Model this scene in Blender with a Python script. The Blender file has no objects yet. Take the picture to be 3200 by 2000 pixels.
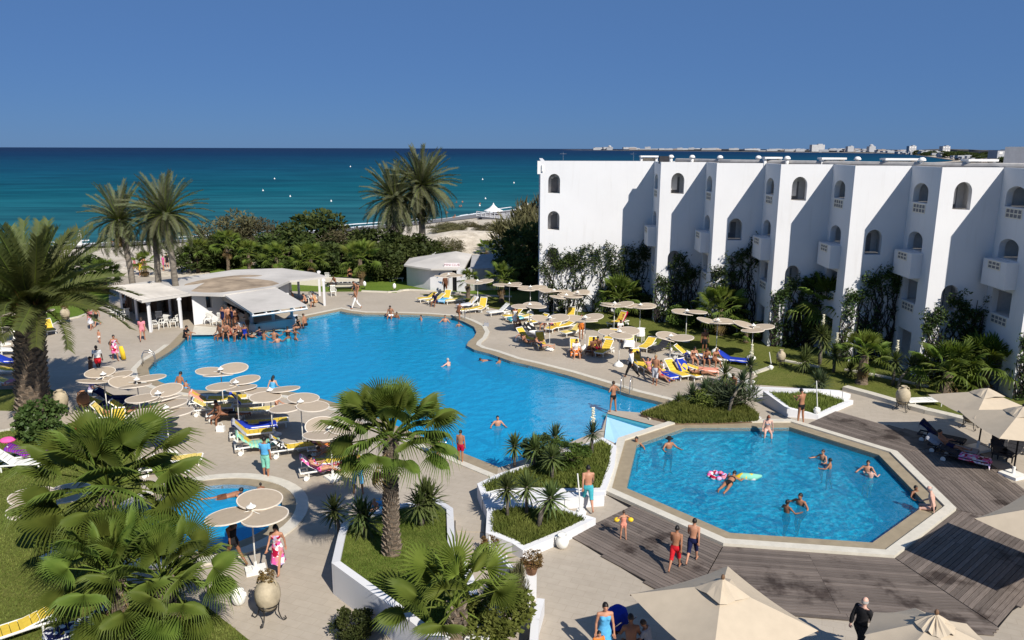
import bpy, bmesh, math, random
import numpy as np
from mathutils import Vector, Matrix, Quaternion, geometry
random.seed(7)
R = math.radians
SC = bpy.context.scene
COL = SC.collection

# ------------------------------------------------------------------ camera
CAM_H = 13.0
FPX = 2400.0                       # focal length in pixels of a 3200 px wide frame
PITCH, ROLL = R(12.59), R(0.158)
_r0 = Vector((1, 0, 0))
_u0 = Vector((0, math.sin(PITCH), math.cos(PITCH)))
_f0 = Vector((0, math.cos(PITCH), -math.sin(PITCH)))
_up = _u0 * math.cos(ROLL) - _r0 * math.sin(ROLL)
_rt = _r0 * math.cos(ROLL) + _u0 * math.sin(ROLL)
cam_d = bpy.data.cameras.new('camera')
cam_d.sensor_width = 36.0
cam_d.lens = FPX / 3200.0 * 36.0
cam_d.clip_start = 0.3
cam_d.clip_end = 120000
cam = bpy.data.objects.new('camera', cam_d)
COL.objects.link(cam)
cam.matrix_world = Matrix(((_rt.x, _up.x, -_f0.x, 0), (_rt.y, _up.y, -_f0.y, 0), (_rt.z, _up.z, -_f0.z, CAM_H), (0, 0, 0, 1)))
SC.camera = cam

# ------------------------------------------------------------------ sky, sun, exposure
SUN_EL = R(41.5)
SUN_AZ = math.atan2(0.52, -0.854)      # clockwise from +Y
SUN = Vector((math.sin(SUN_AZ) * math.cos(SUN_EL), math.cos(SUN_AZ) * math.cos(SUN_EL), math.sin(SUN_EL)))
world = bpy.data.worlds.new('World')
SC.world = world
world.use_nodes = True
wn = world.node_tree
bg = wn.nodes['Background']
sky = wn.nodes.new('ShaderNodeTexSky')
sky.sky_type = 'NISHITA'
sky.sun_disc = False
sky.sun_elevation = SUN_EL
sky.sun_rotation = SUN_AZ
sky.altitude = 0
sky.air_density = 0.75
sky.dust_density = 0.15
sky.ozone_density = 4.0
tnt = wn.nodes.new('ShaderNodeMixRGB'); tnt.blend_type = 'MULTIPLY'; tnt.inputs[0].default_value = 1
wn.links.new(sky.outputs[0], tnt.inputs[1]); tnt.inputs[2].default_value = (.50, .75, 1.2, 1)
blu = wn.nodes.new('ShaderNodeMixRGB'); blu.inputs[0].default_value = .75          # clear deep blue summer air
wn.links.new(tnt.outputs[0], blu.inputs[1]); blu.inputs[2].default_value = (1.37, 2.94, 6.2, 1)
wn.links.new(blu.outputs[0], bg.inputs[0])
bg.inputs[1].default_value = 0.052
sun_d = bpy.data.lights.new('sun', 'SUN')
sun_d.energy = 4.8
sun_d.angle = R(0.53)
sun_d.color = (1.0, 0.94, 0.85)
sun = bpy.data.objects.new('sun', sun_d)
COL.objects.link(sun)
sun.rotation_mode = 'QUATERNION'
sun.rotation_quaternion = SUN.to_track_quat('Z', 'Y')
sun.location = (30, -40, 60)
SC.view_settings.view_transform = 'Standard'
SC.view_settings.look = 'None'
SC.view_settings.gamma = 1.0
SC.view_settings.use_curve_mapping = False
SC.view_settings.exposure = 0.33
SC.render.engine = 'CYCLES'
SC.cycles.max_bounces = 7
SC.cycles.diffuse_bounces = 2
SC.cycles.transparent_max_bounces = 12
SC.cycles.caustics_reflective = False
SC.cycles.caustics_refractive = False

# ------------------------------------------------------------------ survey: bearings of the photograph turned into places
def ray(px, py):
    return _f0 + _rt * ((px - 1600) / FPX) - _up * ((py - 1000) / FPX)
def G(px, py, z=0.0):
    """place on the level z seen at bearing (px, py)"""
    d = ray(px, py)
    t = (z - CAM_H) / d.z
    return Vector((d.x * t, d.y * t, z))
def W(px, py, Y):
    """place at distance Y on bearing (px, py)"""
    d = ray(px, py)
    t = Y / d.y
    return Vector((d.x * t, Y, CAM_H + d.z * t))

# ------------------------------------------------------------------ bookkeeping
def props(o, label=None, cat=None, group=None, kind=None):
    if label: o['label'] = label
    if cat: o['category'] = cat
    if group: o['group'] = group
    if kind: o['kind'] = kind
    return o
def link(name, mesh, parent=None, loc=None, rz=None, scale=None):
    o = bpy.data.objects.new(name, mesh)
    COL.objects.link(o)
    if parent is not None: o.parent = parent
    if loc is not None: o.location = loc
    if rz is not None: o.rotation_euler = (0, 0, rz)
    if scale is not None: o.scale = scale if hasattr(scale, '__len__') else (scale,) * 3
    return o
def empty(name, loc, rz=0, label=None, cat=None, group=None):
    o = bpy.data.objects.new(name, None)
    o.empty_display_size = 0.2
    COL.objects.link(o)
    o.location = loc
    o.rotation_euler = (0, 0, rz)
    return props(o, label, cat, group)
def omat(o, *mats):
    """materials of one copy, leaving the shared mesh alone"""
    for i, m in enumerate(mats):
        if m is None or i >= len(o.material_slots): continue
        o.material_slots[i].link = 'OBJECT'
        o.material_slots[i].material = m
    return o

# ------------------------------------------------------------------ mesh builder
class MB:
    def __init__(s):
        s.v, s.f, s.m = [], [], []
    def add(s, vs, fs, m=0):
        b = len(s.v)
        s.v.extend([tuple(v) for v in vs])
        s.f.extend([tuple(i + b for i in f) for f in fs])
        s.m.extend([m] * len(fs))
        return s
    def box(s, c, size, rz=0.0, m=0, rx=0.0, ry=0.0):
        x, y, z = size[0] / 2, size[1] / 2, size[2] / 2
        M = Matrix.Translation(c) @ Matrix.Rotation(rz, 4, 'Z') @ Matrix.Rotation(ry, 4, 'Y') @ Matrix.Rotation(rx, 4, 'X')
        vs = [M @ Vector(p) for p in ((-x, -y, -z), (x, -y, -z), (x, y, -z), (-x, y, -z), (-x, -y, z), (x, -y, z), (x, y, z), (-x, y, z))]
        return s.add(vs, [(0, 3, 2, 1), (4, 5, 6, 7), (0, 1, 5, 4), (1, 2, 6, 5), (2, 3, 7, 6), (3, 0, 4, 7)], m)
    def tube(s, pts, rad, seg=6, m=0, cap=True, side=None):
        pts = [Vector(p) for p in pts]
        if not hasattr(rad, '__len__'): rad = [rad] * len(pts)
        n = len(pts)
        vs, fs = [], []
        for i, p in enumerate(pts):
            d = (pts[min(i + 1, n - 1)] - pts[max(i - 1, 0)])
            if d.length < 1e-9: d = Vector((0, 0, 1))
            d.normalize()
            ref = Vector(side) if side is not None else (Vector((1, 0, 0)) if abs(d.x) < 0.9 else Vector((0, 1, 0)))
            a = (ref - d * ref.dot(d)).normalized()
            b = d.cross(a)
            r = rad[i]
            rx, ry = (r if hasattr(r, '__len__') else (r, r))
            for k in range(seg):
                t = 2 * math.pi * k / seg
                vs.append(p + a * (rx * math.cos(t)) + b * (ry * math.sin(t)))
        for i in range(n - 1):
            for k in range(seg):
                k2 = (k + 1) % seg
                fs.append((i * seg + k, i * seg + k2, (i + 1) * seg + k2, (i + 1) * seg + k))
        if cap:
            fs.append(tuple(range(seg - 1, -1, -1)))
            fs.append(tuple((n - 1) * seg + k for k in range(seg)))
        return s.add(vs, fs, m)
    def lathe(s, prof, seg=16, c=(0, 0, 0), m=0, sq=1.0):
        c = Vector(c)
        vs, fs = [], []
        for r, z in prof:
            for k in range(seg):
                t = 2 * math.pi * k / seg
                vs.append(c + Vector((r * math.cos(t), r * math.sin(t) * sq, z)))
        n = len(prof)
        for i in range(n - 1):
            for k in range(seg):
                k2 = (k + 1) % seg
                fs.append((i * seg + k, i * seg + k2, (i + 1) * seg + k2, (i + 1) * seg + k))
        if prof[0][0] > 1e-4: fs.append(tuple(range(seg - 1, -1, -1)))
        if prof[-1][0] > 1e-4: fs.append(tuple((n - 1) * seg + k for k in range(seg)))
        return s.add(vs, fs, m)
    def ell(s, c, r, seg=10, rings=7, m=0, M3=None):
        c = Vector(c)
        vs, fs = [], []
        for i in range(rings + 1):
            ph = math.pi * i / rings
            for k in range(seg):
                t = 2 * math.pi * k / seg
                p = Vector((r[0] * math.sin(ph) * math.cos(t), r[1] * math.sin(ph) * math.sin(t), -r[2] * math.cos(ph)))
                vs.append(c + (M3 @ p if M3 is not None else p))
        for i in range(rings):
            for k in range(seg):
                k2 = (k + 1) % seg
                fs.append((i * seg + k, i * seg + k2, (i + 1) * seg + k2, (i + 1) * seg + k))
        return s.add(vs, fs, m)
    def prism(s, poly, z0, z1, m=0, mside=None, bottom=True):
        """vertical prism over a polygon; z0 and z1 may be lists"""
        n = len(poly)
        a = z0 if hasattr(z0, '__len__') else [z0] * n
        b = z1 if hasattr(z1, '__len__') else [z1] * n
        ar = sum(poly[i][0] * poly[(i + 1) % n][1] - poly[(i + 1) % n][0] * poly[i][1] for i in range(n))
        if ar < 0:
            poly, a, b = poly[::-1], a[::-1], b[::-1]
        vs = [(p[0], p[1], a[i]) for i, p in enumerate(poly)] + [(p[0], p[1], b[i]) for i, p in enumerate(poly)]
        tris = geometry.tessellate_polygon([[Vector((p[0], p[1], 0)) for p in poly]])
        top, bot = [], []
        for t in tris:
            A, B, Cc = [Vector(poly[i][:2]) for i in t]
            if (B - A).cross(Cc - A) < 0: t = t[::-1]
            top.append(tuple(i + n for i in t)); bot.append(tuple(t[::-1]))
        s.add(vs, top, m)
        bofs = len(s.v) - len(vs)
        fs = [(i, (i + 1) % n, (i + 1) % n + n, i + n) for i in range(n)]
        if bottom: fs += bot
        s.f.extend([tuple(i + bofs for i in f) for f in fs])
        s.m.extend([m if mside is None else mside] * len(fs))
        return s
    def mesh(s, name, mats, smooth=False):
        me = bpy.data.meshes.new(name)
        me.from_pydata(s.v, [], s.f)
        for m in (mats if hasattr(mats, '__len__') else [mats]): me.materials.append(m)
        if any(s.m): me.polygons.foreach_set('material_index', s.m)
        if smooth: me.polygons.foreach_set('use_smooth', [True] * len(s.f))
        me.update()
        return me
    def obj(s, name, mats, parent=None, smooth=False, loc=None, rz=None):
        return link(name, s.mesh(name, mats, smooth), parent, loc, rz)

def sheet(name, outer, z, mat, holes=(), parent=None):
    """flat sheet over a polygon with holes; z may be a function of (x, y)"""
    loops = [[Vector((p[0], p[1], 0)) for p in outer]] + [[Vector((p[0], p[1], 0)) for p in h] for h in holes]
    pts = [p for l in loops for p in l]
    tris = geometry.tessellate_polygon(loops)
    fs = []
    for t in tris:
        A, B, C2 = [pts[i] for i in t]
        if (B - A).cross(C2 - A).z < 0: t = t[::-1]
        fs.append(tuple(t))
    mb = MB()
    mb.add([(p.x, p.y, z(p.x, p.y) if callable(z) else z) for p in pts], fs)
    return mb.obj(name, mat, parent)
def smooth_poly(pts, it=2):
    for _ in range(it):
        q = []
        n = len(pts)
        for i in range(n):
            a, b = Vector(pts[i][:2]), Vector(pts[(i + 1) % n][:2])
            q.append(a * .75 + b * .25); q.append(a * .25 + b * .75)
        pts = q
    return pts
def smooth_open(pts, it=2):
    pts = [Vector(p[:2]) for p in pts]
    for _ in range(it):
        q = [pts[0]]
        for a, b in zip(pts, pts[1:]):
            q.append(a * .75 + b * .25); q.append(a * .25 + b * .75)
        q.append(pts[-1]); pts = q
    return pts
def area(poly):
    n = len(poly)
    return sum(poly[i][0] * poly[(i + 1) % n][1] - poly[(i + 1) % n][0] * poly[i][1] for i in range(n)) / 2
def offset_poly(poly, d):
    """grow a polygon outward by d"""
    P = [Vector(p[:2]) for p in poly]
    if area(P) < 0: P = P[::-1]
    n = len(P); out = []
    for i in range(n):
        a, b, c = P[i - 1], P[i], P[(i + 1) % n]
        e1, e2 = (b - a).normalized(), (c - b).normalized()
        n1, n2 = Vector((e1.y, -e1.x)), Vector((e2.y, -e2.x))
        m = n1 + n2
        m = m / max(m.dot(m) / 2, 0.35) if m.length > 1e-6 else n1
        out.append(b + m * d)
    return out
def inside(p, poly):
    x, y = p[0], p[1]; c = False; n = len(poly)
    for i in range(n):
        x1, y1 = poly[i][0], poly[i][1]; x2, y2 = poly[i - 1][0], poly[i - 1][1]
        if (y1 > y) != (y2 > y) and x < (x2 - x1) * (y - y1) / (y2 - y1) + x1: c = not c
    return c
# ------------------------------------------------------------------ materials
class NT:
    def __init__(s, name):
        s.mat = bpy.data.materials.new(name); s.mat.use_nodes = True
        s.t = s.mat.node_tree; s.b = s.t.nodes['Principled BSDF']; s.out = s.t.nodes['Material Output']
    def n(s, typ, **kw):
        nd = s.t.nodes.new('ShaderNode' + typ)
        for k, v in kw.items():
            if k.startswith('i_'):
                key = k[2:]
                nd.inputs[int(key) if key.isdigit() else key.replace('_', ' ')].default_value = v
            else: setattr(nd, k, v)
        return nd
    def l(s, a, b): s.t.links.new(a, b)
    def coord(s, which='Object', scale=None):
        c = s.n('TexCoord').outputs[which]
        if scale is not None:
            mp = s.n('Mapping'); mp.inputs['Scale'].default_value = scale if hasattr(scale, '__len__') else (scale,) * 3
            s.l(c, mp.inputs[0]); c = mp.outputs[0]
        return c
    def noise(s, vec, scale, detail=4, rough=.55):
        nz = s.n('TexNoise'); nz.inputs['Scale'].default_value = scale; nz.inputs['Detail'].default_value = detail
        nz.inputs['Roughness'].default_value = rough
        if vec is not None: s.l(vec, nz.inputs['Vector'])
        return nz.outputs['Fac']
    def ramp(s, fac, stops):
        r = s.n('ValToRGB'); e = r.color_ramp.elements
        while len(e) < len(stops): e.new(.5)
        for i, (p, c) in enumerate(stops):
            e[i].position = p; e[i].color = c if len(c) == 4 else (*c, 1)
        s.l(fac, r.inputs[0]); return r.outputs[0]
    def mix(s, fac, a, b, mode='MIX'):
        m = s.n('MixRGB', blend_type=mode)
        for i, x in ((0, fac), (1, a), (2, b)):
            if hasattr(x, 'is_linked') or hasattr(x, 'links'): s.l(x, m.inputs[i])
            else: m.inputs[i].default_value = x if not hasattr(x, '__len__') else (*x, 1) if len(x) == 3 else x
        return m.outputs[0]
    def bump(s, h, strength=.3, dist=.02):
        b = s.n('Bump'); b.inputs['Strength'].default_value = strength; b.inputs['Distance'].default_value = dist
        s.l(h, b.inputs['Height']); s.l(b.outputs[0], s.b.inputs['Normal']); return b.outputs[0]
    def set(s, rough=.6, spec=.3, metal=0):
        s.b.inputs['Roughness'].default_value = rough
        s.b.inputs['Specular IOR Level'].default_value = spec
        s.b.inputs['Metallic'].default_value = metal
        return s
    def col(s, c):
        if hasattr(c, 'links'): s.l(c, s.b.inputs['Base Color'])
        else: s.b.inputs['Base Color'].default_value = (*c[:3], 1)
        return s
def cs(c, k): return tuple(min(1, x * k) for x in c)
_mc = {}
def plain(name, c, rough=.55, spec=.3, var=.12, scale=6, bump=0, metal=0):
    """a colour with slight blotchy wear"""
    if name in _mc: return _mc[name]
    t = NT(name).set(rough, spec, metal)
    v = t.coord('Object')
    f = t.noise(v, scale, 5)
    t.col(t.ramp(f, [(.3, cs(c, 1 - var)), (.7, cs(c, 1 + var))]))
    if bump: t.bump(f, bump, .02)
    _mc[name] = t.mat
    return t.mat
def stucco(name, c, stain=.10):
    t = NT(name).set(.85, .15)
    v = t.coord('Object')
    big = t.noise(v, .35, 6, .6); fine = t.noise(v, 14, 4)
    mp = t.coord('Object', (1.5, 1.5, .12)); streak = t.noise(mp, 2.2, 5, .65)
    c1 = t.ramp(big, [(.3, cs(c, 1 - stain)), (.65, c)])
    c2 = t.ramp(streak, [(.28, (.90, .89, .87)), (.45, (1, 1, 1))])
    t.col(t.mix(.55, c1, t.mix(1, c1, c2, 'MULTIPLY')))
    t.bump(fine, .15, .02)
    return t.mat
def foliage(name, a, b, trans=.3, rough=.5, scale=.8, dead=None):
    t = NT(name)
    v = t.coord('Object'); f = t.noise(v, scale, 3)
    oi = t.n('ObjectInfo').outputs['Random']
    c = t.ramp(f, [(.3, a), (.7, b)])
    hs = t.n('HueSaturation'); t.l(c, hs.inputs['Color'])
    mr = t.n('MapRange'); mr.inputs['To Min'].default_value = .72; mr.inputs['To Max'].default_value = 1.25
    t.l(oi, mr.inputs[0]); t.l(mr.outputs[0], hs.inputs['Value'])
    mh = t.n('MapRange'); mh.inputs['To Min'].default_value = .485; mh.inputs['To Max'].default_value = .515
    t.l(oi, mh.inputs[0]); t.l(mh.outputs[0], hs.inputs['Hue'])
    c = hs.outputs[0]
    t.l(c, t.b.inputs['Base Color']); t.set(rough + .12, .18)
    tr = t.n('BsdfTranslucent'); t.l(t.mix(1, c, (1.0, 1.0, .55, 1), 'MULTIPLY'), tr.inputs[0])
    mx = t.n('MixShader'); mx.inputs[0].default_value = trans
    t.l(t.b.outputs[0], mx.inputs[1]); t.l(tr.outputs[0], mx.inputs[2]); t.l(mx.outputs[0], t.out.inputs[0])
    return t.mat

M = {}
M['white'] = stucco('white stucco', (.69, .69, .70), .05)
M['white2'] = stucco('white painted wall', (.80, .79, .77), .16)
M['roofwhite'] = stucco('white roof membrane', (.56, .53, .49), .25)
M['plastic'] = plain('white plastic', (.80, .79, .74), .4, .4, .05)
M['cream'] = plain('cream paint', (.72, .66, .55), .6, .2, .06)
M['yellow'] = plain('yellow fabric', (.66, .47, .06), .75, .15, .10, 9)
M['yellow2'] = plain('faded yellow fabric', (.70, .55, .16), .75, .15, .12, 9)
M['steel'] = plain('stainless steel', (.62, .62, .62), .22, .5, .04, 6, 0, 1.0)
M['iron'] = plain('wrought iron', (.02, .018, .016), .5, .4, .2)
M['dark'] = plain('painted interior shade', (.012, .012, .014), .8, .1, .2)  # near-black with the shade of unlit rooms put into the colour
M['shade'] = plain('shaded room plaster', (.70, .68, .66), .9, .1, .06)
M['glass'] = plain('dark window glass', (.02, .025, .03), .08, .6, .1)
M['shutter'] = plain('grey louvred door', (.24, .235, .24), .6, .3, .15, 4)
M['painted_shade'] = plain('dim recess', (.20, .20, .21), .9, .1, .1)  # grey carrying the shade of pierced holes
M['lamp'] = plain('white lamp glass', (.8, .8, .78), .3, .4, .03)
M['canvas'] = plain('cream canvas', (.50, .42, .315), .85, .1, .05, 3)
M['disc'] = plain('beige parasol fabric', (.42, .345, .26), .85, .1, .05, 5)
M['rim'] = plain('pale parasol rim', (.74, .66, .56), .6, .2, .04, 5)
M['wood'] = plain('brown timber', (.16, .09, .05), .6, .3, .25, 5)
M['terracotta'] = plain('terracotta', (.42, .22, .12), .8, .2, .15, 6)
M['clay'] = plain('pale weathered clay', (.40, .34, .24), .85, .15, .22, 5, .4)
M['black'] = plain('black cloth', (.012, .012, .014), .8, .2, .15)
M['blackmesh'] = plain('charcoal mesh', (.035, .035, .04), .7, .2, .2)
M['concrete'] = plain('grey concrete', (.36, .35, .34), .85, .15, .15, 2, .2)
M['rock'] = plain('pale rock', (.48, .43, .36), .9, .1, .2, 2, .5)
M['netting'] = plain('white wire mesh', (.72, .72, .70), .5, .3, .1)
CLOTH = dict(red=(.55, .02, .03), blue=(.015, .04, .35), navy=(.012, .016, .06), black=(.012, .012, .013), white=(.78, .77, .75),
             green=(.10, .34, .20), teal=(.06, .36, .42), sky=(.10, .38, .66), pink=(.78, .12, .38), rose=(.62, .22, .26), lilac=(.50, .40, .62),
             orange=(.70, .20, .04), brown=(.13, .055, .03), grey=(.30, .31, .34), mint=(.22, .55, .42), purple=(.20, .04, .30),
             yellow=(.75, .52, .04), palegrey=(.55, .56, .60), crimson=(.36, .008, .04), jean=(.22, .30, .44), coral=(.70, .28, .20))
def cloth(c): return plain(c + ' cloth', CLOTH[c], .85, .1, .14, 12, .2)
def patterned(name, cols, scale=7, bands=False):
    if name in _mc: return _mc[name]
    t = NT(name).set(.85, .1)
    v = t.coord('Object')
    if bands:
        w = t.n('TexWave'); w.inputs['Scale'].default_value = scale; w.inputs['Distortion'].default_value = 1.5; t.l(v, w.inputs[0]); f = w.outputs['Fac']
    else:
        vo = t.n('TexVoronoi'); vo.inputs['Scale'].default_value = scale; t.l(v, vo.inputs['Vector'])
        f = t.n('SeparateColor'); t.l(vo.outputs['Color'], f.inputs[0]); f = f.outputs[0]
    r = t.n('ValToRGB'); r.color_ramp.interpolation = 'CONSTANT'; e = r.color_ramp.elements
    while len(e) < len(cols): e.new(.5)
    for i, c in enumerate(cols): e[i].position = i / len(cols); e[i].color = (*CLOTH[c], 1)
    t.l(f, r.inputs[0]); t.col(r.outputs[0]); _mc[name] = t.mat
    return t.mat
SKIN = [plain('skin tone %d' % i, c, .5, .35, .10, 5) for i, c in enumerate(
    ((.55, .32, .22), (.45, .22, .135), (.34, .155, .085), (.22, .095, .05), (.06, .03, .02), (.60, .36, .28)))]
HAIR = {k: plain(k + ' hair', c, .5, .4, .2, 20) for k, c in dict(black=(.010, .008, .007), brown=(.05, .028, .016), fair=(.33, .22, .10), grey=(.35, .34, .33), red=(.20, .05, .02)).items()}
M['fan'] = foliage('fan palm leaf', (.085, .135, .022), (.18, .23, .042), .36, .42, 1.2)
M['fan2'] = foliage('yellow green fan leaf', (.115, .165, .024), (.21, .26, .048), .36, .45, 1.2)
M['date'] = foliage('date palm leaf', (.060, .080, .022), (.13, .145, .045), .25, .45, 1.0)
M['datefar'] = foliage('grey green date leaf', (.070, .082, .036), (.16, .165, .095), .2, .5, 1.0)
M['dry'] = foliage('dry palm leaf', (.16, .10, .045), (.27, .19, .09), .15, .8, 2)
M['bush'] = foliage('dark shrub leaf', (.028, .048, .012), (.085, .105, .028), .22, .5, .8)
M['bush2'] = foliage('bright shrub leaf', (.05, .09, .016), (.11, .16, .03), .28, .5, .8)
M['tam'] = foliage('grey brown tamarisk leaf', (.070, .070, .034), (.155, .135, .070), .2, .7, .6)
M['laurel'] = foliage('glossy laurel leaf', (.035, .075, .018), (.10, .15, .045), .2, .3, 1.5)
M['yucca'] = foliage('yucca leaf', (.06, .09, .024), (.135, .17, .055), .2, .45, 1.5)
M['agave'] = foliage('blue green spiky leaf', (.045, .070, .030), (.10, .13, .062), .15, .45, 1.5)
M['vine'] = foliage('ivy leaf', (.022, .045, .012), (.075, .11, .03), .2, .45, 1.0)
M['ground'] = foliage('ground cover leaf', (.10, .14, .024), (.22, .25, .06), .3, .6, 1.0)
M['flower'] = plain('cream flower petals', (.78, .74, .56), .7, .2, .06)
M['redleaf'] = foliage('russet leaf', (.10, .05, .02), (.20, .13, .04), .2, .6, 1)
def _trunk(name, a, b, sc):
    t = NT(name).set(.9, .1)
    v = t.coord('Object', (1, 1, 3)); f = t.noise(v, sc, 6, .7)
    t.col(t.ramp(f, [(.3, a), (.7, b)])); t.bump(f, .8, .05); return t.mat
M['bark'] = _trunk('palm bark', (.07, .05, .035), (.24, .185, .135), 4)
M['bark2'] = _trunk('grey palm trunk', (.10, .085, .07), (.26, .23, .19), 3)
M['boot'] = _trunk('old leaf base', (.10, .075, .055), (.34, .28, .22), 6)
M['fibre'] = _trunk('orange palm fibre', (.14, .075, .02), (.30, .18, .06), 5)
M['stem'] = _trunk('woody stem', (.03, .022, .016), (.10, .075, .055), 6)
M['vinestem'] = _trunk('vine stem', (.020, .018, .016), (.06, .05, .045), 6)

# paving: pale slabs with faint joints and stains
t = NT('pale stone paving').set(.75, .2)
v = t.coord('Object'); big = t.noise(v, .18, 6, .6); fine = t.noise(v, 3.5, 5, .6)
br = t.n('TexBrick'); br.inputs['Scale'].default_value = 1.0; br.inputs['Brick Width'].default_value = .60; br.inputs['Row Height'].default_value = .30
br.inputs['Mortar Size'].default_value = .008; br.inputs['Color1'].default_value = (1, 1, 1, 1); br.inputs['Color2'].default_value = (.93, .93, .93, 1); br.inputs['Mortar'].default_value = (.80, .78, .75, 1)
mp = t.n('Mapping'); mp.inputs['Rotation'].default_value = (0, 0, R(22)); t.l(v, mp.inputs[0]); t.l(mp.outputs[0], br.inputs['Vector'])
c = t.ramp(big, [(.25, (.36, .31, .245)), (.5, (.425, .37, .30)), (.75, (.46, .405, .33))])
c = t.mix(.7, c, br.outputs['Color'], 'MULTIPLY')
c = t.mix(.35, c, t.ramp(fine, [(.3, (.78, .77, .75)), (.6, (1, 1, 1))]), 'MULTIPLY')
t.col(c); t.bump(t.mix(.3, br.outputs['Fac'], fine), .12, .02); M['paving'] = t.mat
# pool edging
M['coping'] = plain('tan stone coping', (.30, .245, .165), .6, .3, .12, 3, .1)
M['coping2'] = plain('ivory tile band', (.60, .56, .47), .45, .35, .08, 4)
# lawn
def lawn(name, a, b, c2):
    t = NT(name).set(.95, .05)
    v = t.coord('Object'); f = t.noise(v, .5, 6, .65); g = t.noise(v, 9, 5, .7)
    t.col(t.mix(.55, t.ramp(f, [(.3, a), (.5, b), (.72, c2)]), t.ramp(g, [(.3, cs(a, .7)), (.7, cs(c2, 1.1))]))); t.bump(g, .9, .06); return t.mat
M['lawn'] = lawn('lawn grass', (.065, .095, .016), (.11, .135, .026), (.17, .165, .05))
M['lawn2'] = lawn('watered lawn', (.08, .14, .018), (.12, .19, .028), (.15, .20, .038))
M['soil'] = plain('dry soil', (.16, .11, .07), .95, .05, .3, 1.5, .6)
t = NT('beach sand').set(.95, .05)
v = t.coord('Object'); f = t.noise(v, .06, 7, .65); g = t.noise(v, .9, 6, .7)
c = t.ramp(f, [(.3, (.44, .37, .28)), (.6, (.62, .55, .45))])
c = t.mix(.6, c, t.ramp(g, [(.35, (.34, .29, .22)), (.6, (.66, .60, .50))]))
t.col(c); t.bump(g, .9, .3); M['sand'] = t.mat
# wooden deck boards
t = NT('weathered deck board').set(.65, .25)
v = t.coord('Object'); oi = t.n('ObjectInfo').outputs['Random']
geo = t.n('NewGeometry').outputs['Position']
wet = t.noise(geo, .55, 5, .65)
f = t.noise(t.coord('Object', (1, 18, 1)), 2.0, 4)
c = t.ramp(f, [(.3, (.115, .092, .078)), (.7, (.20, .165, .14))])
mr = t.n('MapRange'); mr.inputs['To Min'].default_value = .72; mr.inputs['To Max'].default_value = 1.18; t.l(oi, mr.inputs[0])
hs = t.n('HueSaturation'); t.l(c, hs.inputs['Color']); t.l(mr.outputs[0], hs.inputs['Value'])
c = t.mix(1, hs.outputs[0], t.ramp(wet, [(.36, (.36, .33, .32)), (.46, (1, 1, 1))]), 'MULTIPLY')
t.col(c); M['deck'] = t.mat
# pool water: thin clear surface, the bright web of ripple light put into its tint
def water(name, tint, web, scale, wave, low=.62, turb=.5):
    t = NT(name); t.t.nodes.remove(t.b)
    v = t.n('NewGeometry').outputs['Position']
    nz = t.n('TexNoise'); nz.inputs['Scale'].default_value = scale * .7; nz.inputs['Detail'].default_value = 3; t.l(v, nz.inputs['Vector'])
    ad = t.n('VectorMath', operation='MULTIPLY_ADD'); ad.inputs[1].default_value = (.9 / scale,) * 3
    t.l(nz.outputs['Color'], ad.inputs[0]); t.l(v, ad.inputs[2])
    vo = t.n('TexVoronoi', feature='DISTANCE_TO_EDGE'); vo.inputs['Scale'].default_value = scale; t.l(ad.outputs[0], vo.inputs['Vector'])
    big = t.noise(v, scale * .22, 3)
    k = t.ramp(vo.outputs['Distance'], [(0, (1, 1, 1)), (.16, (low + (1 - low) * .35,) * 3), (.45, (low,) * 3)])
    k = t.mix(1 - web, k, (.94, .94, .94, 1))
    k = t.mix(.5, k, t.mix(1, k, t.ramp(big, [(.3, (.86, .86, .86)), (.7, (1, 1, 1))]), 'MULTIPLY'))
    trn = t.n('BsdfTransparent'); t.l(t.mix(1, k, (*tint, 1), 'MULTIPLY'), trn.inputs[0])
    gl = t.n('BsdfGlossy'); gl.inputs['Roughness'].default_value = .06
    b = t.n('Bump'); b.inputs['Strength'].default_value = wave; b.inputs['Distance'].default_value = .12
    h = t.noise(v, scale * 1.3, 4, .55); t.l(h, b.inputs['Height']); t.l(b.outputs[0], gl.inputs['Normal'])
    fr = t.n('Fresnel'); fr.inputs[0].default_value = 1.33; t.l(b.outputs[0], fr.inputs['Normal'])
    df = t.n('BsdfDiffuse'); df.inputs[0].default_value = (.018, .46, .86, 1); t.l(b.outputs[0], df.inputs['Normal'])      # light scattered back by the water itself
    m0 = t.n('MixShader'); m0.inputs[0].default_value = turb; t.l(trn.outputs[0], m0.inputs[1]); t.l(df.outputs[0], m0.inputs[2])
    mx = t.n('MixShader'); t.l(fr.outputs[0], mx.inputs[0]); t.l(m0.outputs[0], mx.inputs[1]); t.l(gl.outputs[0], mx.inputs[2])
    t.l(mx.outputs[0], t.out.inputs[0]); return t.mat
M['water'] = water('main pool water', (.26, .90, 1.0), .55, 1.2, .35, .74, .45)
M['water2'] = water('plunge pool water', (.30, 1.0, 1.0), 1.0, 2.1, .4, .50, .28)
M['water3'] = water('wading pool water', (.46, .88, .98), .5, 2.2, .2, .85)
t = NT('pool paint').set(.5, .3)
v = t.coord('Object'); f = t.noise(v, .4, 5)
t.col(t.ramp(f, [(.3, (.20, .66, .90)), (.7, (.23, .71, .93))])); M['poolpaint'] = t.mat
M['paleblue'] = plain('pale blue pool paint', (.36, .60, .82), .5, .3, .04, 2)
M['tealtile'] = plain('teal tile', (.05, .30, .40), .4, .4, .10, 5)
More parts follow.
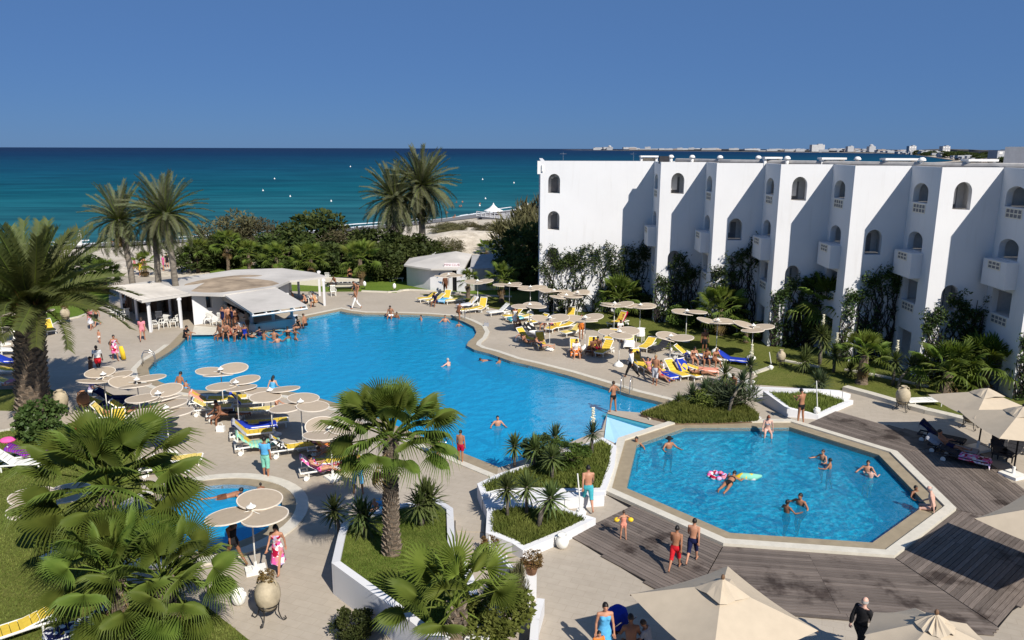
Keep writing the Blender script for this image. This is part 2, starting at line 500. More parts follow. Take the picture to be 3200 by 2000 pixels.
# sea
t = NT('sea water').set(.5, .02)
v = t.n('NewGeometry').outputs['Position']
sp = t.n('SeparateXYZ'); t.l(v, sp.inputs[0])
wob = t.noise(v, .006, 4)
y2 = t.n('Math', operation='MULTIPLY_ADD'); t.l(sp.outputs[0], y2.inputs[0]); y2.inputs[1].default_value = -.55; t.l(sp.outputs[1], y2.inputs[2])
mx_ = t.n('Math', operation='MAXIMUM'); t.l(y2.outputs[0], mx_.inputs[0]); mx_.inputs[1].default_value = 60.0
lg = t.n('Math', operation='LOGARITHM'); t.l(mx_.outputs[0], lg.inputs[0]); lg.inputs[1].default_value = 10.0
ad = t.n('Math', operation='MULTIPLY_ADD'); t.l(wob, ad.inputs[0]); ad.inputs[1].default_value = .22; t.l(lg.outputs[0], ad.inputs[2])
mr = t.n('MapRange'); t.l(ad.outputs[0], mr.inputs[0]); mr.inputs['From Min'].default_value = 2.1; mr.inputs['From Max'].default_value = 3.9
c = t.ramp(mr.outputs[0], [(0, (.085, .185, .20)), (.14, (.024, .130, .155)), (.30, (.004, .090, .120)), (.50, (.003, .058, .105)), (.75, (.003, .027, .072)), (1, (.007, .022, .062))])  # water depth tones; sky reflected by far waves is put into the navy
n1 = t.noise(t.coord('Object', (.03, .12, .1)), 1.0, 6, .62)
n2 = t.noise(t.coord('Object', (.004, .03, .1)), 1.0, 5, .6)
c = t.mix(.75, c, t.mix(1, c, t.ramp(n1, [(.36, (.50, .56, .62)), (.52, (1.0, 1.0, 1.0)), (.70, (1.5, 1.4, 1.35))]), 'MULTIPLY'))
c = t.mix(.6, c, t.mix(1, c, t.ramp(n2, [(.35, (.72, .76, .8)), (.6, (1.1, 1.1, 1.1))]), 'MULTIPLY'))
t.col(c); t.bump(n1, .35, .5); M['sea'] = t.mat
M['foam'] = plain('sea foam', (.62, .66, .68), .9, .1, .15, .6)
M['wetsand'] = plain('wet sand', (.20, .18, .155), .5, .4, .2, .3)
M['scrub'] = plain('far scrub land', (.17, .15, .13), .95, .05, .35, .012)
M['hazewhite'] = plain('hazed white house wall', (.38, .39, .41), .9, .1, .1, .02)  # white dimmed and blued, distance haze put into the colour
M['fartan'] = plain('far tan house wall', (.30, .26, .24), .9, .1, .1, .02)
M['darktree'] = plain('far dark tree', (.035, .045, .022), .95, .05, .3, .05)
# ------------------------------------------------------------------ the setting
ST = lambda o: props(o, kind='structure')
WL = -0.16                                         # pool water level
main_px = [(590, 1052), (560, 1085), (529, 1109), (486, 1135), (464, 1160), (470, 1183), (500, 1203), (545, 1219), (610, 1229), (680, 1233), (760, 1233), (840, 1231), (919, 1236),
           (998, 1255), (1098, 1284), (1250, 1347), (1389, 1405), (1557, 1473), (1700, 1425), (1881, 1352), (1901, 1290), (2000, 1299), (2074, 1270),
           (1964, 1242), (1898, 1221), (1765, 1180), (1650, 1150), (1594, 1137), (1527, 1113), (1481, 1101), (1458, 1088), (1463, 1076), (1481, 1062), (1489, 1046),
           (1481, 1029), (1448, 1012), (1415, 1000), (1329, 993), (1230, 990), (1131, 989), (1081, 983), (1062, 979), (965, 999), (935, 1022), (835, 1046), (700, 1050)]
main_pool = [G(*p, WL) for p in main_px]
corner = {(1557, 1473), (1881, 1352), (1901, 1290), (2000, 1299), (2074, 1270), (1700, 1425)}
main_out = [Vector(p[:2]) for p in main_pool]
oct_px = [(1990, 1400), (1957, 1541), (2280, 1683), (2724, 1714), (2893, 1592), (2745, 1436), (2465, 1347), (2140, 1348)]
octo = [Vector(G(*p, WL)[:2]) for p in oct_px]
# ring for the wading pool: least squares circle through its seen rim
_w = [G(*p, WL) for p in ((727, 1523), (869, 1570), (800, 1533), (640, 1738), (560, 1552))]
A_ = np.array([[2 * p.x, 2 * p.y, 1] for p in _w]); b_ = np.array([p.x ** 2 + p.y ** 2 for p in _w])
sx, sy, sc_ = np.linalg.lstsq(A_, b_, rcond=None)[0]
wr = math.sqrt(sc_ + sx * sx + sy * sy)
wade = [Vector((sx + wr * math.cos(i * math.pi / 24), sy + wr * math.sin(i * math.pi / 24))) for i in range(48)]
# shallow ramp between the weir and the plunge pool
ramp_px = [(1898, 1292), (2086, 1340), (2075, 1352), (1978, 1396), (1938, 1392), (1886, 1368)]
rampp = [Vector(G(*p)[:2]) for p in ramp_px]

def basin(name, poly, depth, floor_mat, wall_mat, wmat, lip=0.0):
    P = [Vector(p[:2]) for p in poly]
    if area(P) < 0: P = P[::-1]
    o = sheet('pool_floor', P, -depth, floor_mat); ST(o)
    mb = MB(); n = len(P)
    for i in range(n):
        a, b = P[i], P[(i + 1) % n]
        mb.add([(a.x, a.y, lip), (b.x, b.y, lip), (b.x, b.y, -depth), (a.x, a.y, -depth)], [(0, 1, 2, 3)])
    ST(mb.obj('pool_wall', wall_mat))
    ST(sheet(name, P, WL, wmat))
def ringband(name, inner, outer, z0, z1, mat, split=None):
    """raised band between two outlines with the same number of corners"""
    n = len(inner); mb = MB()
    for i in range(n):
        j = (i + 1) % n
        a, b, c, d = inner[i], inner[j], outer[j], outer[i]
        mb.add([(a.x, a.y, z1), (b.x, b.y, z1), (c.x, c.y, z1), (d.x, d.y, z1), (a.x, a.y, z0), (b.x, b.y, z0), (c.x, c.y, z0), (d.x, d.y, z0)],
               [(0, 3, 2, 1), (3, 7, 6, 2), (0, 1, 5, 4)])
    ST(mb.obj(name, mat))
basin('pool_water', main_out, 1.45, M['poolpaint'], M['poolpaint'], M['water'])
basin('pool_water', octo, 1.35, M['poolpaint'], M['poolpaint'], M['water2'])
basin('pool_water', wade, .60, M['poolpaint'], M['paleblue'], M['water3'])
def ccw(P): return P if area(P) > 0 else P[::-1]
mo = ccw(main_out); oc = ccw(octo); wd = ccw(wade)
mo1, mo2 = offset_poly(mo, .62), offset_poly(mo, .95)
oc1, oc2 = offset_poly(oc, .55), offset_poly(oc, .90)
wd1, wd2 = offset_poly(wd, .50), offset_poly(wd, .95)
# main pool band leaves out the weir and planter corners
def partband(name, P, Q, z0, z1, mat, skip):
    mb = MB(); n = len(P)
    for i in range(n):
        j = (i + 1) % n
        if skip(P[i], P[j]): continue
        a, b, c, d = P[i], P[j], Q[j], Q[i]
        mb.add([(a.x, a.y, z1), (b.x, b.y, z1), (c.x, c.y, z1), (d.x, d.y, z1), (a.x, a.y, z0), (b.x, b.y, z0), (c.x, c.y, z0), (d.x, d.y, z0)],
               [(0, 3, 2, 1), (3, 7, 6, 2), (0, 1, 5, 4)])
    ST(mb.obj(name, mat))
_sk = [Vector(G(*p)[:2]) for p in ((1557, 1473), (1700, 1425), (1881, 1352), (1901, 1290), (2000, 1299))]
def skipm(a, b):
    m = (a + b) / 2
    return any(((p + q) / 2 - m).length < 1.3 for p, q in zip(_sk, _sk[1:])) 
def skipbar(a, b):
    m = (a + b) / 2
    c = Vector(G(760, 1045)[:2])
    return skipm(a, b) or (m - c).length < 5.3
partband('pool_coping', mo, mo1, -.3, .035, M['coping'], skipm)
partband('pool_edge_band', mo1, mo2, -.1, .055, M['coping2'], skipbar)
ringband('pool_coping', oc, oc1, -.3, .06, M['coping'])
ringband('pool_edge_band', oc1, oc2, -.1, .13, M['coping2'])
ringband('pool_coping', wd, wd1, -.3, .04, M['coping'])
ringband('pool_edge_band', wd1, wd2, -.1, .07, M['coping2'])
# ramp and weir
mbr = MB()
zr = [-.05, -.05, -.28, -.55, -.62, -.45]
rp = [(p.x, p.y, z) for p, z in zip(rampp, zr)]
mbr.add(rp, [(0, 1, 2), (0, 2, 3), (0, 3, 4), (0, 4, 5)])
ro = mbr.obj('pool_spillway', M['paleblue']); ST(ro)
wa, wb = Vector(G(1896, 1288)[:2]), Vector(G(2092, 1340)[:2])
dv = (wb - wa).normalized(); nv = Vector((dv.y, -dv.x))
mbw = MB(); mbw.prism([wa, wb, wb + nv * .38, wa + nv * .38], -.7, -.04, 0)
ST(mbw.obj('pool_weir', M['tealtile']))
# paving with openings for every basin
ramphole = [rampp[0], rampp[1], rampp[2], rampp[3], rampp[4], rampp[5]]
pav = [(-70, -12), (75, -12), (75, 60), (40, 66), (2, 78), (-70, 78)]
ST(sheet('paving', pav, 0.0, M['paving'], [mo, oc, wd, ccw(ramphole)]))

# lawns
def lawn_sheet(px, mat='lawn', z=.03, it=0):
    P = [Vector(G(*p)[:2]) for p in px]
    if it: P = smooth_poly(P, it)
    mb = MB(); mb.prism(P, -.02, z, 0, bottom=False)
    ST(mb.obj('lawn', M[mat])); return P
L_east = [(1312, 919), (1420, 938), (1560, 968), (1640, 985), (1760, 1010), (1850, 1030), (1960, 1062), (2060, 1085), (2160, 1108), (2300, 1150), (2370, 1175), (2330, 1200), (2660, 1222),
          (2740, 1248), (2860, 1285), (3000, 1318), (3300, 1395), (3600, 1450), (3600, 1000), (2900, 1010), (2200, 985), (1700, 880), (1600, 868), (1600, 930), (1450, 925)]
P_east = lawn_sheet(L_east)
P_north = lawn_sheet([(700, 905), (1000, 912), (1131, 911), (1238, 915), (1262, 906), (1330, 909), (1460, 918), (1600, 924), (1600, 830), (1000, 830), (640, 830)], 'lawn2')
P_west = lawn_sheet([(-300, 1010), (150, 1025), (195, 1002), (262, 988), (300, 960), (340, 950), (340, 880), (-300, 880)], 'lawn2')
P_sw = lawn_sheet([(-300, 1385), (0, 1350), (60, 1338), (190, 1335), (255, 1310), (330, 1330), (420, 1420), (450, 1560), (420, 1700), (330, 1790), (480, 1850), (650, 1900), (850, 2060), (900, 2300), (-500, 2300)])
P_sw2 = lawn_sheet([(-300, 1275), (60, 1285), (215, 1240), (150, 1215), (-300, 1225)], 'lawn')
# raised kerb of the lawn by the hut and the east terrace
def kerb(px, w, h, mat, name='kerb', it=1):
    P = smooth_open([G(*p) for p in px], it)
    mb = MB()
    for a, b in zip(P, P[1:]):
        d = (b - a).normalized(); nn = Vector((-d.y, d.x)) * (w / 2)
        mb.prism([a - nn, b - nn, b + nn, a + nn], -.05, h)
    return ST(mb.obj(name, mat))
kerb([(1131, 911), (1238, 915), (1262, 906), (1330, 909), (1440, 917)], .3, .10, M['coping2'])
kerb([(150, 1024), (195, 1002), (262, 988), (300, 965)], .2, .09, M['coping2'])
kerb([(-60, 1358), (0, 1351), (55, 1340)], .2, .08, M['coping2'])
kerb([(2640, 1218), (2740, 1245), (2860, 1282), (3000, 1315), (3250, 1380)], .5, .22, M['coping2'])
kerb([(2450, 1130), (2560, 1150)], .25, .12, M['coping2'], 'garden_edging')
kerb([(2640, 1158), (2760, 1180), (2900, 1212)], .25, .12, M['coping2'], 'garden_edging')
kerb([(2350, 1172), (2400, 1155), (2412, 1150)], .25, .14, M['coping2'], 'garden_edging')

# beach, dunes, sea bed, far coast
shore = [(-700, -60), (-300, 60), (-150, 100), (-67, 126), (-30, 155), (-7, 190), (60, 300), (200, 520), (420, 850), (640, 1130), (700, 1260), (1021, 1950), (1500, 3000), (1628, 3640), (1600, 4400), (1424, 5200), (1025, 7200), (720, 9000)]
def shore_dist(x, y):
    best = 1e9
    for (x1, y1), (x2, y2) in zip(shore[:9], shore[1:10]):
        dx, dy = x2 - x1, y2 - y1
        tt = max(0, min(1, ((x - x1) * dx + (y - y1) * dy) / (dx * dx + dy * dy)))
        ex, ey = x - x1 - tt * dx, y - y1 - tt * dy
        d = math.hypot(ex, ey)
        if d < best:
            best = d; sgn = 1 if dx * ey - dy * ex < 0 else -1
    return best * sgn                     # positive on land
from mathutils import noise as mnoise
SEA = -3.0
def hgt(x, y):
    d = shore_dist(x, y)
    z = SEA - .02 + d * .075 if d < 12 else SEA + .88 + (d - 12) * .06
    z = min(z, -.10)
    if d > 6:
        z += (mnoise.noise(Vector((x * .05, y * .05, 0))) * .9 + mnoise.noise(Vector((x * .15, y * .15, 3))) * .45) * min(1, (d - 6) / 20) * (1 if y > 84 else 0)
        for cx, cy, r, h in ((-6, 104, 9, 2.1), (-11, 118, 8, 1.5), (-30, 108, 10, .8)):
            q = ((x - cx) / r) ** 2 + ((y - cy) / (r * .8)) ** 2
            z += h * math.exp(-q)
    return max(z, SEA - 3)
xs = np.concatenate([np.linspace(-320, -80, 20), np.linspace(-74, 40, 58), np.linspace(46, 160, 16)]); ys = np.concatenate([np.linspace(76.5, 150, 50), np.linspace(154, 330, 22)])
mbt = MB(); nx, ny = len(xs), len(ys)
mbt.add([(x, y, hgt(x, y) if y > 77 else -.03) for y in ys for x in xs], [(j * nx + i, j * nx + i + 1, (j + 1) * nx + i + 1, (j + 1) * nx + i) for j in range(ny - 1) for i in range(nx - 1)])
ST(mbt.obj('beach', M['sand'], smooth=True))
sf = 60000
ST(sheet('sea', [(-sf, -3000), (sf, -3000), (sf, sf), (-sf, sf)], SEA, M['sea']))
land = [Vector(p) for p in shore[6:]] + [Vector(p) for p in ((700, 12000), (20000, 12000), (20000, -2000), (120, -2000), (120, 60), (60, 100))]
def landz(x, y): return -2.2
ST(sheet('far_coast', land, -2.6, M['scrub']))
# pale strand along the far shore, then a low ridge behind it
mbs = MB()
SH = smooth_open(shore[6:], 2)
for a, b in zip(SH, SH[1:]):
    d = (b - a).normalized(); nn = Vector((d.y, -d.x)); w = 14 + .010 * a.y
    mbs.add([(a.x, a.y, -2.85), (b.x, b.y, -2.85), (b.x + nn.x * w, b.y + nn.y * w, -2.1), (a.x + nn.x * w, a.y + nn.y * w, -2.1)], [(3, 2, 1, 0)])
ST(mbs.obj('far_strand', M['sand']))
mbh = MB()
rng = random.Random(3)
for k, (off, hh) in enumerate(((60, 3), (260, 9), (700, 16))):
    pts = []
    for i, a in enumerate(SH):
        q = SH[min(i + 1, len(SH) - 1)]; p = SH[max(i - 1, 0)]
        d = (q - p).normalized(); nn = Vector((d.y, -d.x)); s = min(1, a.y / 2500) + .15
        pts.append((a + nn * off * s, hh * s * rng.uniform(.6, 1.1)))
    base = [(p.x, p.y, -2.6) for p, h in pts]; top = [(p.x, p.y, -2.6 + h) for p, h in pts]
    back = [(p.x + 30, p.y - 5, -2.6) for p, h in pts]
    n = len(pts)
    mbh.add(base + top + back, [(i, n + i, n + i + 1, i + 1) for i in range(n - 1)] + [(n + i, 2 * n + i, 2 * n + i + 1, n + i + 1) for i in range(n - 1)])
ST(mbh.obj('far_hills', M['scrub'], smooth=True))
# breaking waves near the shore
mbf = MB(); rng = random.Random(11)
S2 = smooth_open(shore[1:7], 4)
for off, wd_, keep in ((1.5, .9, .8), (7, .55, .45), (14, .4, .22), (30, .3, .10)):
    for a, b in zip(S2, S2[1:]):
        nseg = max(1, int((b - a).length / 2.2))
        d = (b - a).normalized(); nn = Vector((-d.y, d.x))
        for k in range(nseg):
            p, q = a + (b - a) * (k / nseg), a + (b - a) * ((k + 1) / nseg)
            nz = mnoise.noise(Vector((p.x * .05 + off, p.y * .05, off)))
            if nz * .5 + .5 > keep: continue
            o1 = off + mnoise.noise(Vector((p.x * .08, p.y * .08, 5))) * 2.5; o2 = off + mnoise.noise(Vector((q.x * .08, q.y * .08, 5))) * 2.5
            w1 = wd_ * rng.uniform(.4, 1.2)
            mbf.add([(p + nn * o1).to_3d() + Vector((0, 0, SEA + .03)), (q + nn * o2).to_3d() + Vector((0, 0, SEA + .03)), (q + nn * (o2 + w1)).to_3d() + Vector((0, 0, SEA + .16)), (p + nn * (o1 + w1)).to_3d() + Vector((0, 0, SEA + .16))], [(0, 1, 2, 3)])
props(mbf.obj('surf', M['foam']), 'thin broken lines of white surf along the beach', 'surf', kind='stuff')
mbw = MB()
for a, b in zip(S2, S2[1:]):
    d = (b - a).normalized(); nn = Vector((d.y, -d.x))
    mbw.add([(a.x - nn.x * 3, a.y - nn.y * 3, SEA + .012), (b.x - nn.x * 3, b.y - nn.y * 3, SEA + .012), (b.x + nn.x * 7, b.y + nn.y * 7, SEA + .62), (a.x + nn.x * 7, a.y + nn.y * 7, SEA + .62)], [(3, 2, 1, 0)])
ST(mbw.obj('wet_sand', M['wetsand']))

# wooden deck of boards laid in mitred runs round the plunge pool
deck_limit = [Vector(G(*p)[:2]) for p in ((1967, 1588), (1782, 1677), (2033, 1832), (2120, 1880), (2300, 1905), (2502, 1926), (2735, 1948), (2900, 1960), (3060, 1985), (3102, 1985), (3164, 1910), (3260, 1850), (3420, 1790), (3420, 1640),
                                             (3200, 1536), (3124, 1480), (3075, 1428), (2990, 1388), (2906, 1359), (2750, 1326), (2612, 1287), (2502, 1337))]
deck_root = empty('wooden_deck', (oc2[0].x, oc2[0].y, 0), 0, 'weathered grey brown board deck around the octagonal pool', 'deck')
cen = sum(oc, Vector((0, 0))) / 8
def clip_half(poly, p, n):
    out = []
    for i in range(len(poly)):
        a, b = poly[i], poly[(i + 1) % len(poly)]
        da, db = (a - p).dot(n), (b - p).dot(n)
        if da >= 0: out.append(a)
        if (da > 0) != (db > 0) and abs(da - db) > 1e-9: out.append(a + (b - a) * (da / (da - db)))
    return out
oc3 = offset_poly(oc, .93)
far = [c + (c - cen).normalized() * 14 for c in oc3]
boards = 0
def clip_line(a, b, poly):
    """pieces of segment ab inside a polygon"""
    d = b - a; ts = [0, 1]
    for i in range(len(poly)):
        p, q = poly[i], poly[(i + 1) % len(poly)]
        e = q - p; den = d.x * e.y - d.y * e.x
        if abs(den) < 1e-9: continue
        w = p - a
        tt = (w.x * e.y - w.y * e.x) / den; uu = (w.x * d.y - w.y * d.x) / den
        if 0 < tt < 1 and 0 <= uu <= 1: ts.append(tt)
    ts.sort()
    return [(t0, t1) for t0, t1 in zip(ts, ts[1:]) if t1 - t0 > 1e-4 and inside(a + d * ((t0 + t1) / 2), poly)]
PIT = .150
for i in range(8):
    j = (i + 1) % 8
    A, B, FA, FB = oc3[i], oc3[j], far[i], far[j]
    e = (B - A).normalized(); nn = Vector((e.y, -e.x))
    # mitre directions
    ma = ((oc3[i] - oc[i])).normalized(); mb_ = ((oc3[j] - oc[j])).normalized()
    for k in range(70):
        h = (k + .5) * PIT
        a = A + ma * (h / max(ma.dot(nn), .2)) + e * .02; b = B + mb_ * (h / max(mb_.dot(nn), .2)) - e * .02
        for t0, t1 in clip_line(a, b, deck_limit):
            p, q = a + (b - a) * t0, a + (b - a) * t1
            # boards butt at joints, as long ones do
            L = (q - p).length
            if L < .25: continue
            cuts = [0, 1] if L < 5.5 else [0, .5, 1]
            for c0, c1 in zip(cuts, cuts[1:]):
                P0, P1 = p + (q - p) * c0, p + (q - p) * (c1 - (.0012 if c1 < 1 else 0))
                sk0 = ma.dot(e) / max(ma.dot(nn), .2) if t0 < 1e-6 and c0 == 0 else 0
                sk1 = mb_.dot(e) / max(mb_.dot(nn), .2) if t1 > 1 - 1e-6 and c1 == 1 else 0
                w = PIT / 2 - .007
                mid = (P0 + P1) / 2; half = (P1 - P0).length / 2
                mbp = MB()
                zt = .045 + random.uniform(-.003, .003)
                q4 = [(-half - sk0 * w, -w), (half - sk1 * w, -w), (half + sk1 * w, w), (-half + sk0 * w, w)]
                # local y runs towards the pool
                mbp.add([(x, -y, zt) for x, y in q4] + [(x, -y, zt - .03) for x, y in q4], [(0, 3, 2, 1), (4, 5, 6, 7), (0, 1, 5, 4), (1, 2, 6, 5), (2, 3, 7, 6), (3, 0, 4, 7)])
                o = mbp.obj('board', M['deck'], deck_root)
                o.location = (mid.x - deck_root.location.x, mid.y - deck_root.location.y, 0)
                o.rotation_euler = (0, 0, math.atan2(e.y, e.x))
                boards += 1
print('boards', boards)
near = lambda k: min(oc3, key=lambda p: (p - octo[k]).length)
o = sheet('deck_gap_shade', list(deck_limit) + [near(k) for k in (6, 5, 4, 3, 2, 1)], .010, M['black'], parent=deck_root)  # black sheet under the boards; shade of the gaps put in its colour
o.location = -deck_root.location
# ------------------------------------------------------------------ buildings
def arch_pts(s0, s1, zs, rise, n=10):
    """arch line from (s0, zs) up and over to (s1, zs)"""
    c, a = (s0 + s1) / 2, (s1 - s0) / 2
    return [(c - a * math.cos(math.pi * k / n), zs + rise * math.sin(math.pi * k / n)) for k in range(n + 1)]
def wall_panel(mb, p0, p1, z0, z1, ops, m=0, reveal=.35):
    """upright wall from p0 to p1 with openings (s0, s1, sill, spring, rise); the outside is on the right of p0->p1"""
    p0, p1 = Vector(p0[:2]), Vector(p1[:2])
    d = (p1 - p0); L = d.length; d = d / L; nin = Vector((-d.y, d.x))
    P = lambda s, z, dep=0: (p0.x + d.x * s + nin.x * dep, p0.y + d.y * s + nin.y * dep, z)
    cols = {}
    for o in ops: cols.setdefault((o[0], o[1]), []).append(o)
    s = 0
    for (a, b) in sorted(cols):
        if a > s: mb.add([P(s, z0), P(a, z0), P(a, z1), P(s, z1)], [(0, 1, 2, 3)], m)
        z = z0
        for o in sorted(cols[(a, b)], key=lambda q: q[2]):
            _, _, sill, spr, rise = o
            if sill > z: mb.add([P(a, z), P(b, z), P(b, sill), P(a, sill)], [(0, 1, 2, 3)], m)
            ar = arch_pts(a, b, spr, rise) if rise > 0 else [(a, spr), (b, spr)]
            top = spr + rise + (.02 if rise > 0 else 0)
            for (sa, za), (sb, zb) in zip(ar, ar[1:]):
                if rise > 0: mb.add([P(sa, za), P(sb, zb), P(sb, top), P(sa, top)], [(0, 1, 2, 3)], m)
                mb.add([P(sa, za), P(sb, zb), P(sb, zb, reveal), P(sa, za, reveal)], [(3, 2, 1, 0)], m)
            mb.add([P(a, sill), P(a, spr), P(a, spr, reveal), P(a, sill, reveal)], [(3, 2, 1, 0)], m)
            mb.add([P(b, sill), P(b, spr), P(b, spr, reveal), P(b, sill, reveal)], [(0, 1, 2, 3)], m)
            mb.add([P(a, sill), P(b, sill), P(b, sill, reveal), P(a, sill, reveal)], [(0, 1, 2, 3)], m)
            z = top
        mb.add([P(a, z), P(b, z), P(b, z1), P(a, z1)], [(0, 1, 2, 3)], m)
        s = b
    if s < L: mb.add([P(s, z0), P(L, z0), P(L, z1), P(s, z1)], [(0, 1, 2, 3)], m)
    return P
ZR = 12.0
Bv, Wv = Vector((3.3, -.12)), Vector((-.15, -3.57))
C1 = Vector((10.93, 57.6))
hotel = empty('hotel_wing', (11, 62, 0), 0, 'long white stepped hotel wing with arched loggias and creepers', 'hotel')
HL = Vector((11, 62, 0))
def hobj(mb, name, mats, smooth=False, parent=None):
    o = mb.obj(name, mats, parent or hotel, smooth)
    if parent is None: o.location = -HL
    return o
def loggia(P, s0, s1, sill, spr, rise, dep, item=0, fan=False):
    """room behind an opening, drawn as a window part with its own back wall, door and lamp"""
    w = MB()
    z1 = spr + rise + .05; e = .25
    A = lambda s, z, q: P(s, z, q)
    w.add([A(s0 - e, sill - .0, dep), A(s1 + e, sill, dep), A(s1 + e, z1, dep), A(s0 - e, z1, dep)], [(0, 1, 2, 3)], 0)
    w.add([A(s0 - e, sill, .36), A(s0 - e, z1, .36), A(s0 - e, z1, dep), A(s0 - e, sill, dep)], [(0, 1, 2, 3)], 0)
    w.add([A(s1 + e, sill, .36), A(s1 + e, z1, .36), A(s1 + e, z1, dep), A(s1 + e, sill, dep)], [(3, 2, 1, 0)], 0)
    w.add([A(s0 - e, z1, .36), A(s1 + e, z1, .36), A(s1 + e, z1, dep), A(s0 - e, z1, dep)], [(0, 1, 2, 3)], 0)
    w.add([A(s0 - e, sill - .01, .36), A(s1 + e, sill - .01, .36), A(s1 + e, sill - .01, dep), A(s0 - e, sill - .01, dep)], [(3, 2, 1, 0)], 0)
    o = hobj(w, 'window', [M['shade']])
    # glazed door in the back wall
    d = MB(); a, b = s0 + (s1 - s0) * .30, s0 + (s1 - s0) * .86
    d.add([A(a, sill + .01, dep - .03), A(b, sill + .01, dep - .03), A(b, spr + rise * .35, dep - .03), A(a, spr + rise * .35, dep - .03)], [(0, 1, 2, 3)], 0)
    do = d.obj('pane', [M['shutter']], o)
    if fan:
        f = MB(); s = s0 + (s1 - s0) * .38
        c = Vector(A(s, spr + rise * .45, dep - .10)); f.ell(c, (.13, .13, .15), 8, 6)
        f.obj('wall_lamp', [M['shade']], o)
def grille(P, s0, s1, z0, z1, out=.02):
    """low pierced balustrade panel"""
    g = MB(); n = max(3, int((s1 - s0) / .33)); q = MB(); q.add([P(s0, z0, -.004), P(s1, z0, -.004), P(s1, z1, -.004), P(s0, z1, -.004)], [(0, 1, 2, 3)]); hobj(q, 'balustrade_shade_sheet', [M['painted_shade']])  # grey sheet proud of the wall; shade of pierced holes put in its colour
    fr = .06
    def bar(a, b, c, d):
        q = [P(a, c, -out), P(b, c, -out), P(b, d, -out), P(a, d, -out), P(a, c, .05), P(b, c, .05), P(b, d, .05), P(a, d, .05)]
        g.add(q, [(0, 1, 2, 3), (4, 7, 6, 5), (0, 4, 5, 1), (1, 5, 6, 2), (2, 6, 7, 3), (3, 7, 4, 0)])
    bar(s0, s1, z0, z0 + fr); bar(s0, s1, z1 - fr, z1); bar(s0, s1, (z0 + z1) / 2 - .03, (z0 + z1) / 2 + .03)
    for k in range(n + 1):
        s = s0 + (s1 - s0 - fr) * k / n; bar(s, s + fr, z0 + fr, z1 - fr)
    hobj(g, 'balustrade', [M['cream']])
def railing_things(P, s0, s1, sill, dep):
    pass
wall = MB()
# end face towards the sea and its long bright front
I0 = C1 - Wv
A0 = Vector((2.2, I0.y + .12))
backY = 13.5
Pf = wall_panel(wall, A0, I0, 0, ZR - .12, [(.62, 1.55, z, z + 1.02, .50) for z in (3.75, 6.65, 9.55)])
for z in (3.75, 6.65, 9.55): loggia(Pf, .62, 1.55, z, z + 1.02, .50, 1.3, fan=True)
Pe = wall_panel(wall, A0 + Vector((.35, backY)), A0, 0, ZR - .12, [(5 + 3 * k, 6.4 + 3 * k, z, z + 1.1, .4) for z in (3.9, 6.8, 9.6) for k in range(2)])
NB = 8
Cs, Is = [C1 + (Bv + Wv) * i for i in range(NB)], [C1 + (Bv + Wv) * i + Bv for i in range(NB)]
vines_at = []
for i in range(NB):
    C, I = Cs[i], Is[i]
    pI = I0 if i == 0 else Is[i - 1]
    # shaded return wall, from the inner corner out to the outer corner; outside faces the sea side
    Pw = wall_panel(wall, pI, C, 0, ZR - .12, [(.55, 2.35, 10.0, 10.62, .50), (.55, 2.35, 7.2, 7.86, .46), (.55, 2.35, 4.15, 5.5, 0), (.55, 2.35, .05, 2.45, 0)])
    loggia(Pw, .55, 2.35, 10.0, 10.62, .50, 1.4, fan=True)
    loggia(Pw, .55, 2.35, 7.2, 7.86, .46, 1.4, fan=(i % 2 == 0))
    loggia(Pw, .55, 2.35, 4.15, 5.5, 0, 1.4)
    loggia(Pw, .55, 2.35, .05, 2.45, 0, .9)
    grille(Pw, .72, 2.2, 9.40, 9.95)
    # projecting balcony box of the second storey from the top
    bx = MB()
    q = [Pw(s, z, -dp) for dp in (0, .62) for s, z in ((.35, 5.72), (2.55, 5.72), (2.55, 7.16), (.35, 7.16))]
    bx.add(q, [(4, 5, 6, 7), (0, 4, 7, 3), (1, 2, 6, 5), (0, 1, 5, 4), (3, 7, 6, 2)])
    hobj(bx, 'balcony', [M['white']])
    Pb = lambda s, z, dep=0, P=Pw: P(s, z, dep - .63)
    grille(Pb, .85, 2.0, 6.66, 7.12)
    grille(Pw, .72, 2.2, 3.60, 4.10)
    # bright front
    hi = i % 2 == 0
    if hi: fz = [(9.75, .98, .55), (4.0, .98, .55)]
    else: fz = [(6.75, .98, .55), (1.1, .98, .55)]
    o2 = [(.80 if hi else 1.05, 1.76 if hi else 2.01, z, z + a, r) for z, a, r in fz]
    Pv = wall_panel(wall, C, I, 0, ZR - .12, o2)
    for s0, s1, z, sp_, r in o2: loggia(Pv, s0, s1, z, sp_, r, 1.3)
# closing walls, roof and parapet
last = Is[-1]
bk = [Vector((last.x + .3, last.y + 30)), A0 + Vector((.35, backY))]
plan = [A0, I0]
for i in range(NB): plan += [Cs[i], Is[i]]
plan2 = plan + [last + Vector((14, 0)), last + Vector((14, 36)), Vector((C1.x + 14, C1.y + backY + 3)), A0 + Vector((.35, backY))]
hobj(wall, 'wall', [M['white']])
rf = MB(); rf.prism(offset_poly(plan2, -.06), ZR - .30, ZR - .13, 0)
hobj(rf, 'roof', [M['roofwhite']])
# low parapet kerb following the edge
pp = MB(); PL = plan2[:-4] 
for a, b in zip(PL, PL[1:]):
    d = (b - a).normalized(); nn = Vector((-d.y, d.x))
    pp.prism([a - d * .0, b, b + nn * .22, a + nn * .22], ZR - .12, ZR + .06)
a, b = A0 + Vector((.35, backY)), A0
d = (b - a).normalized(); nn = Vector((-d.y, d.x)); pp.prism([a, b, b + nn * .3, a + nn * .3], ZR - .12, ZR + .10)
hobj(pp, 'parapet', [M['white']])
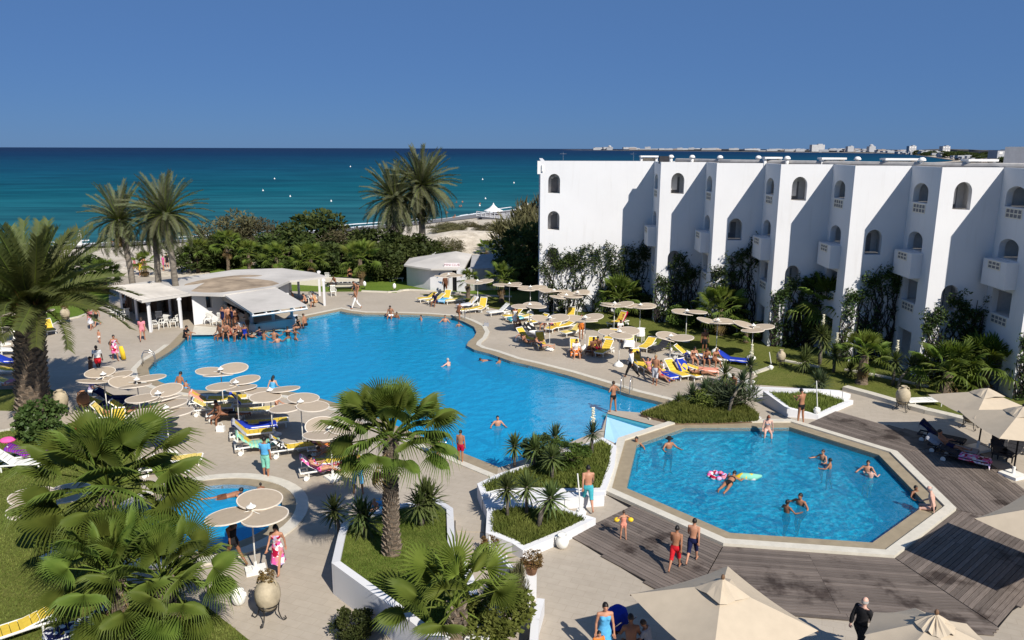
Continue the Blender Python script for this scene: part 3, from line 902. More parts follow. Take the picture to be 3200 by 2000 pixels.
# rainwater bracket at the sea corner
cb = MB(); cb.box((A0.x - .12, A0.y + .25, ZR - .45), (.24, .5, 1.0)); cb.box((A0.x + .15, A0.y - .06, ZR - .5), (.12, .12, .5))
hobj(cb, 'corner_bracket', [M['white2']])
# roof furniture: vents, hoods, duct
duct = MB()
off = Vector((1.6, 2.2))
pl_ = [Vector(C1) + off + Vector((.4, 2)), *(c + off for c in Cs[1:6])]
duct.tube([(p.x, p.y, ZR + .12) for p in pl_], .16, 8)
hobj(duct, 'roof_duct', [M['concrete']])
def vent(px, Y, kind):
    p = W(px, 495, Y); v = MB()
    if kind == 'dome':
        v.tube([(p.x, p.y, ZR - .12), (p.x, p.y, ZR + .36)], .12, 10); v.lathe([(.22, ZR + .34), (.22, ZR + .41), (.17, ZR + .50), (.09, ZR + .55), (0, ZR + .56)], 12, (p.x, p.y, 0))
        hobj(v, 'roof_vent', [M['white2']], True)
    else:
        w = kind
        for sx in (-1, 1): v.box((p.x + sx * w * .42, p.y - sx * w * .0, ZR + .12), (.16, .5, .5))
        v.box((p.x, p.y, ZR + .42), (w, .8, .12)); v.box((p.x, p.y + .3, ZR + .1), (w * .8, .1, .4), m=1)
        hobj(v, 'roof_hood', [M['white2'], M['cream']])
for px, Y, k in ((2097, 60.5, 'dome'), (2163, 59.6, 'dome'), (2250, 57.2, 'dome'), (2370, 55.6, 'dome'), (2460, 52.5, 'dome'), (2680, 50, 'dome'), (2882, 46.2, 'dome'),
                 (2027, 62, 1.4), (2412, 54, 1.2), (2600, 51, 1.6), (2812, 48, 2.1), (3062, 44.5, 1.7)): vent(px, Y, k)
for px, Y in ((1760, 63), (1980, 62.5)):
    p = W(px, 480, Y); v = MB(); v.tube([(p.x, p.y, ZR - .1), (p.x, p.y, ZR + .75)], .02, 5); v.tube([(p.x - .25, p.y, ZR + .6), (p.x + .25, p.y, ZR + .6)], .012, 4)
    hobj(v, 'aerial', [M['steel']])
p = W(2075, 490, 58.5); v = MB(); v.box((p.x, p.y, ZR + .2), (.7, .5, .55)); hobj(v, 'roof_box', [M['blackmesh']])

# --- pool bar pavilion
bar = empty('bar_pavilion', G(700, 985), 0, 'low white poolside bar with flat sandy roof and pergola posts', 'bar')
BL = bar.location.copy()
def bobj(mb, name, mats, smooth=False):
    o = mb.obj(name, mats, bar, smooth); o.location = -BL; return o
RZ = 2.45
roof_px = [(345, 895), (443, 940), (595, 918), (640, 919), (697, 921), (860, 897), (905, 877), (1022, 864), (985, 852), (880, 838), (730, 843), (560, 868), (440, 882)]
rp_ = [Vector(G(*p, RZ)[:2]) for p in roof_px]
r1 = MB(); r1.prism(rp_, RZ - .16, RZ, 0)
bobj(r1, 'roof', [M['roofwhite']])
sand = [Vector(G(*p, RZ)[:2]) for p in ((597, 910), (640, 884), (680, 872), (740, 868), (800, 872), (850, 878), (872, 886), (850, 893), (740, 908), (690, 914), (640, 914))]
r2 = MB(); r2.prism(sand, RZ - .01, RZ + .02); r2.prism(smooth_poly([Vector(G(*p, RZ)[:2]) for p in ((560, 893), (640, 872), (760, 858), (840, 862), (700, 870), (620, 888))], 1), RZ - .01, RZ + .015)
bobj(r2, 'roof_sand', [plain('blown sand and leaves', (.33, .26, .19), .95, .05, .35, .9, .5)])
# corrugation slats on the left pergola roof
sl = MB()
LA, LB, LC, LD = [G(*p, RZ) for p in ((345, 895), (443, 940), (595, 918), (500, 885))]
for k in range(14):
    f = (k + .5) / 14
    a, b = LA.lerp(LB, f), LD.lerp(LC, f)
    dd = (b - a).normalized()
    sl.tube([a - dd * .25 + Vector((0, 0, .03)), b - dd * .1 + Vector((0, 0, .03))], [(.05, .03)] * 2, 4, side=(0, 0, 1))
bobj(sl, 'roof_slats', [M['roofwhite']])
# walls
fw0, fw1 = G(607, 1016), G(712, 1000)
wt = RZ - .16
wl = MB()
dirw = (fw1 - fw0).normalized()
Pq = wall_panel(wl, fw0, fw1, 0, wt, [(1.0, 1.45, 1.15, 2.05, 0)], 0, .3)
eR = G(905, 955) ; eRt = Vector((eR.x, eR.y, 0))
# back range and the east end wall
side0 = fw0; bk0 = fw0 + Vector((-1.2, 5.0, 0)); bkR = G(905, 935)
wall_panel(wl, bk0, fw0, 0, wt, [], 0)
wall_panel(wl, bkR + Vector((-.4, 2.2, 0)), bk0, 0, wt, [], 0)
eF = G(905, 960)
wall_panel(wl, eF, bkR + Vector((-.4, 2.2, 0)), 0, wt, [], 0)
wall_panel(wl, G(864, 968), eF, 0, wt, [], 0)
bobj(wl, 'wall', [M['white']])
wd_ = MB()
q = [Pq(1.0, 1.15, .25), Pq(1.45, 1.15, .25), Pq(1.45, 2.05, .25), Pq(1.0, 2.05, .25)]
wd_.add(q, [(0, 1, 2, 3)]); bobj(wd_, 'window', [M['glass']])
fr = MB()
for s in (.96, 1.45):
    qq = [Pq(s, 1.12, -.05), Pq(s + .05, 1.12, -.05), Pq(s + .05, 2.09, -.05), Pq(s, 2.09, -.05), Pq(s, 1.12, .1), Pq(s + .05, 1.12, .1), Pq(s + .05, 2.09, .1), Pq(s, 2.09, .1)]
    fr.add(qq, [(0, 1, 2, 3), (4, 7, 6, 5), (0, 4, 5, 1), (1, 5, 6, 2), (2, 6, 7, 3), (3, 7, 4, 0)])
bobj(fr, 'window_frame', [M['white2']])
# black sheet over the solid side wall, an open store's shade as colour
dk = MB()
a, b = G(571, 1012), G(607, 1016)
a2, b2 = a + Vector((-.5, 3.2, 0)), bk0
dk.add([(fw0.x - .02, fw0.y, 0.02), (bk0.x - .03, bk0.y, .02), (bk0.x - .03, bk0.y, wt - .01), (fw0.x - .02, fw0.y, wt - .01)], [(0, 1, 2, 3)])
bobj(dk, 'doorway_shade', [M['dark']])
# timber screen at the back of the left pergola
sc = MB()
c0, c1 = G(400, 975), Vector((bk0.x, bk0.y, 0))
for k in range(14):
    p = c0.lerp(c1, k / 13); sc.box((p.x, p.y, wt / 2), (.16, .06, wt - .02), math.atan2(c1.y - c0.y, c1.x - c0.x))
sc.prism([Vector(c0[:2]) + Vector((0, .05)), Vector(c1[:2]) + Vector((0, .05)), Vector(c1[:2]) + Vector((0, .12)), Vector(c0[:2]) + Vector((0, .12))], 0, wt - .03)
bobj(sc, 'back_screen', [M['wood']])
for px, py in ((472, 1038), (568, 1025), (430, 1000), (385, 985), (535, 992), (1015, 955), (935, 930), (910, 950), (1000, 925)):
    p = G(px, py); c = MB(); c.box((p.x, p.y, wt / 2), (.17, .17, wt)); c.box((p.x, p.y, wt - .12), (.30, .17, .14), .3)
    bobj(c, 'post', [M['white']])
# swim-up counter under a lean-to canopy
K = [G(698, 921, 2.36), G(860, 898, 2.36), G(960, 956, 1.95), G(787, 979, 1.95)]
cn = MB()
cn.add([k + Vector((0, 0, .05)) for k in K] + K, [(0, 3, 2, 1), (4, 5, 6, 7), (0, 1, 5, 4), (1, 2, 6, 5), (2, 3, 7, 6), (3, 0, 4, 7)])
bobj(cn, 'canopy', [M['roofwhite']])
bm_ = MB()
for f in (.02, .25, .5, .75, .98):
    a, b = K[0].lerp(K[1], f), K[3].lerp(K[2], f)
    bm_.tube([a - Vector((0, 0, .08)), b + (b - a).normalized() * .08 - Vector((0, 0, .08))], [(.05, .08)] * 2, 4, side=(1, 0, 0))
bm_.tube([K[3] - Vector((0, 0, .2)), K[2] - Vector((0, 0, .2))], .07, 4)
bobj(bm_, 'canopy_beam', [M['white2']])
ctr = [G(738, 1036), G(800, 1040), G(915, 1022), G(930, 1008)]
cm = MB()
for a, b in zip(ctr, ctr[1:]):
    d = (b - a).normalized(); nn = Vector((-d.y, d.x, 0))
    cm.prism([a, b, b + nn * .5, a + nn * .5], -.5, .55, 0)
    cm.prism([a - nn * .06, b - nn * .06, b + nn * .56, a + nn * .56], .56, .63, 0)
bobj(cm, 'counter', [M['white']])
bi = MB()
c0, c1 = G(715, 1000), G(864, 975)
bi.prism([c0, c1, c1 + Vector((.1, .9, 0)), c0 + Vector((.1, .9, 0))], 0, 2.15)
bobj(bi, 'bar_inner_shade', [M['dark']])  # solid black block; shade inside the bar put in its colour
for px, py, z0 in ((786, 1036, 0), (853, 1030, 0), (911, 1022, 0)):
    p = G(px, py); c = MB(); c.box((p.x, p.y + .25, 1.22), (.18, .18, 1.36)); bobj(c, 'counter_post', [M['white']])
sd = MB()
a, b = G(700, 1003), G(786, 1034)
sd.add([(a.x, a.y, .0), (b.x, b.y, .0), (b.x, b.y, 1.0), (a.x, a.y, 1.35)], [(0, 1, 2, 3)])
sd.add([(a.x, a.y, 1.62), (b.x, b.y, 1.25), (b.x, b.y, 1.85), (a.x, a.y, 2.25)], [(0, 1, 2, 3)])
bobj(sd, 'side_panel', [M['concrete']])
# white step the bathers sit on
stp = MB(); a, b = G(640, 1040), G(800, 1048)
stp.prism([G(600, 1047), G(690, 1046), G(800, 1046), G(795, 1036), G(740, 1030), G(607, 1020)], .002, .06)
bobj(stp, 'terrace_slab', [M['coping2']])

# --- children's club hut
hut = empty('club_hut', G(1345, 905), 0, 'small white club hut with low hipped roof, sign and wall paintings', 'hut')
UL = hut.location.copy()
def uobj(mb, name, mats, smooth=False):
    o = mb.obj(name, mats, hut, smooth); o.location = -UL; return o
fl, fr_ = G(1345, 907), G(1458, 913)
bl = G(1272, 892)
dback = Vector((2.0, 8.5, 0))
rb = fr_ + dback
hz = 2.15
hw = MB()
Ph = wall_panel(hw, fl, fr_, 0, hz, [(2.15, 2.62, .02, 2.0, 0)], 0, .2)
wall_panel(hw, bl, fl, 0, hz, [], 0)
wall_panel(hw, bl + dback, bl, 0, hz, [], 0)
wall_panel(hw, fr_, rb, 0, hz, [], 0)
uobj(hw, 'wall', [M['white']])
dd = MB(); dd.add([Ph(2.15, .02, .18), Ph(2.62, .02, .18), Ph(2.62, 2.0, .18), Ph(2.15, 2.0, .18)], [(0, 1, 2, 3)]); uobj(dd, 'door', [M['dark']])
E = [G(1262, 828, hz), G(1347, 840, hz), G(1450, 840, hz), W(1475, 795, 77.0), W(1425, 785, 76.2), W(1280, 806, 78.5)]
E[3].z = hz + .45
rr = MB()
rr.add(E, [(0, 1, 4, 5), (1, 2, 4), (2, 3, 4)])
rr.add([E[0], E[1], E[1] - Vector((0, 0, .14)), E[0] - Vector((0, 0, .14))], [(3, 2, 1, 0)])
rr.add([E[1], E[2], E[2] - Vector((0, 0, .14)), E[1] - Vector((0, 0, .14))], [(3, 2, 1, 0)])
rr.add([E[2], E[3], E[3] - Vector((0, 0, .14)), E[2] - Vector((0, 0, .14))], [(3, 2, 1, 0)])
rr.add([e - Vector((0, 0, .14)) for e in E[:4]] , [(0, 1, 2, 3)])
rr.add([E[5], E[4], E[3], (E[3].x, E[3].y, 0), (E[5].x, E[5].y, 0)], [(0, 1, 2, 3, 4)])
uobj(rr, 'roof', [M['roofwhite']])
# grey annex
an = MB()
a0, a1 = Vector((E[3].x, E[3].y, 0)), W(1585, 803, 79); a1.z = 0
an.prism([Vector(a0[:2]), Vector(fr_[:2]) + Vector((.3, .6)), Vector((G(1600, 905).x, G(1600, 905).y)), Vector(a1[:2])], 0, [2.5, 2.1, 2.1, 2.5])
uobj(an, 'annex', [M['concrete']])
pip = MB(); p = G(1336, 902); pip.tube([(p.x - .03, p.y - .05, 0), (p.x - .03, p.y - .05, 1.6)], .09, 8); uobj(pip, 'drain_pipe', [M['white2']])
# sign MINI CLUB on the roof edge
def text_obj(s, size, mat, parent, mw, ext=.004):
    c = bpy.data.curves.new('lettering', 'FONT'); c.body = s; c.size = size; c.extrude = ext; c.align_x = 'CENTER'; c.align_y = 'CENTER'; c.resolution_u = 2
    tmp = bpy.data.objects.new('tmp', c); COL.objects.link(tmp)
    dg = bpy.context.evaluated_depsgraph_get(); me = bpy.data.meshes.new_from_object(tmp.evaluated_get(dg)); bpy.data.objects.remove(tmp)
    me.materials.clear(); me.materials.append(mat)
    o = link('lettering', me, parent); o.matrix_local = mw; return o
sg0, sg1 = W(1388, 829, 70.9), W(1436, 829, 70.9)
wS = (sg1 - sg0).length
mid = (sg0 + sg1) / 2
sb = MB(); sb.box((0, 0, 0), (wS, .04, .44)); sb.tube([(-wS * .4, .02, -.2), (-wS * .4, .1, -.62)], .02, 4); sb.tube([(wS * .4, .02, -.2), (wS * .4, .1, -.62)], .02, 4)
so = sb.obj('sign_board', [plain('pinkish white sign board', (.78, .70, .72), .6, .2, .04)], hut); so.location = mid - UL
text_obj('MINI CLUB', .30, plain('dark red sign lettering', (.16, .05, .07), .6, .2, .1), so, Matrix.Translation((0, -.025, .03)) @ Matrix.Rotation(R(90), 4, 'X'))
# plain painted shapes on the front wall (flat print)
for s, z, w, h, rz in ((.95, 1.55, .42, .26, .6), (.72, 1.25, .20, .12, .3), (1.0, .80, .50, .22, -.25)):
    a = MB(); pts = []
    for k in range(9):
        t = 2 * math.pi * k / 9; rr_ = 1 if k % 3 else .55
        x, y = w / 2 * rr_ * math.cos(t), h / 2 * rr_ * math.sin(t)
        pts.append(Ph(s + x * math.cos(rz) - y * math.sin(rz), z + x * math.sin(rz) + y * math.cos(rz), -.006))
    a.add(pts, [tuple(range(9))]); uobj(a, 'wall_painting', [plain('blue grey wall paint', (.06, .14, .26), .7, .2, .4, 6)])
# white lamps on the hut wall and annex
for px, py, Y in ((1487, 870, 70.5), (1438, 856, 70.9), (1395, 836, 71)):
    p = W(px, py, Y); a = MB(); a.ell((p.x, p.y, p.z), (.12, .12, .12), 8, 6); uobj(a, 'wall_lamp', [M['lamp']], True)

# --- beach terrace beyond the dunes
bt = empty('beach_terrace', W(1560, 720, 168), 0, 'grey beach terrace with white railings above the sand', 'terrace')
TL = bt.location.copy()
def tobj(mb, name, mats, smooth=False):
    o = mb.obj(name, mats, bt, smooth); o.location = -TL; return o
TY = 168
p0, p1 = W(1490, 676, TY), W(1590, 684, TY - 8)
zt = W(1490, 676, TY).z
tb = MB(); q0, q1 = Vector(p0[:2]), Vector(p1[:2])
tb.prism([q0, q1, q1 + Vector((24, 16)), q0 + Vector((14, 22))], -3, zt)
tobj(tb, 'wall', [M['concrete']])
wdw = MB(); c = W(1502, 688, TY - 1.2); wdw.box(c, (1.0, .3, 1.0)); tobj(wdw, 'opening', [M['dark']])  # black box on the wall; an opening's shade put in its colour
for k in range(7):
    f = k / 7
    a = q0.lerp(q1, f); b = q0.lerp(q1, f + 1 / 7)
    g = MB()
    g.tube([(a.x, a.y, zt), (a.x, a.y, zt + 1.1)], .12, 4); g.tube([(a.x, a.y, zt + 1.05), (b.x, b.y, zt + 1.05)], .07, 4); g.tube([(a.x, a.y, zt + .6), (b.x, b.y, zt + .6)], .05, 4); g.tube([(a.x, a.y, zt + .12), (b.x, b.y, zt + .12)], .09, 4)
    tobj(g, 'railing', [M['white']])
def beach_hut_roof(px, py, Y, lab):
    p = W(px, py, Y); g = MB(); n = 8
    g.lathe([(0, 0), (.25, -.55), (1.0, -1.25), (2.1, -1.75), (2.15, -1.85)], 8, (0, 0, 0))
    o = empty('thatched_parasol', p, 0, lab, 'parasol', 'pale peaked parasols on the beach terrace')
    g.obj('canopy', [M['white2']], o)
    h = MB(); h.tube([(0, 0, -1.6), (0, 0, -4.2)], .12, 6)
    for k in range(6):
        t = k * math.pi / 3; h.tube([(1.7 * math.cos(t), 1.7 * math.sin(t), -1.7), (1.7 * math.cos(t), 1.7 * math.sin(t), -4.2)], .07, 4)
    h.obj('post', [M['wood']], o)
beach_hut_roof(1542, 633, 172, 'white peaked parasol above the middle of the beach terrace railing')
beach_hut_roof(1643, 624, 175, 'white peaked parasol beside the hotel corner above the reeds')
# ------------------------------------------------------------------ planters and low walls
def planter(px, label, fill, cap=.24, sink=.10, base=-.02, fillname='soil', wallmat='white'):
    """px: (x, y, rim height) round the rim; wall thing with a sloping bed inside"""
    P3 = [G(x, y, z) for x, y, z in px]
    if area(P3) < 0: P3 = P3[::-1]
    root = empty('planter', (P3[0].x, P3[0].y, 0), 0, label, 'planter'); L = root.location.copy()
    P2 = [Vector(p[:2]) for p in P3]; Q2 = offset_poly(P2, -cap); n = len(P2)
    mb = MB()
    for i in range(n):
        j = (i + 1) % n
        a, b, c, d = P2[i], P2[j], Q2[j], Q2[i]; za, zb = P3[i].z, P3[j].z
        mb.add([(a.x, a.y, za), (b.x, b.y, zb), (c.x, c.y, zb), (d.x, d.y, za), (a.x, a.y, base), (b.x, b.y, base), (c.x, c.y, zb - .3), (d.x, d.y, za - .3)],
               [(0, 1, 2, 3), (0, 4, 5, 1), (3, 2, 6, 7)])
    o = mb.obj('wall', [M[wallmat]], root); o.location = -L
    zs = [p.z - sink for p in P3]
    tris = geometry.tessellate_polygon([[Vector((p.x, p.y, 0)) for p in Q2]])
    # refine the bed so that it can undulate
    bm = bmesh.new(); vs = [bm.verts.new((p.x, p.y, z)) for p, z in zip(Q2, zs)]
    for t in tris: bm.faces.new([vs[i] for i in t])
    bmesh.ops.subdivide_edges(bm, edges=bm.edges[:], cuts=3, use_grid_fill=True)
    me = bpy.data.meshes.new(fillname); bm.to_mesh(me); bm.free(); me.materials.append(M[fill])
    o = link(fillname, me, root); o.location = -L
    def zf(x, y):
        w = [1 / (((x - p.x) ** 2 + (y - p.y) ** 2) + .05) for p in Q2]
        return sum(a * b for a, b in zip(w, zs)) / sum(w)
    from mathutils.bvhtree import BVHTree
    bv = BVHTree.FromPolygons([v.co.copy() for v in me.vertices], [tuple(p.vertices) for p in me.polygons])
    def zfun(x, y):
        h = bv.ray_cast(Vector((x, y, 5)), Vector((0, 0, -1)))
        return h[0].z if h[0] else zf(x, y)
    return Q2, zfun
Q1, Z1 = planter([(1036, 1759, 1.02), (1057, 1668, .72), (1069, 1634, .55), (1140, 1606, .28), (1247, 1575, .14), (1367, 1556, .14), (1416, 1588, .35), (1422, 1690, .75), (1480, 1800, .95), (1530, 1990, 1.0), (1345, 1990, 1.0), (1205, 1882, 1.02)],
                 'large white walled planter of bright lawn at the front centre', 'lawn2', fillname='lawn_bed')
Q2_, Z2 = planter([(1491, 1511, .60), (1557, 1480, .55), (1700, 1432, .45), (1884, 1366, .30), (1927, 1394, .25), (1921, 1450, .25), (1893, 1531, .25), (1755, 1534, .40), (1600, 1530, .50), (1506, 1552, .58)],
                  'upper bed of the stepped white planter between the two pools', 'soil')
Q3, Z3 = planter([(1522, 1592, .45), (1518, 1664, .45), (1600, 1697, .38), (1634, 1720, .34), (1775, 1662, .34), (1862, 1619, .30), (1758, 1586, .40), (1610, 1576, .45)],
                 'lower front bed of the stepped white planter beside the steps', 'soil')
Q5, Z5 = planter([(2385, 1222, .66), (2460, 1276, .45), (2558, 1298, .22), (2667, 1251, .22), (2600, 1238, .35), (2553, 1224, .5), (2470, 1223, .62)],
                 'low white triangular planter by the corner of the board deck', 'soil')
Q4 = [Vector(G(*p)[:2]) for p in ((2002, 1302), (2096, 1268), (2136, 1248), (2268, 1232), (2372, 1306), (2368, 1324), (2240, 1330), (2116, 1331))]
isl = MB(); isl.prism(Q4, -.02, .12); props(isl.obj('planting_bed', M['soil']), kind='structure')
def low_wall(px, h, label, w=.25, mat='white', name='garden_wall', slope=None):
    P = [Vector(G(x, y, z)[:2]) for x, y, z in px]
    mb = MB(); L = P[0]
    for k, (a, b) in enumerate(zip(P, P[1:])):
        d = (b - a).normalized(); nn = Vector((-d.y, d.x)) * (w / 2)
        za, zb = px[k][2], px[k + 1][2]
        mb.prism([a - nn, b - nn, b + nn, a + nn], -.02, [za, zb, zb, za])
    o = mb.obj(name, M[mat]); props(o, label, 'wall'); return o
low_wall([(2334, 1204, .62), (2366, 1210, .66), (2500, 1216, .66), (2592, 1219, .60), (2628, 1222, .5), (2652, 1229, .25)], 0, 'white retaining wall between the east lawn and the triangular planter')
low_wall([(2270, 1229, .15), (2330, 1270, .12), (2376, 1305, .10)], 0, 'thin white kerb wall along the ramp beside the island bed', .12)
low_wall([(1862, 1545, .22), (1895, 1536, .24)], 0, 'short white wall end at the plunge pool corner', .2) if False else None
ch = MB(); P = [G(x, y, .46) for x, y in ((1506, 1554), (1600, 1534), (1757, 1537), (1890, 1535), (1888, 1546), (1768, 1555), (1742, 1572), (1606, 1576), (1520, 1588))]
ch.prism(P, -.02, .44); props(ch.obj('water_channel', M['white']), 'white stepped water channel between the two planter beds', 'channel')
low_wall([(730 * 0 + 700, 852, .9), (860, 858, .9), (940, 862, .9), (1120, 872, .9)], 0, 'long low tan wall behind the picnic lawn', .3, 'cream')
# steps going down beside the lawn planter
stp = empty('garden_steps', G(1450, 1640), 0, 'short flight of pale steps between the two white planters', 'steps'); SL = stp.location.copy()
for k, (y, z) in enumerate(((1630, .10), (1655, .07), (1690, .04))):
    a, b, c, d = G(1424, y), G(1512, y + 3), G(1512, y + 40), G(1424, y + 37)
    m_ = MB(); m_.prism([a, b, c, d], 0, z); o = m_.obj('step', M['paving'], stp); o.location = -SL
# white railing panel and parapet walls at the lower centre
low_wall([(1545, 1720, .75), (1600, 1775, .8), (1650, 1840, .85)], 0, 'thin white parapet above the steps to the lower terrace', .14)
low_wall([(1690, 1870, .5), (1672, 1935, .5), (1668, 1999, .5), (1660, 2080, .5)], 0, 'curving white parapet at the bottom centre of the terrace', .22)
fence = empty('mesh_fence', G(1540, 1745), 0, 'white wire mesh fence panel by the lower steps', 'fence'); FL = fence.location.copy()
fa, fb = G(1530, 1740, .3), G(1640, 1870, .3); m_ = MB()
for k in range(24):
    f = k / 23; p = fa.lerp(fb, f); m_.tube([(p.x, p.y, .25), (p.x, p.y, .95)], .006, 3, cap=False)
for z in (.28, .44, .6, .76, .92): m_.tube([(fa.x, fa.y, z), (fb.x, fb.y, z)], .006, 3, cap=False)
o = m_.obj('mesh_panel', M['netting'], fence); o.location = -FL
for f in (0, .5, 1):
    p = fa.lerp(fb, f); m_ = MB(); m_.tube([(p.x, p.y, 0), (p.x, p.y, 1.0)], .03, 6); o = m_.obj('post', M['plastic'], fence); o.location = -FL
# ------------------------------------------------------------------ plants
rng = random.Random(21)
def fan_leaf(name, mat, stemmat, Lp=1.2, Rb=.85, n=34, spread=232, droop=.35, split=.40, seed=0, fold=.03):
    """one fan palm leaf: stalk along +Y, pleated blade with split drooping tips"""
    r = random.Random(seed); mb = MB()
    st = [(0, Lp * f, .10 * Lp * f * (1 - f) * 2) for f in (0, .5, 1)]
    mb.tube(st, [.030, .022, .016], 4, 1, False)
    hub = Vector((0, Lp, 0)); da = R(spread) / n
    for i in range(n):
        a = -R(spread) / 2 + (i + .5) * da
        k = 1 - .30 * abs(a / (R(spread) / 2)) ** 2
        Rr = Rb * k * r.uniform(.93, 1.05); rs = Rb * split * k
        def pt(ang, rad, dz=0):
            f = rad / Rb
            z = -droop * Rb * .45 * f ** 2.2 + .10 * Rb * f - .16 * Rb * (abs(a) / 2.0) * f + dz
            return (hub.x + rad * math.sin(ang), hub.y + rad * math.cos(ang), hub.z + z)
        w = da * .5
        A, B = pt(a - w, rs, -fold), pt(a + w, rs, -fold)
        Cc = pt(a, rs, fold)
        tipw = w * .45; rm = rs + (Rr - rs) * .55
        D, E, F = pt(a - tipw, rm, -fold * .6), pt(a + tipw, rm, -fold * .6), pt(a, rm, fold * .5)
        dr = -droop * Rb * r.uniform(.15, .75)
        T = pt(a + r.uniform(-.5, .5) * w, Rr, dr)
        H = hub
        mb.add([H, A, Cc, B, D, F, E, T], [(0, 1, 2), (0, 2, 3), (1, 4, 5, 2), (2, 5, 6, 3), (4, 7, 5), (5, 7, 6)], 0)
    return mb.mesh(name, [mat, stemmat])
FANS = [fan_leaf('leaf', M['fan'], M['fan2'], seed=i, droop=d, spread=s, Lp=l) for i, (d, s, l) in enumerate(((.12, 225, 1.15), (.28, 235, 1.3), (.5, 235, 1.35), (.7, 225, 1.25)))]
FANS2 = [fan_leaf('leaf', M['fan2'], M['fan2'], n=20, seed=9 + i, droop=d, spread=s) for i, (d, s) in enumerate(((.25, 215), (.5, 235)))]
FANLO = [fan_leaf('leaf', M['fan'], M['fan2'], n=15, seed=20 + i, droop=d, fold=.05, split=.34) for i, d in enumerate((.12, .3, .55))]
FANDRY = [fan_leaf('dry_leaf', M['dry'], M['dry'], n=12, seed=40 + i, droop=1.1, spread=200, Rb=.7) for i in range(2)]
def trunk_mesh(name, h, r0, r1, mats, boots=0, lean=(0, 0), seg=12, seed=0, flare=1.25, boot_m=1, upto=1.0, bl=.16):
    """tapering trunk; boots are stubs of old leaf bases in spirals"""
    r = random.Random(seed); mb = MB(); n = max(4, int(h / .35))
    P, Rr = [], []
    for i in range(n + 1):
        f = i / n
        P.append((lean[0] * f * f + r.uniform(-.015, .015), lean[1] * f * f + r.uniform(-.015, .015), h * f - .05))
        k = r0 + (r1 - r0) * f
        k *= 1 + (flare - 1) * max(0, 1 - f * 5)
        Rr.append(k * r.uniform(.96, 1.04))
    mb.tube(P, Rr, seg, 0, True, side=(1, 0, 0))
    if boots:
        for i in range(boots):
            f = (i + .5) / boots * upto; az = i * 2.39996
            k = r0 + (r1 - r0) * f
            k *= 1 + (flare - 1) * max(0, 1 - f * 5)
            c = Vector((lean[0] * f * f, lean[1] * f * f, h * f))
            u = Vector((math.cos(az), math.sin(az), 0)); t = Vector((-u.y, u.x, 0))
            w = bl * r.uniform(.7, 1.1) * .62; l = bl * r.uniform(.8, 1.3)
            b0, b1 = c + u * (k * .88), c + u * (k * 1.0 + l * .42) + Vector((0, 0, l * .75))
            mb.add([b0 - t * w - Vector((0, 0, l * .35)), b0 + t * w - Vector((0, 0, l * .35)), b1 + t * w * .7, b1 - t * w * .7, b0 - t * w * .8 + Vector((0, 0, l * .4)), b0 + t * w * .8 + Vector((0, 0, l * .4))],
                   [(0, 1, 2, 3), (3, 2, 5, 4), (0, 3, 4), (1, 5, 2)], boot_m)
    return mb.mesh(name, mats)
def fan_palm(loc, h, r0, Rc, n, label, group=None, leaves=None, seed=0, dead=4, lean=(0, 0), boots=0, low=-50, trunkmat='bark', cat='palm'):
    r = random.Random(seed * 7 + 3)
    root = empty('fan_palm', loc, r.uniform(0, 6.28), label, cat, group)
    tm = trunk_mesh('trunk', h, r0, r0 * .72, [M[trunkmat], M['boot']], boots, lean, 10, seed, bl=max(.10, r0 * .75))
    link('trunk', tm, root)
    leaves = leaves or FANLO
    top = Vector((lean[0], lean[1], h - .05))
    for i in range(n):
        f = i / max(1, n - 1)
        el = 84 - (84 - low) * (f ** 1.15) + r.uniform(-8, 8)
        az = i * 2.39996 + r.uniform(-.25, .25)
        o = link('leaf', leaves[min(len(leaves) - 1, int(f * len(leaves)))] , root, top)
        s = Rc / 2.0 * r.uniform(.88, 1.08) * (.80 + .2 * math.sin(min(1, f * 2) * 1.57))
        o.scale = (s, s, s)
        o.rotation_euler = (Matrix.Rotation(az, 3, 'Z') @ Matrix.Rotation(R(el), 3, 'X') @ Matrix.Rotation(R(r.uniform(-35, 35)), 3, 'Y')).to_euler()
    for i in range(dead):
        o = link('dry_leaf', FANDRY[i % 2], root, top - Vector((0, 0, .12 + .05 * (i % 3))))
        s = Rc / 1.9 * r.uniform(.6, .85); o.scale = (s,) * 3
        o.rotation_euler = (Matrix.Rotation(r.uniform(0, 6.28), 3, 'Z') @ Matrix.Rotation(R(r.uniform(-82, -55)), 3, 'X')).to_euler()
    return root
def frond(name, mat, L=3.2, arch=.9, n=34, wl=.42, seed=0, lw=.022):
    """feather frond: rib rising along +Y and arching over, V-set leaflets"""
    r = random.Random(seed); mb = MB(); N = 14
    pos, tan = [Vector((0, 0, 0))], []
    ang = 0
    for i in range(N):
        f = i / N; a = -arch * f ** 1.3
        d = Vector((0, math.cos(a), math.sin(a))); tan.append(d); pos.append(pos[-1] + d * (L / N))
    tan.append(tan[-1])
    mb.tube(pos, [.035 * (1 - .85 * i / N) for i in range(N + 1)], 4, 1, False)
    for i in range(n):
        f = .10 + .88 * i / (n - 1); q = f * N; k = min(N - 1, int(q)); p = pos[k].lerp(pos[k + 1], q - k); d = tan[k]
        up = Vector((1, 0, 0)).cross(d)
        ll = wl * (math.sin(min(1, f * 3.2 + .15) * 1.57)) * (1 - .55 * max(0, f - .5) * 2 * .8) * r.uniform(.85, 1.1)
        for s in (-1, 1):
            out = (Vector((s, 0, 0)) * .80 + d * (.55 + .35 * f) + up * r.uniform(.18, .5)).normalized()
            t = p + out * ll - Vector((0, 0, ll * .12 * r.uniform(0, 2)))
            mid = p + out * ll * .5
            sd = d * lw
            mb.add([p - sd, p + sd, mid + sd * 1.1, mid - sd * 1.1, t], [(0, 1, 2, 3), (3, 2, 4)], 0)
    return mb.mesh(name, [mat, M['fan2']])
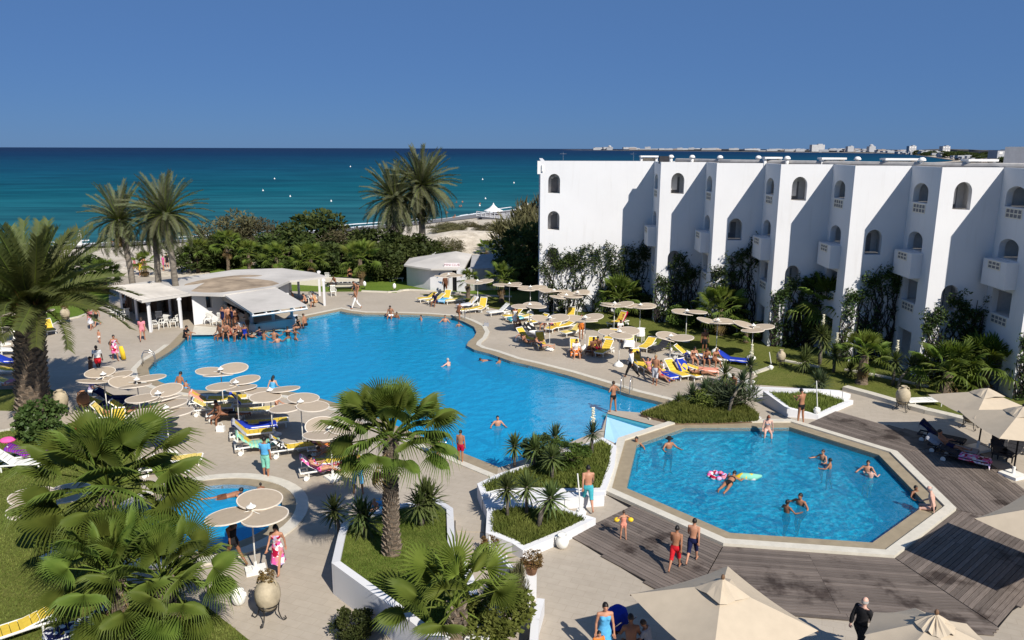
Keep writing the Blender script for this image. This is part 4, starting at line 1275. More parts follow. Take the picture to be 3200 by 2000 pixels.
FR = [frond('frond', M['date'], 3.4, a, 58, .60, i, .024) for i, a in enumerate((.35, .6, .85, 1.05))]
FRF = [frond('frond', M['datefar'], 3.0, a, 34, .38, 10 + i, .026) for i, a in enumerate((.4, .75, 1.15, 1.5))]
FRD = [frond('dry_frond', M['dry'], 2.4, 1.2, 20, .35, 30, .04)]
def date_palm(loc, h, r0, L, n, label, fr=FRF, seed=0, lean=(0, 0), boots=0, low=-45, dry=5, group=None, r1=None, fibre=.0, topel=84):
    r = random.Random(seed * 5 + 1)
    root = empty('date_palm', loc, 0, label, 'palm', group)
    link('trunk', trunk_mesh('trunk', h, r0, r1 or r0 * .8, [M['bark2'] if not boots else M['bark'], M['boot']], boots, lean, 14, seed, 1.15, bl=r0 * .42), root)
    top = Vector((lean[0], lean[1], h - .1))
    if fibre:
        mb = MB(); rr = random.Random(seed)
        for i in range(70):
            az = i * 2.39996; el = R(rr.uniform(20, 75)); u = Vector((math.cos(az) * math.cos(el), math.sin(az) * math.cos(el), math.sin(el)))
            t = Vector((-math.sin(az), math.cos(az), 0)) * .07; b = Vector((math.cos(az) * fibre * .55, math.sin(az) * fibre * .55, -.2))
            mb.add([b - t, b + t, b + u * rr.uniform(.6, 1.2) * fibre * 1.6], [(0, 1, 2)])
        link('crown_fibre', mb.mesh('crown_fibre', [M['fibre']]), root, top)
    for i in range(n):
        f = i / max(1, n - 1)
        el = topel - (topel - low) * (f ** 1.0) + r.uniform(-8, 8); az = i * 2.39996 + r.uniform(-.2, .2)
        o = link('frond', fr[min(3, int(f * 4))], root, top + Vector((math.cos(az), math.sin(az), 0)) * r0 * .25)
        s = L / 3.1 * r.uniform(.88, 1.08); o.scale = (s,) * 3
        o.rotation_euler = (Matrix.Rotation(az - 1.5708, 3, 'Z') @ Matrix.Rotation(R(el), 3, 'X') @ Matrix.Rotation(R(r.uniform(-40, 40)), 3, 'Y')).to_euler()
    for i in range(dry):
        o = link('dry_frond', FRD[0], root, top - Vector((0, 0, .2)))
        s = L / 3.4 * r.uniform(.7, .95); o.scale = (s,) * 3
        o.rotation_euler = (Matrix.Rotation(r.uniform(0, 6.28), 3, 'Z') @ Matrix.Rotation(R(r.uniform(-78, -50)), 3, 'X')).to_euler()
    return root
def leaf_cloud(name, mat, n, rad, leaf, seed, clumps=40, hollow=.55, flat=1.0, spiky=0, squash=.25):
    """crown of many small leaves gathered in uneven clumps inside an ellipsoid"""
    g = np.random.default_rng(seed)
    d = g.normal(size=(clumps, 3)); d /= np.linalg.norm(d, axis=1)[:, None]
    rr = hollow + (1 - hollow) * g.random(clumps) ** .6
    c = d * rr[:, None]; c[:, 2] = np.where(c[:, 2] < 0, c[:, 2] * (1 - squash), c[:, 2])
    k = g.integers(0, clumps, n); cr = (.16 + .16 * g.random(clumps))
    e = g.normal(size=(n, 3)); e /= np.linalg.norm(e, axis=1)[:, None]
    p = c[k] + e * (cr[k] * g.random(n) ** .4)[:, None]
    p *= np.array(rad)
    a = e + g.normal(size=(n, 3)) * .6 + np.array([0, 0, .35 + spiky]); a /= np.linalg.norm(a, axis=1)[:, None]
    b = np.cross(a, g.normal(size=(n, 3))); b /= np.linalg.norm(b, axis=1)[:, None]
    L = leaf * (.6 + .8 * g.random(n))[:, None]; Wd = L * .30 * flat
    v = np.stack([p, p + a * L * .5 + b * Wd, p + a * L, p + a * L * .5 - b * Wd], 1).reshape(-1, 3)
    me = bpy.data.meshes.new(name)
    me.vertices.add(n * 4); me.vertices.foreach_set('co', v.ravel())
    me.loops.add(n * 4); me.loops.foreach_set('vertex_index', np.arange(n * 4))
    me.polygons.add(n); me.polygons.foreach_set('loop_start', np.arange(n) * 4)
    try: me.polygons.foreach_set('loop_total', np.full(n, 4))
    except Exception: pass
    me.materials.append(mat); me.update(); me.validate()
    return me
def limbs(name, h, spread, n, r0, seed, mat='stem'):
    r = random.Random(seed); mb = MB()
    mb.tube([(0, 0, -.1), (r.uniform(-.1, .1), r.uniform(-.1, .1), h * .4)], [r0, r0 * .8], 7)
    for i in range(n):
        a = i * 2.4; e = r.uniform(.5, 1.0)
        p0 = Vector((0, 0, h * r.uniform(.2, .4))); p2 = Vector((math.cos(a) * spread * e, math.sin(a) * spread * e, h * r.uniform(.75, 1.15))); p1 = p0.lerp(p2, .5) + Vector((0, 0, h * .06))
        mb.tube([p0, p1, p2], [r0 * .6, r0 * .4, r0 * .15], 5)
    return mb.mesh(name, [M[mat]])
CLOUD = {
 'bush': [leaf_cloud('crown', M['bush'], 5200, (1, 1, 1), .13, 1 + i, 46) for i in range(2)],
 'tam': [leaf_cloud('crown', M['tam'], 6200, (1, 1, 1), .12, 11 + i, 60, .5, .5, .2) for i in range(2)],
 'bush2': [leaf_cloud('crown', M['bush2'], 3600, (1, 1, 1), .12, 21 + i, 34, .6) for i in range(2)],
 'laurel': [leaf_cloud('crown', M['laurel'], 2600, (1, 1, 1), .17, 31, 40, .6, 1.5)],
 'spiky': [leaf_cloud('crown', M['agave'], 700, (1, 1, 1), .55, 41 + i, 22, .35, .16, .6) for i in range(2)],
 'reed': [leaf_cloud('crown', M['tam'], 2600, (1, 1, 1), .34, 51, 40, .4, .2, 1.4)],
 'russet': [leaf_cloud('crown', M['redleaf'], 1500, (1, 1, 1), .16, 61, 26, .5)],
 'ground': [leaf_cloud('crown', M['ground'], 2600, (1, 1, 1), .16, 71, 40, .5, 1.0)],
}
LIMB = [limbs('trunk', 1.0, .8, 7, .07, i) for i in range(3)]
_cn = 0
def bush(kind, loc, rad, label, name='shrub', cat='shrub', group=None, lift=.8, trunk=True):
    """plant with a crown of loose leaves on branching stems"""
    global _cn; _cn += 1
    root = empty(name, loc, random.uniform(0, 6.28), label, cat, group)
    cl = CLOUD[kind]
    o = link('crown', cl[_cn % len(cl)], root, (0, 0, rad[2] * lift)); o.scale = rad
    if trunk:
        t = link('trunk', LIMB[_cn % 3], root); t.scale = (rad[0], rad[1], rad[2] * lift * 1.1)
    return root
def yucca_head(name, mat, n=80, L=.55, seed=0, w=.028, low=-40):
    r = random.Random(seed); mb = MB()
    for i in range(n):
        f = i / (n - 1); el = R(86 - (86 - low) * f + r.uniform(-7, 7)); az = i * 2.39996
        u = Vector((math.cos(az), math.sin(az), 0)); t = Vector((-u.y, u.x, 0))
        l = L * r.uniform(.8, 1.1); d = u * math.cos(el) + Vector((0, 0, math.sin(el)))
        p = Vector((0, 0, -.12 * f)); m = p + d * l * .55; e = p + d * l - Vector((0, 0, l * .16 * math.cos(el)))
        up = t.cross(d) * w * .5
        mb.add([p - t * w, p + t * w, m + t * w * .95 + up, m - t * w * .95 + up, e], [(0, 1, 2, 3), (3, 2, 4)])
    return mb.mesh(name, [mat])
YH = [yucca_head('leaf_rosette', M['yucca'], 84, .55, 1), yucca_head('leaf_rosette', M['yucca'], 70, .62, 2, .026, -55), yucca_head('leaf_rosette', M['agave'], 90, .5, 3, .02, -30)]
def spike():
    r = random.Random(5); mb = MB(); mb.tube([(0, 0, 0), (0, 0, .75)], .02, 5)
    for i in range(90):
        z = r.uniform(.12, .8); a = r.uniform(0, 6.28); k = .13 * (1 - abs(z - .35) * 1.1) * r.uniform(.5, 1)
        c = Vector((math.cos(a) * k, math.sin(a) * k, z)); q = .035
        mb.add([c + Vector((q, 0, 0)), c + Vector((0, q, -.02)), c - Vector((q, 0, 0)), c - Vector((0, q, .02)), c + Vector((0, 0, -.055))], [(0, 1, 2, 3), (0, 1, 4), (1, 2, 4), (2, 3, 4), (3, 0, 4)])
    return mb.mesh('flower_spike', [M['flower']])
SPIKE = spike()
def yucca(loc, heads, label, flower=False, kind=0, s=1.0, group=None, name='yucca', tr=.06):
    """heads: list of (dx, dy, height)"""
    root = empty(name, loc, 0, label, 'yucca', group)
    for i, (dx, dy, h) in enumerate(heads):
        mb = MB(); mb.tube([(dx * .05, dy * .05, -.1), (dx * .3, dy * .3, h * .5), (dx, dy, h)], [tr * 1.15, tr * .95, tr * .8], 7)
        link('stem', mb.mesh('stem', [M['bark2']], True), root)
        o = link('leaf_rosette', YH[(kind + i) % 2 if kind < 2 else 2], root, (dx, dy, h)); o.scale = (s,) * 3; o.rotation_euler = (0, 0, i * 1.3)
    if flower:
        dx, dy, h = heads[0]; o = link('flower_spike', SPIKE, root, (dx, dy, h + .25 * s)); q = min(s, 1.0); o.scale = (q * .8, q * .8, q)
    return root
# ---- date palms
date_palm(W(545, 893, 54.5) * Vector((1, 1, 0)) if False else Vector((G(550, 893, RZ).x, G(550, 893, RZ).y, 0)), 8.1, .26, 3.5, 96, 'tallest date palm growing up through the bar roof, right of a leaning one', seed=1, lean=(-.35, .1), dry=4, low=-52)
p = G(495, 882, RZ); date_palm((p.x, p.y, 0), 7.3, .26, 2.8, 56, 'dark trunked date palm half hidden behind the tallest one at the bar', seed=2, lean=(0, .3), dry=6, low=-60)
p = G(417, 884, RZ); date_palm((p.x, p.y, 0), 7.5, .25, 3.3, 84, 'leaning date palm at the left end of the bar roof', seed=3, lean=(-.85, .5), dry=7, low=-55)
date_palm((G(1240, 842).x, G(1240, 842).y, -.3), 8.0, .36, 4.3, 120, 'lower left date palm of the pair standing before the sea', seed=4, dry=14, low=-70)
date_palm((G(1322, 838).x, G(1322, 838).y, -.3), 9.4, .40, 4.5, 150, 'taller right date palm of the pair standing before the sea', seed=5, dry=6, low=-75)
bp = G(112, 1318)
date_palm(bp, 5.7, .68, 4.0, 84, 'thick trunked date palm on the left with rough old leaf bases', FR, 6, (.42, .2), 250, 0, 0, None, .56, .85, 82)
date_palm(G(1395, 885), .6, .2, 2.2, 18, 'short arching young palm on the sand edge behind the hut', FRF, 8, low=-10, dry=2)
# ---- fan palms: foreground
Hn = FANS
fan_palm(G(1225, 1728, .82), 3.85, .215, 2.0, 46, 'fan palm with a scaly brown trunk in the lawn planter', leaves=Hn, seed=1, dead=3, boots=230, low=-24, lean=(-.06, .12))
fan_palm(G(1428, 1985, .9), .85, .24, 2.0, 20, 'squat fan palm with huge bright leaves at the bottom centre', leaves=FANS2 + FANS[:2], seed=2, dead=0, boots=30, low=-35)
fan_palm(G(345, 1905), 3.7, .22, 2.55, 48, 'tallest fan palm of the trio on the lower left lawn', leaves=Hn, seed=3, dead=5, boots=120, low=-40, lean=(-.3, .15))
fan_palm(G(385, 2050), 2.4, .24, 1.95, 32, 'left short fan palm of the trio at the bottom edge', leaves=Hn, seed=4, dead=4, boots=90, low=-50)
fan_palm(G(545, 2055), 2.35, .22, 1.95, 32, 'right short fan palm of the trio next to the clay jar', leaves=Hn, seed=5, dead=4, boots=90, low=-50, lean=(.1, .1))
# ---- fan palms: middle distance
fan = [
 (2248, 1048, 2.0, .22, 1.9, 34, 'fan palm with pale flower stalk before the third hotel bay', FANLO), (2572, 1088, 3.0, .24, 2.35, 46, 'tall full fan palm standing before the fourth hotel bay', FANLO),
 (1935, 990, 1.5, .22, 2.0, 34, 'bright fan palm at the edge of the creeper covered end wall', FANLO), (1740, 955, 1.5, .2, 1.5, 22, 'yellowish fan palm by the sea corner of the hotel', FANLO),
 (1567, 945, 2.1, .22, 1.55, 26, 'fan palm beside the grey annex of the club hut', FANLO), (1463, 932, 1.7, .18, 1.1, 18, 'small fan palm at the right corner of the club hut', FANLO),
 (2692, 1200, 1.75, .30, 1.45, 24, 'fan palm with a stout red brown trunk on the east lawn', FANLO), (2955, 1228, 1.3, .30, 1.9, 34, 'broad low fan palm behind the square parasols, left of its twin', FANLO),
 (3075, 1215, 1.4, .28, 1.95, 34, 'broad low fan palm behind the square parasols, right of its twin', FANLO), (3205, 1175, 1.8, .26, 1.8, 28, 'fan palm cut by the right edge of the view', FANLO),
 (1128, 892, 2.6, .26, 1.75, 26, 'fan palm with a tall grey trunk on the small north lawn', FANLO), (868, 872, 2.3, .2, 1.45, 22, 'fan palm behind the bar, first left of the picnic lawn', FANLO),
 (975, 880, 2.3, .2, 1.6, 24, 'fan palm behind the bar, beside the low tan wall', FANLO), (715, 850, 3.0, .2, 1.5, 22, 'fan palm behind the middle of the bar roof below the tamarisk', FANLO),
 (620, 850, 2.3, .2, 1.35, 20, 'fan palm just right of the tall bar palms', FANLO), (455, 862, 1.4, .18, 1.25, 20, 'small fan palm between the two date palm trunks', FANLO),
 (332, 915, 1.7, .22, 1.7, 26, 'fan palm left of the bar pergola behind the feathery palm', FANLO), (780, 862, 2.4, .2, 1.3, 20, 'fan palm in the dark hedge behind the bar roof', FANLO),
 (2330, 1070, .7, .16, 1.0, 16, 'dwarf fan palm low against the shaded hotel wall', FANLO), (1660, 900, 1.6, .2, 1.6, 20, 'dark fan palm in the shade beside the hotel end wall', FANLO),
 (1520, 800, .8, .16, 1.5, 14, 'young palm on the dry bank just behind the hut roof', FANLO)]
for i, (px, py, h, r0, Rc, n, lab, lv) in enumerate(fan):
    fan_palm(G(px, py), h, r0, Rc * (1.12 if py > 895 or px > 1300 else 1.32), n, lab, 'fan palms around the pool gardens', FANS2 + [FANLO[1], FANLO[2]] if i % 3 == 0 or (py < 895 and px < 1300) else lv, 30 + i, 5, low=-25)
# ---- backdrop trees
back = [('tam', 735, 805, (5.5, 4, 3.1), 'grey brown tamarisk rising above the fan palms by the beach'), ('tam', 830, 810, (4.2, 3.5, 2.6), 'second tamarisk, lower, right of the tallest shrub top'), ('bush', 985, 818, (5, 4, 3.1), 'rounded dark green tree in the middle of the beach hedge'),
        ('tam', 1085, 826, (4, 3.6, 2.4), 'brownish tree left of the twin date palms'), ('bush', 1180, 842, (3.6, 3, 2.4), 'dark tree at the foot of the twin date palms, left'), ('bush', 1290, 848, (3.8, 3.2, 2.2), 'dark tree at the foot of the twin date palms, right'),
        ('bush', 900, 838, (4, 3, 2.1), 'dark green shrub mass behind the bar'), ('bush', 1060, 852, (3.4, 2.6, 1.9), 'dark green shrub mass behind the tan wall'), ('bush', 1215, 872, (3, 2.4, 1.9), 'dark round bush left of the club hut'),
        ('bush', 700, 835, (3.4, 3, 2), 'low dark bush behind the bar roof, left part'), ('bush', 1340, 835, (2.4, 2, 1.6), 'small dark bush above the hut roof ridge'), ('tam', 1400, 800, (2.2, 2, 1.2), 'dry scrubby bush on the dune edge'),
        ('bush', 1645, 880, (2.4, 3.4, 3.0), 'tall dark tree in the shade left of the hotel corner'), ('reed', 1648, 800, (3.6, 4, 3.3), 'tall pale reeds by the beach terrace'), ('reed', 1672, 790, (3, 3, 3.9), 'reed clump against the hotel corner'),
        ('bush', 1600, 900, (2.2, 2.2, 1.9), 'dark bush between the annex and the hotel'),
        ('bush', 620, 845, (2.6, 2.2, 1.6), 'low bush right of the tall bar palms'), ('bush', 250, 900, (3.5, 2.5, 1.7), 'dark shrub behind the left feathery palm'), ('bush', 60, 930, (4, 3, 1.9), 'dark shrub at the left edge beyond the path')]
for k, px, py, rad, lab in back: bush(k, G(px, py), rad, lab, 'tree' if rad[2] > 3 else 'shrub', 'tree' if rad[2] > 3 else 'shrub', 'trees and shrubs along the beach side')
# hotel hedge and planting
hed = [('bush2', 2140, 1020, (1.5, 1.2, 1.0), 'clipped bright green bush between the first and second hotel bays'), ('bush2', 2335, 1040, (.9, .8, .8), 'small bright bush under the third bay door'), ('bush2', 2800, 1100, (2.3, 1.6, 1.5), 'large bright green shrub under the fifth hotel bay'),
       ('bush2', 1910, 925, (2.9, 1.6, 3.3), 'tall yellow green shrub against the end wall of the hotel'), ('bush', 1790, 930, (2.6, 1.4, 3.2), 'dense dark shrub climbing before the hotel end face'), ('bush', 1850, 955, (2.0, 1.4, 2.0), 'dark shrub low before the hotel end face'),
       ('bush', 2020, 990, (1.4, 1.0, 1.0), 'dark shrub at the base of the first bay'), ('bush', 2480, 1075, (1.6, 1.2, 1.4), 'dark hedge plant below the fourth bay'), ('bush', 2640, 1095, (1.6, 1.2, 1.2), 'dark shrub left of the large bright one'),
       ('bush', 2390, 1062, (.9, .8, .7), 'dark low bush beside the small bright one'), ('bush', 2230, 1040, (1.1, .9, .8), 'dark low bush behind the flowering fan palm'), ('bush', 3000, 1130, (1.8, 1.2, 1.3), 'dark shrub behind the twin broad fan palms'), ('bush', 3120, 1130, (1.8, 1.2, 1.5), 'dark shrub at the right end of the hotel bed')]
for k, px, py, rad, lab in hed: bush(k, G(px, py), rad, lab, group='hedge plants along the hotel foot')
for px, py, rad, lab in ((2295, 1280, (1.25, 1.0, .75), 'spiky leaved shrub in the island between the two pools'), (2200, 1270, (.8, .7, .5), 'bushy plant at the left of the island bed'), (2245, 1258, (.9, .8, .7), 'dense spiky plant in the middle of the island bed')):
    bush('spiky' if 'spiky' in lab else 'ground', G(px, py), rad, lab)
bush('laurel', G(140, 1375), (.95, .85, 1.0), 'glossy leaved bush at the foot of the thick date palm', lift=.85)
bush('bush2', G(1770, 1450, .5), (.95, .75, .55), 'bright leafy bush in the middle of the stepped planter')
bush('bush', G(1690, 1440, .5), (.8, .7, .6), 'dark leafy bush at the back of the stepped planter')
bush('bush', G(1110, 1990), (.55, .5, .45), 'dark shrub at the bottom wall')
bush('ground', G(1560, 1960, .6), (.9, .8, .6), 'thick low plants right of the squat fan palm')
bush('ground', G(1500, 2000, .6), (.9, .6, .5), 'thick low plants under the squat fan palm')
bush('russet', G(1530, 1730), (.30, .30, .34), 'sparse russet plant in a pot by the steps')
bush('reed', G(1615, 1905, .3), (.30, .30, .8), 'tall pale grassy plant by the white pillar')
bush('russet', G(2080, 1600) if False else G(205, 985), (.5, .5, .3), 'dry sprigs growing from the stone urn', lift=2.6, trunk=False) if False else None
# ---- yuccas
YU = [(1062, 1668, 0, [(-.15, .0, .95)], 'single headed yucca at the left corner of the lawn planter', False, 0, 1.25), (1140, 1690, .5, [(-.12, .1, 1.0), (.05, .1, .7)], 'leaning yucca beside the palm trunk in the lawn planter', False, 0, 1.25),
      (1316, 1632, .5, [(-.05, 0, .70), (.30, .25, .75), (.12, .3, .95)], 'three headed yucca at the back of the lawn planter', False, 0, 1.35),
      (1585, 1608, .5, [(0, 0, 1.05)], 'thin stemmed yucca in the front bed of the stepped planter', False, 0, 1.2), (1645, 1600, .5, [(0, 0, 1.0)], 'tall slim yucca behind the white channel', False, 1, 1.2), (1680, 1640, .45, [(.45, .1, 1.0)], 'leaning large yucca in the front bed', False, 0, 1.35),
      (1725, 1490, .5, [(0, 0, .85)], 'yucca at the right of the stepped planter by the leafy bush', False, 0, 1.2), (1850, 1412, .4, [(0, 0, .9)], 'big dark yucca with a cream flower spike by the spillway', True, 2, 1.25), (1608, 1450, .4, [(0, 0, .85)], 'yucca at the left end of the stepped planter', False, 0, 1.2),
      (1670, 1460, .4, [(0, 0, .85)], 'open headed yucca against the blue water', False, 1, 1.25), (1735, 1410, .4, [(0, 0, .7)], 'low spiky rosette plant at the back of the stepped planter', False, 2, 1.4),
      (2195, 1262, 0, [(.1, .0, .75), (-.5, .2, .5)], 'grey green spreading yucca left of the island bed', False, 2, 1.5), (2262, 1230, 0, [(0, 0, 1.2)], 'thin dark dracaena in the island bed', False, 1, 1.4), (2272, 1298, 0, [(.75, .25, 1.75)], 'tall leaning yucca with a bare pale trunk on the island', False, 2, 1.5),
      (2345, 1235, 0, [(0, .3, 1.6)], 'tall yucca with pale flower before the lawn', True, 2, 1.5), (2560, 1140, 0, [(0, 0, 2.0), (.3, .1, 1.5)], 'tall multi headed yucca with cream flower before the fourth bay', True, 0, 1.6), (2605, 1165, 0, [(0, 0, 1.25)], 'bright yucca with cream flower right of the tall one', True, 0, 1.7),
      (2510, 1165, 0, [(0, 0, .75), (.2, .3, 1.0)], 'drooping yucca left of the tall flowering one', False, 1, 1.4), (2555, 1212, .3, [(0, 0, .45), (.3, .1, .25)], 'dark agave in the low corner bed beside the jar lamp', False, 2, 1.6), (2790, 1205, 0, [(0, 0, 1.5)], 'slim yucca with cream flower on the east lawn', True, 0, 1.45),
      (2800, 1215, 0, [(.9, .3, 1.3)], 'dark leaning dracaena with forked trunk on the east lawn', False, 2, 1.8), (2868, 1215, 0, [(0, 0, .8)], 'dark yucca between the dracaena and the broad palms', False, 2, 1.5), (2120, 1268, 0, [(0, 0, .3)], 'small grassy yucca at the pool corner', False, 1, .9),
      (740, 1610, 0, [(0, 0, .1)], '', False, 0, 1), (3130, 1190, 0, [(0, 0, 1.35)], 'yucca at the right edge behind the broad palms', True, 0, 1.4), (2655, 1180, 0, [(0, 0, .5)], 'small yucca left of the red brown palm trunk', False, 0, 1.2)]
for px, py, z, heads, lab, fl_, kind, s in YU:
    if lab: yucca(G(px, py, z), heads, lab, fl_, kind, s, tr=.06 if s < 1.3 else .09)
# ---- creepers on the hotel
def creeper(P, s0, s1, z1, nst, nleaf, label, seed, zbase=0.0, dense_top=True):
    r = random.Random(seed); root = empty('climbing_vine', P((s0 + s1) / 2, 0, -.1), 0, label, 'creeper', 'creepers climbing the hotel walls')
    mb, lf = MB(), MB(); nodes = []
    topz = lambda s: z1 * (.80 + .22 * mnoise.noise(Vector((s * .9, seed * 3.1, 0))) + .10 * mnoise.noise(Vector((s * 2.7, seed, 4))))
    def leaf(c, q):
        a = Vector((r.uniform(-1, 1), r.uniform(-1, .1), r.uniform(-.8, .8))).normalized(); b = a.cross(Vector((r.uniform(-1, 1), r.uniform(-1, 1), r.uniform(-1, 1)))).normalized()
        lf.add([c, c + a * q + b * q * .45, c + a * q * 2, c + a * q - b * q * .45], [(0, 1, 2, 3)])
    for i in range(nst):
        s = r.uniform(s0, s1); z = zbase; pts = [Vector(P(s, z, -.05))]; zt = topz(s) * r.uniform(.55, 1.05)
        ph = r.uniform(0, 6.28); am = r.uniform(.05, .22)
        while z < zt:
            z += r.uniform(.25, .5); s += r.uniform(-.22, .22) + am * math.sin(z * 2 + ph); s = min(max(s, s0 - .1), s1 + .1)
            pts.append(Vector(P(s, z, -.05 - r.uniform(0, .10)))); nodes.append((s, z))
        mb.tube(pts, [.036 * (1 - .7 * k / len(pts)) + .007 for k in range(len(pts))], 4, 0, False)
    for i in range(int(nst * 1.6)):                                     # loose shoots standing off the top
        s = r.uniform(s0, s1); z = topz(s) - r.uniform(.1, .5); p = Vector(P(s, z, -.15)); d = Vector((r.uniform(-.5, .5), r.uniform(-.45, -.05), r.uniform(.5, 1.0))).normalized(); L = r.uniform(.35, 1.0)
        q = [p, p + d * L * .5, p + d * L + Vector((0, -.05, -.10))]; mb.tube(q, [.012, .008, .003], 3, 0, False)
        for k in range(12): leaf(q[0].lerp(q[2], r.random()) + Vector((r.gauss(0, .05), r.gauss(0, .05), r.gauss(0, .05))), r.uniform(.06, .11))
    cl = [(r.uniform(s0, s1), r.random()) for _ in range(max(5, int(nleaf / 90)))]
    for i in range(nleaf):
        if r.random() < .66:
            s, f = cl[r.randrange(len(cl))]; f = 1 - (1 - f) * .45 if f > .28 else f * 1.6; z = topz(s) * f + r.gauss(0, .22); s += r.gauss(0, .20)
        else: s, z = nodes[r.randrange(len(nodes))]; s += r.gauss(0, .14); z += r.gauss(0, .14)
        leaf(Vector(P(s, max(.1, z), -r.uniform(.03, .38))), r.uniform(.06, .14))
    o = mb.obj('stem', [M['vinestem']], root); o.location = -Vector(root.location)
    o = lf.obj('foliage', [M['vine']], root); o.location = -Vector(root.location)
def Pw_of(p0, p1):
    p0, p1 = Vector(p0[:2]), Vector(p1[:2]); d = (p1 - p0).normalized(); nin = Vector((-d.y, d.x))
    return lambda s, z, dep=0: (p0.x + d.x * s + nin.x * dep, p0.y + d.y * s + nin.y * dep, z)
creeper(Pw_of(A0, I0), .05, 8.6, 6.3, 46, 6400, 'wide dense creeper across the end wall of the hotel', 1)
for i in range(7):
    Pv = Pw_of(Cs[i], Is[i])
    tops = [5.6, 7.4, 5.8, 7.0, 5.9, 5.6, 6][i]
    creeper(Pv, .05, 1.0, tops * .80, 13, 420, ['sparse sunlit creeper up the outer edge of bay one', 'sunlit creeper up the outer edge of bay two', 'thin sunlit creeper beside the lit window of bay three', 'thick sunlit creeper up the outer edge of bay four', 'leafy sunlit creeper up the outer edge of bay five', 'sunlit creeper up the outer edge of bay six', 'creeper up the outer edge of the last bay'][i], 10 + i)
    creeper(Pv, 1.1, 3.15, tops, 40, 950, ['shaded creeper in the corner of bay one', 'tall shaded creeper in the corner of bay two', 'dark dense creeper in the corner of bay three', 'broad shaded creeper with bare stems in bay four', 'dark heavy creeper in the corner of bay five', 'shaded creeper in the corner of bay six', 'shaded creeper in the last bay'][i], 30 + i)
# ---- grass blades on the near lawns and planting in the beds
def blades(name, poly, zf, n, hgt_, mat, seed, label, w=.012, cat='grass'):
    g = np.random.default_rng(seed); xs_ = [p[0] for p in poly]; ys_ = [p[1] for p in poly]
    pts = []
    while len(pts) < n:
        q = np.stack([g.uniform(min(xs_), max(xs_), 4000), g.uniform(min(ys_), max(ys_), 4000)], 1)
        for x, y in q:
            if inside((x, y), poly): pts.append((x, y, zf(x, y)))
            if len(pts) >= n: break
    p = np.array(pts); n = len(p); a = g.uniform(0, 6.28, n); h = hgt_ * g.uniform(.5, 1.3, n); ln = g.uniform(-.6, .6, (n, 2)) * h[:, None]
    t = np.stack([np.cos(a) * w, np.sin(a) * w, np.zeros(n)], 1)
    v = np.stack([p - t, p + t, p + np.stack([ln[:, 0], ln[:, 1], h], 1)], 1).reshape(-1, 3)
    me = bpy.data.meshes.new(name); me.from_pydata(v.tolist(), [], np.arange(n * 3).reshape(-1, 3).tolist()); me.materials.append(mat)
    return props(link(name, me), label, cat, kind='stuff')
blades('grass', [p for p in P_sw if True], lambda x, y: .03, 60000, .07, M['ground'], 2, 'short turf of the lower left lawn', .016)
blades('grass', Q1, lambda x, y: Z1(x, y) - .01, 42000, .06, M['ground'], 3, 'short bright turf inside the large lawn planter', .013)
for q, z, n, h_, s, lab in ((Q2_, Z2, 9000, .22, 4, 'leafy ground cover in the upper stepped bed'), (Q3, Z3, 9000, .20, 5, 'leafy ground cover in the lower front bed'), (Q5, Z5, 7000, .22, 6, 'dense ground cover in the low triangular planter'), (Q4, lambda x, y: .11, 12000, .20, 7, 'straggling ground cover over the island bed')):
    blades('ground_cover', q, z, n, h_, M['ground'], s, lab, .035, 'ground cover')
# ------------------------------------------------------------------ parasols, loungers, furniture
def petal_mesh():
    mb = MB(); n = 28; r = .71
    ring = lambda rr, z: [(rr * math.cos(2 * math.pi * k / n), rr * math.sin(2 * math.pi * k / n), z) for k in range(n)]
    a, b = ring(r * .955, .012), ring(r * .955, -.012)
    mb.add([(0, 0, .03)] + a, [(0, 1 + k, 1 + (k + 1) % n) for k in range(n)]); mb.add([(0, 0, .005)] + b, [(0, 1 + (k + 1) % n, 1 + k) for k in range(n)])
    me1 = mb.mesh('disc', [M['disc']], True)
    m2 = MB(); c = [(r * math.cos(2 * math.pi * k / n), r * math.sin(2 * math.pi * k / n), 0) for k in range(n + 1)]
    o, i = ring(r, .018), ring(r * .95, .018); o2, i2 = ring(r, -.018), ring(r * .95, -.018)
    m2.add(o + i + o2 + i2, [f for k in range(n) for f in ((k, (k + 1) % n, n + (k + 1) % n, n + k), (2 * n + k, 3 * n + k, 3 * n + (k + 1) % n, 2 * n + (k + 1) % n), (k, 2 * n + k, 2 * n + (k + 1) % n, (k + 1) % n), (n + k, n + (k + 1) % n, 3 * n + (k + 1) % n, 3 * n + k))])
    return me1, m2.mesh('rim', [M['rim']])
PET, RIM = petal_mesh()
m_ = MB(); m_.lathe([(.15, 0), (.15, .02), (.05, .08), (.015, .14), (0, .15)], 12); CAP = m_.mesh('cap', [M['plastic']])
m_ = MB(); m_.tube([(0, 0, .05), (0, 0, 2.2)], .026, 8); POLE = m_.mesh('pole', [M['plastic']], True)
m_ = MB(); m_.box((0, 0, .05), (.62, .5, .10)); m_.box((0, 0, .13), (.2, .2, .08)); m_.tube([(0, 0, .1), (0, 0, .34)], .05, 8); BASE1 = m_.mesh('base', [M['plastic']])
m_ = MB(); m_.lathe([(.32, 0), (.31, .08), (.24, .19), (.12, .26), (.05, .30), (.05, .36), (0, .36)], 14); BASE2 = m_.mesh('base', [M['plastic']], True)
m_ = MB()
for k in range(3): m_.tube([(0, 0, 2.08), (.45 * math.cos(k * 2.094), .45 * math.sin(k * 2.094), 2.02 + .05 * k)], .014, 4)
ARM = m_.mesh('arm', [M['plastic']])
pr = random.Random(8)
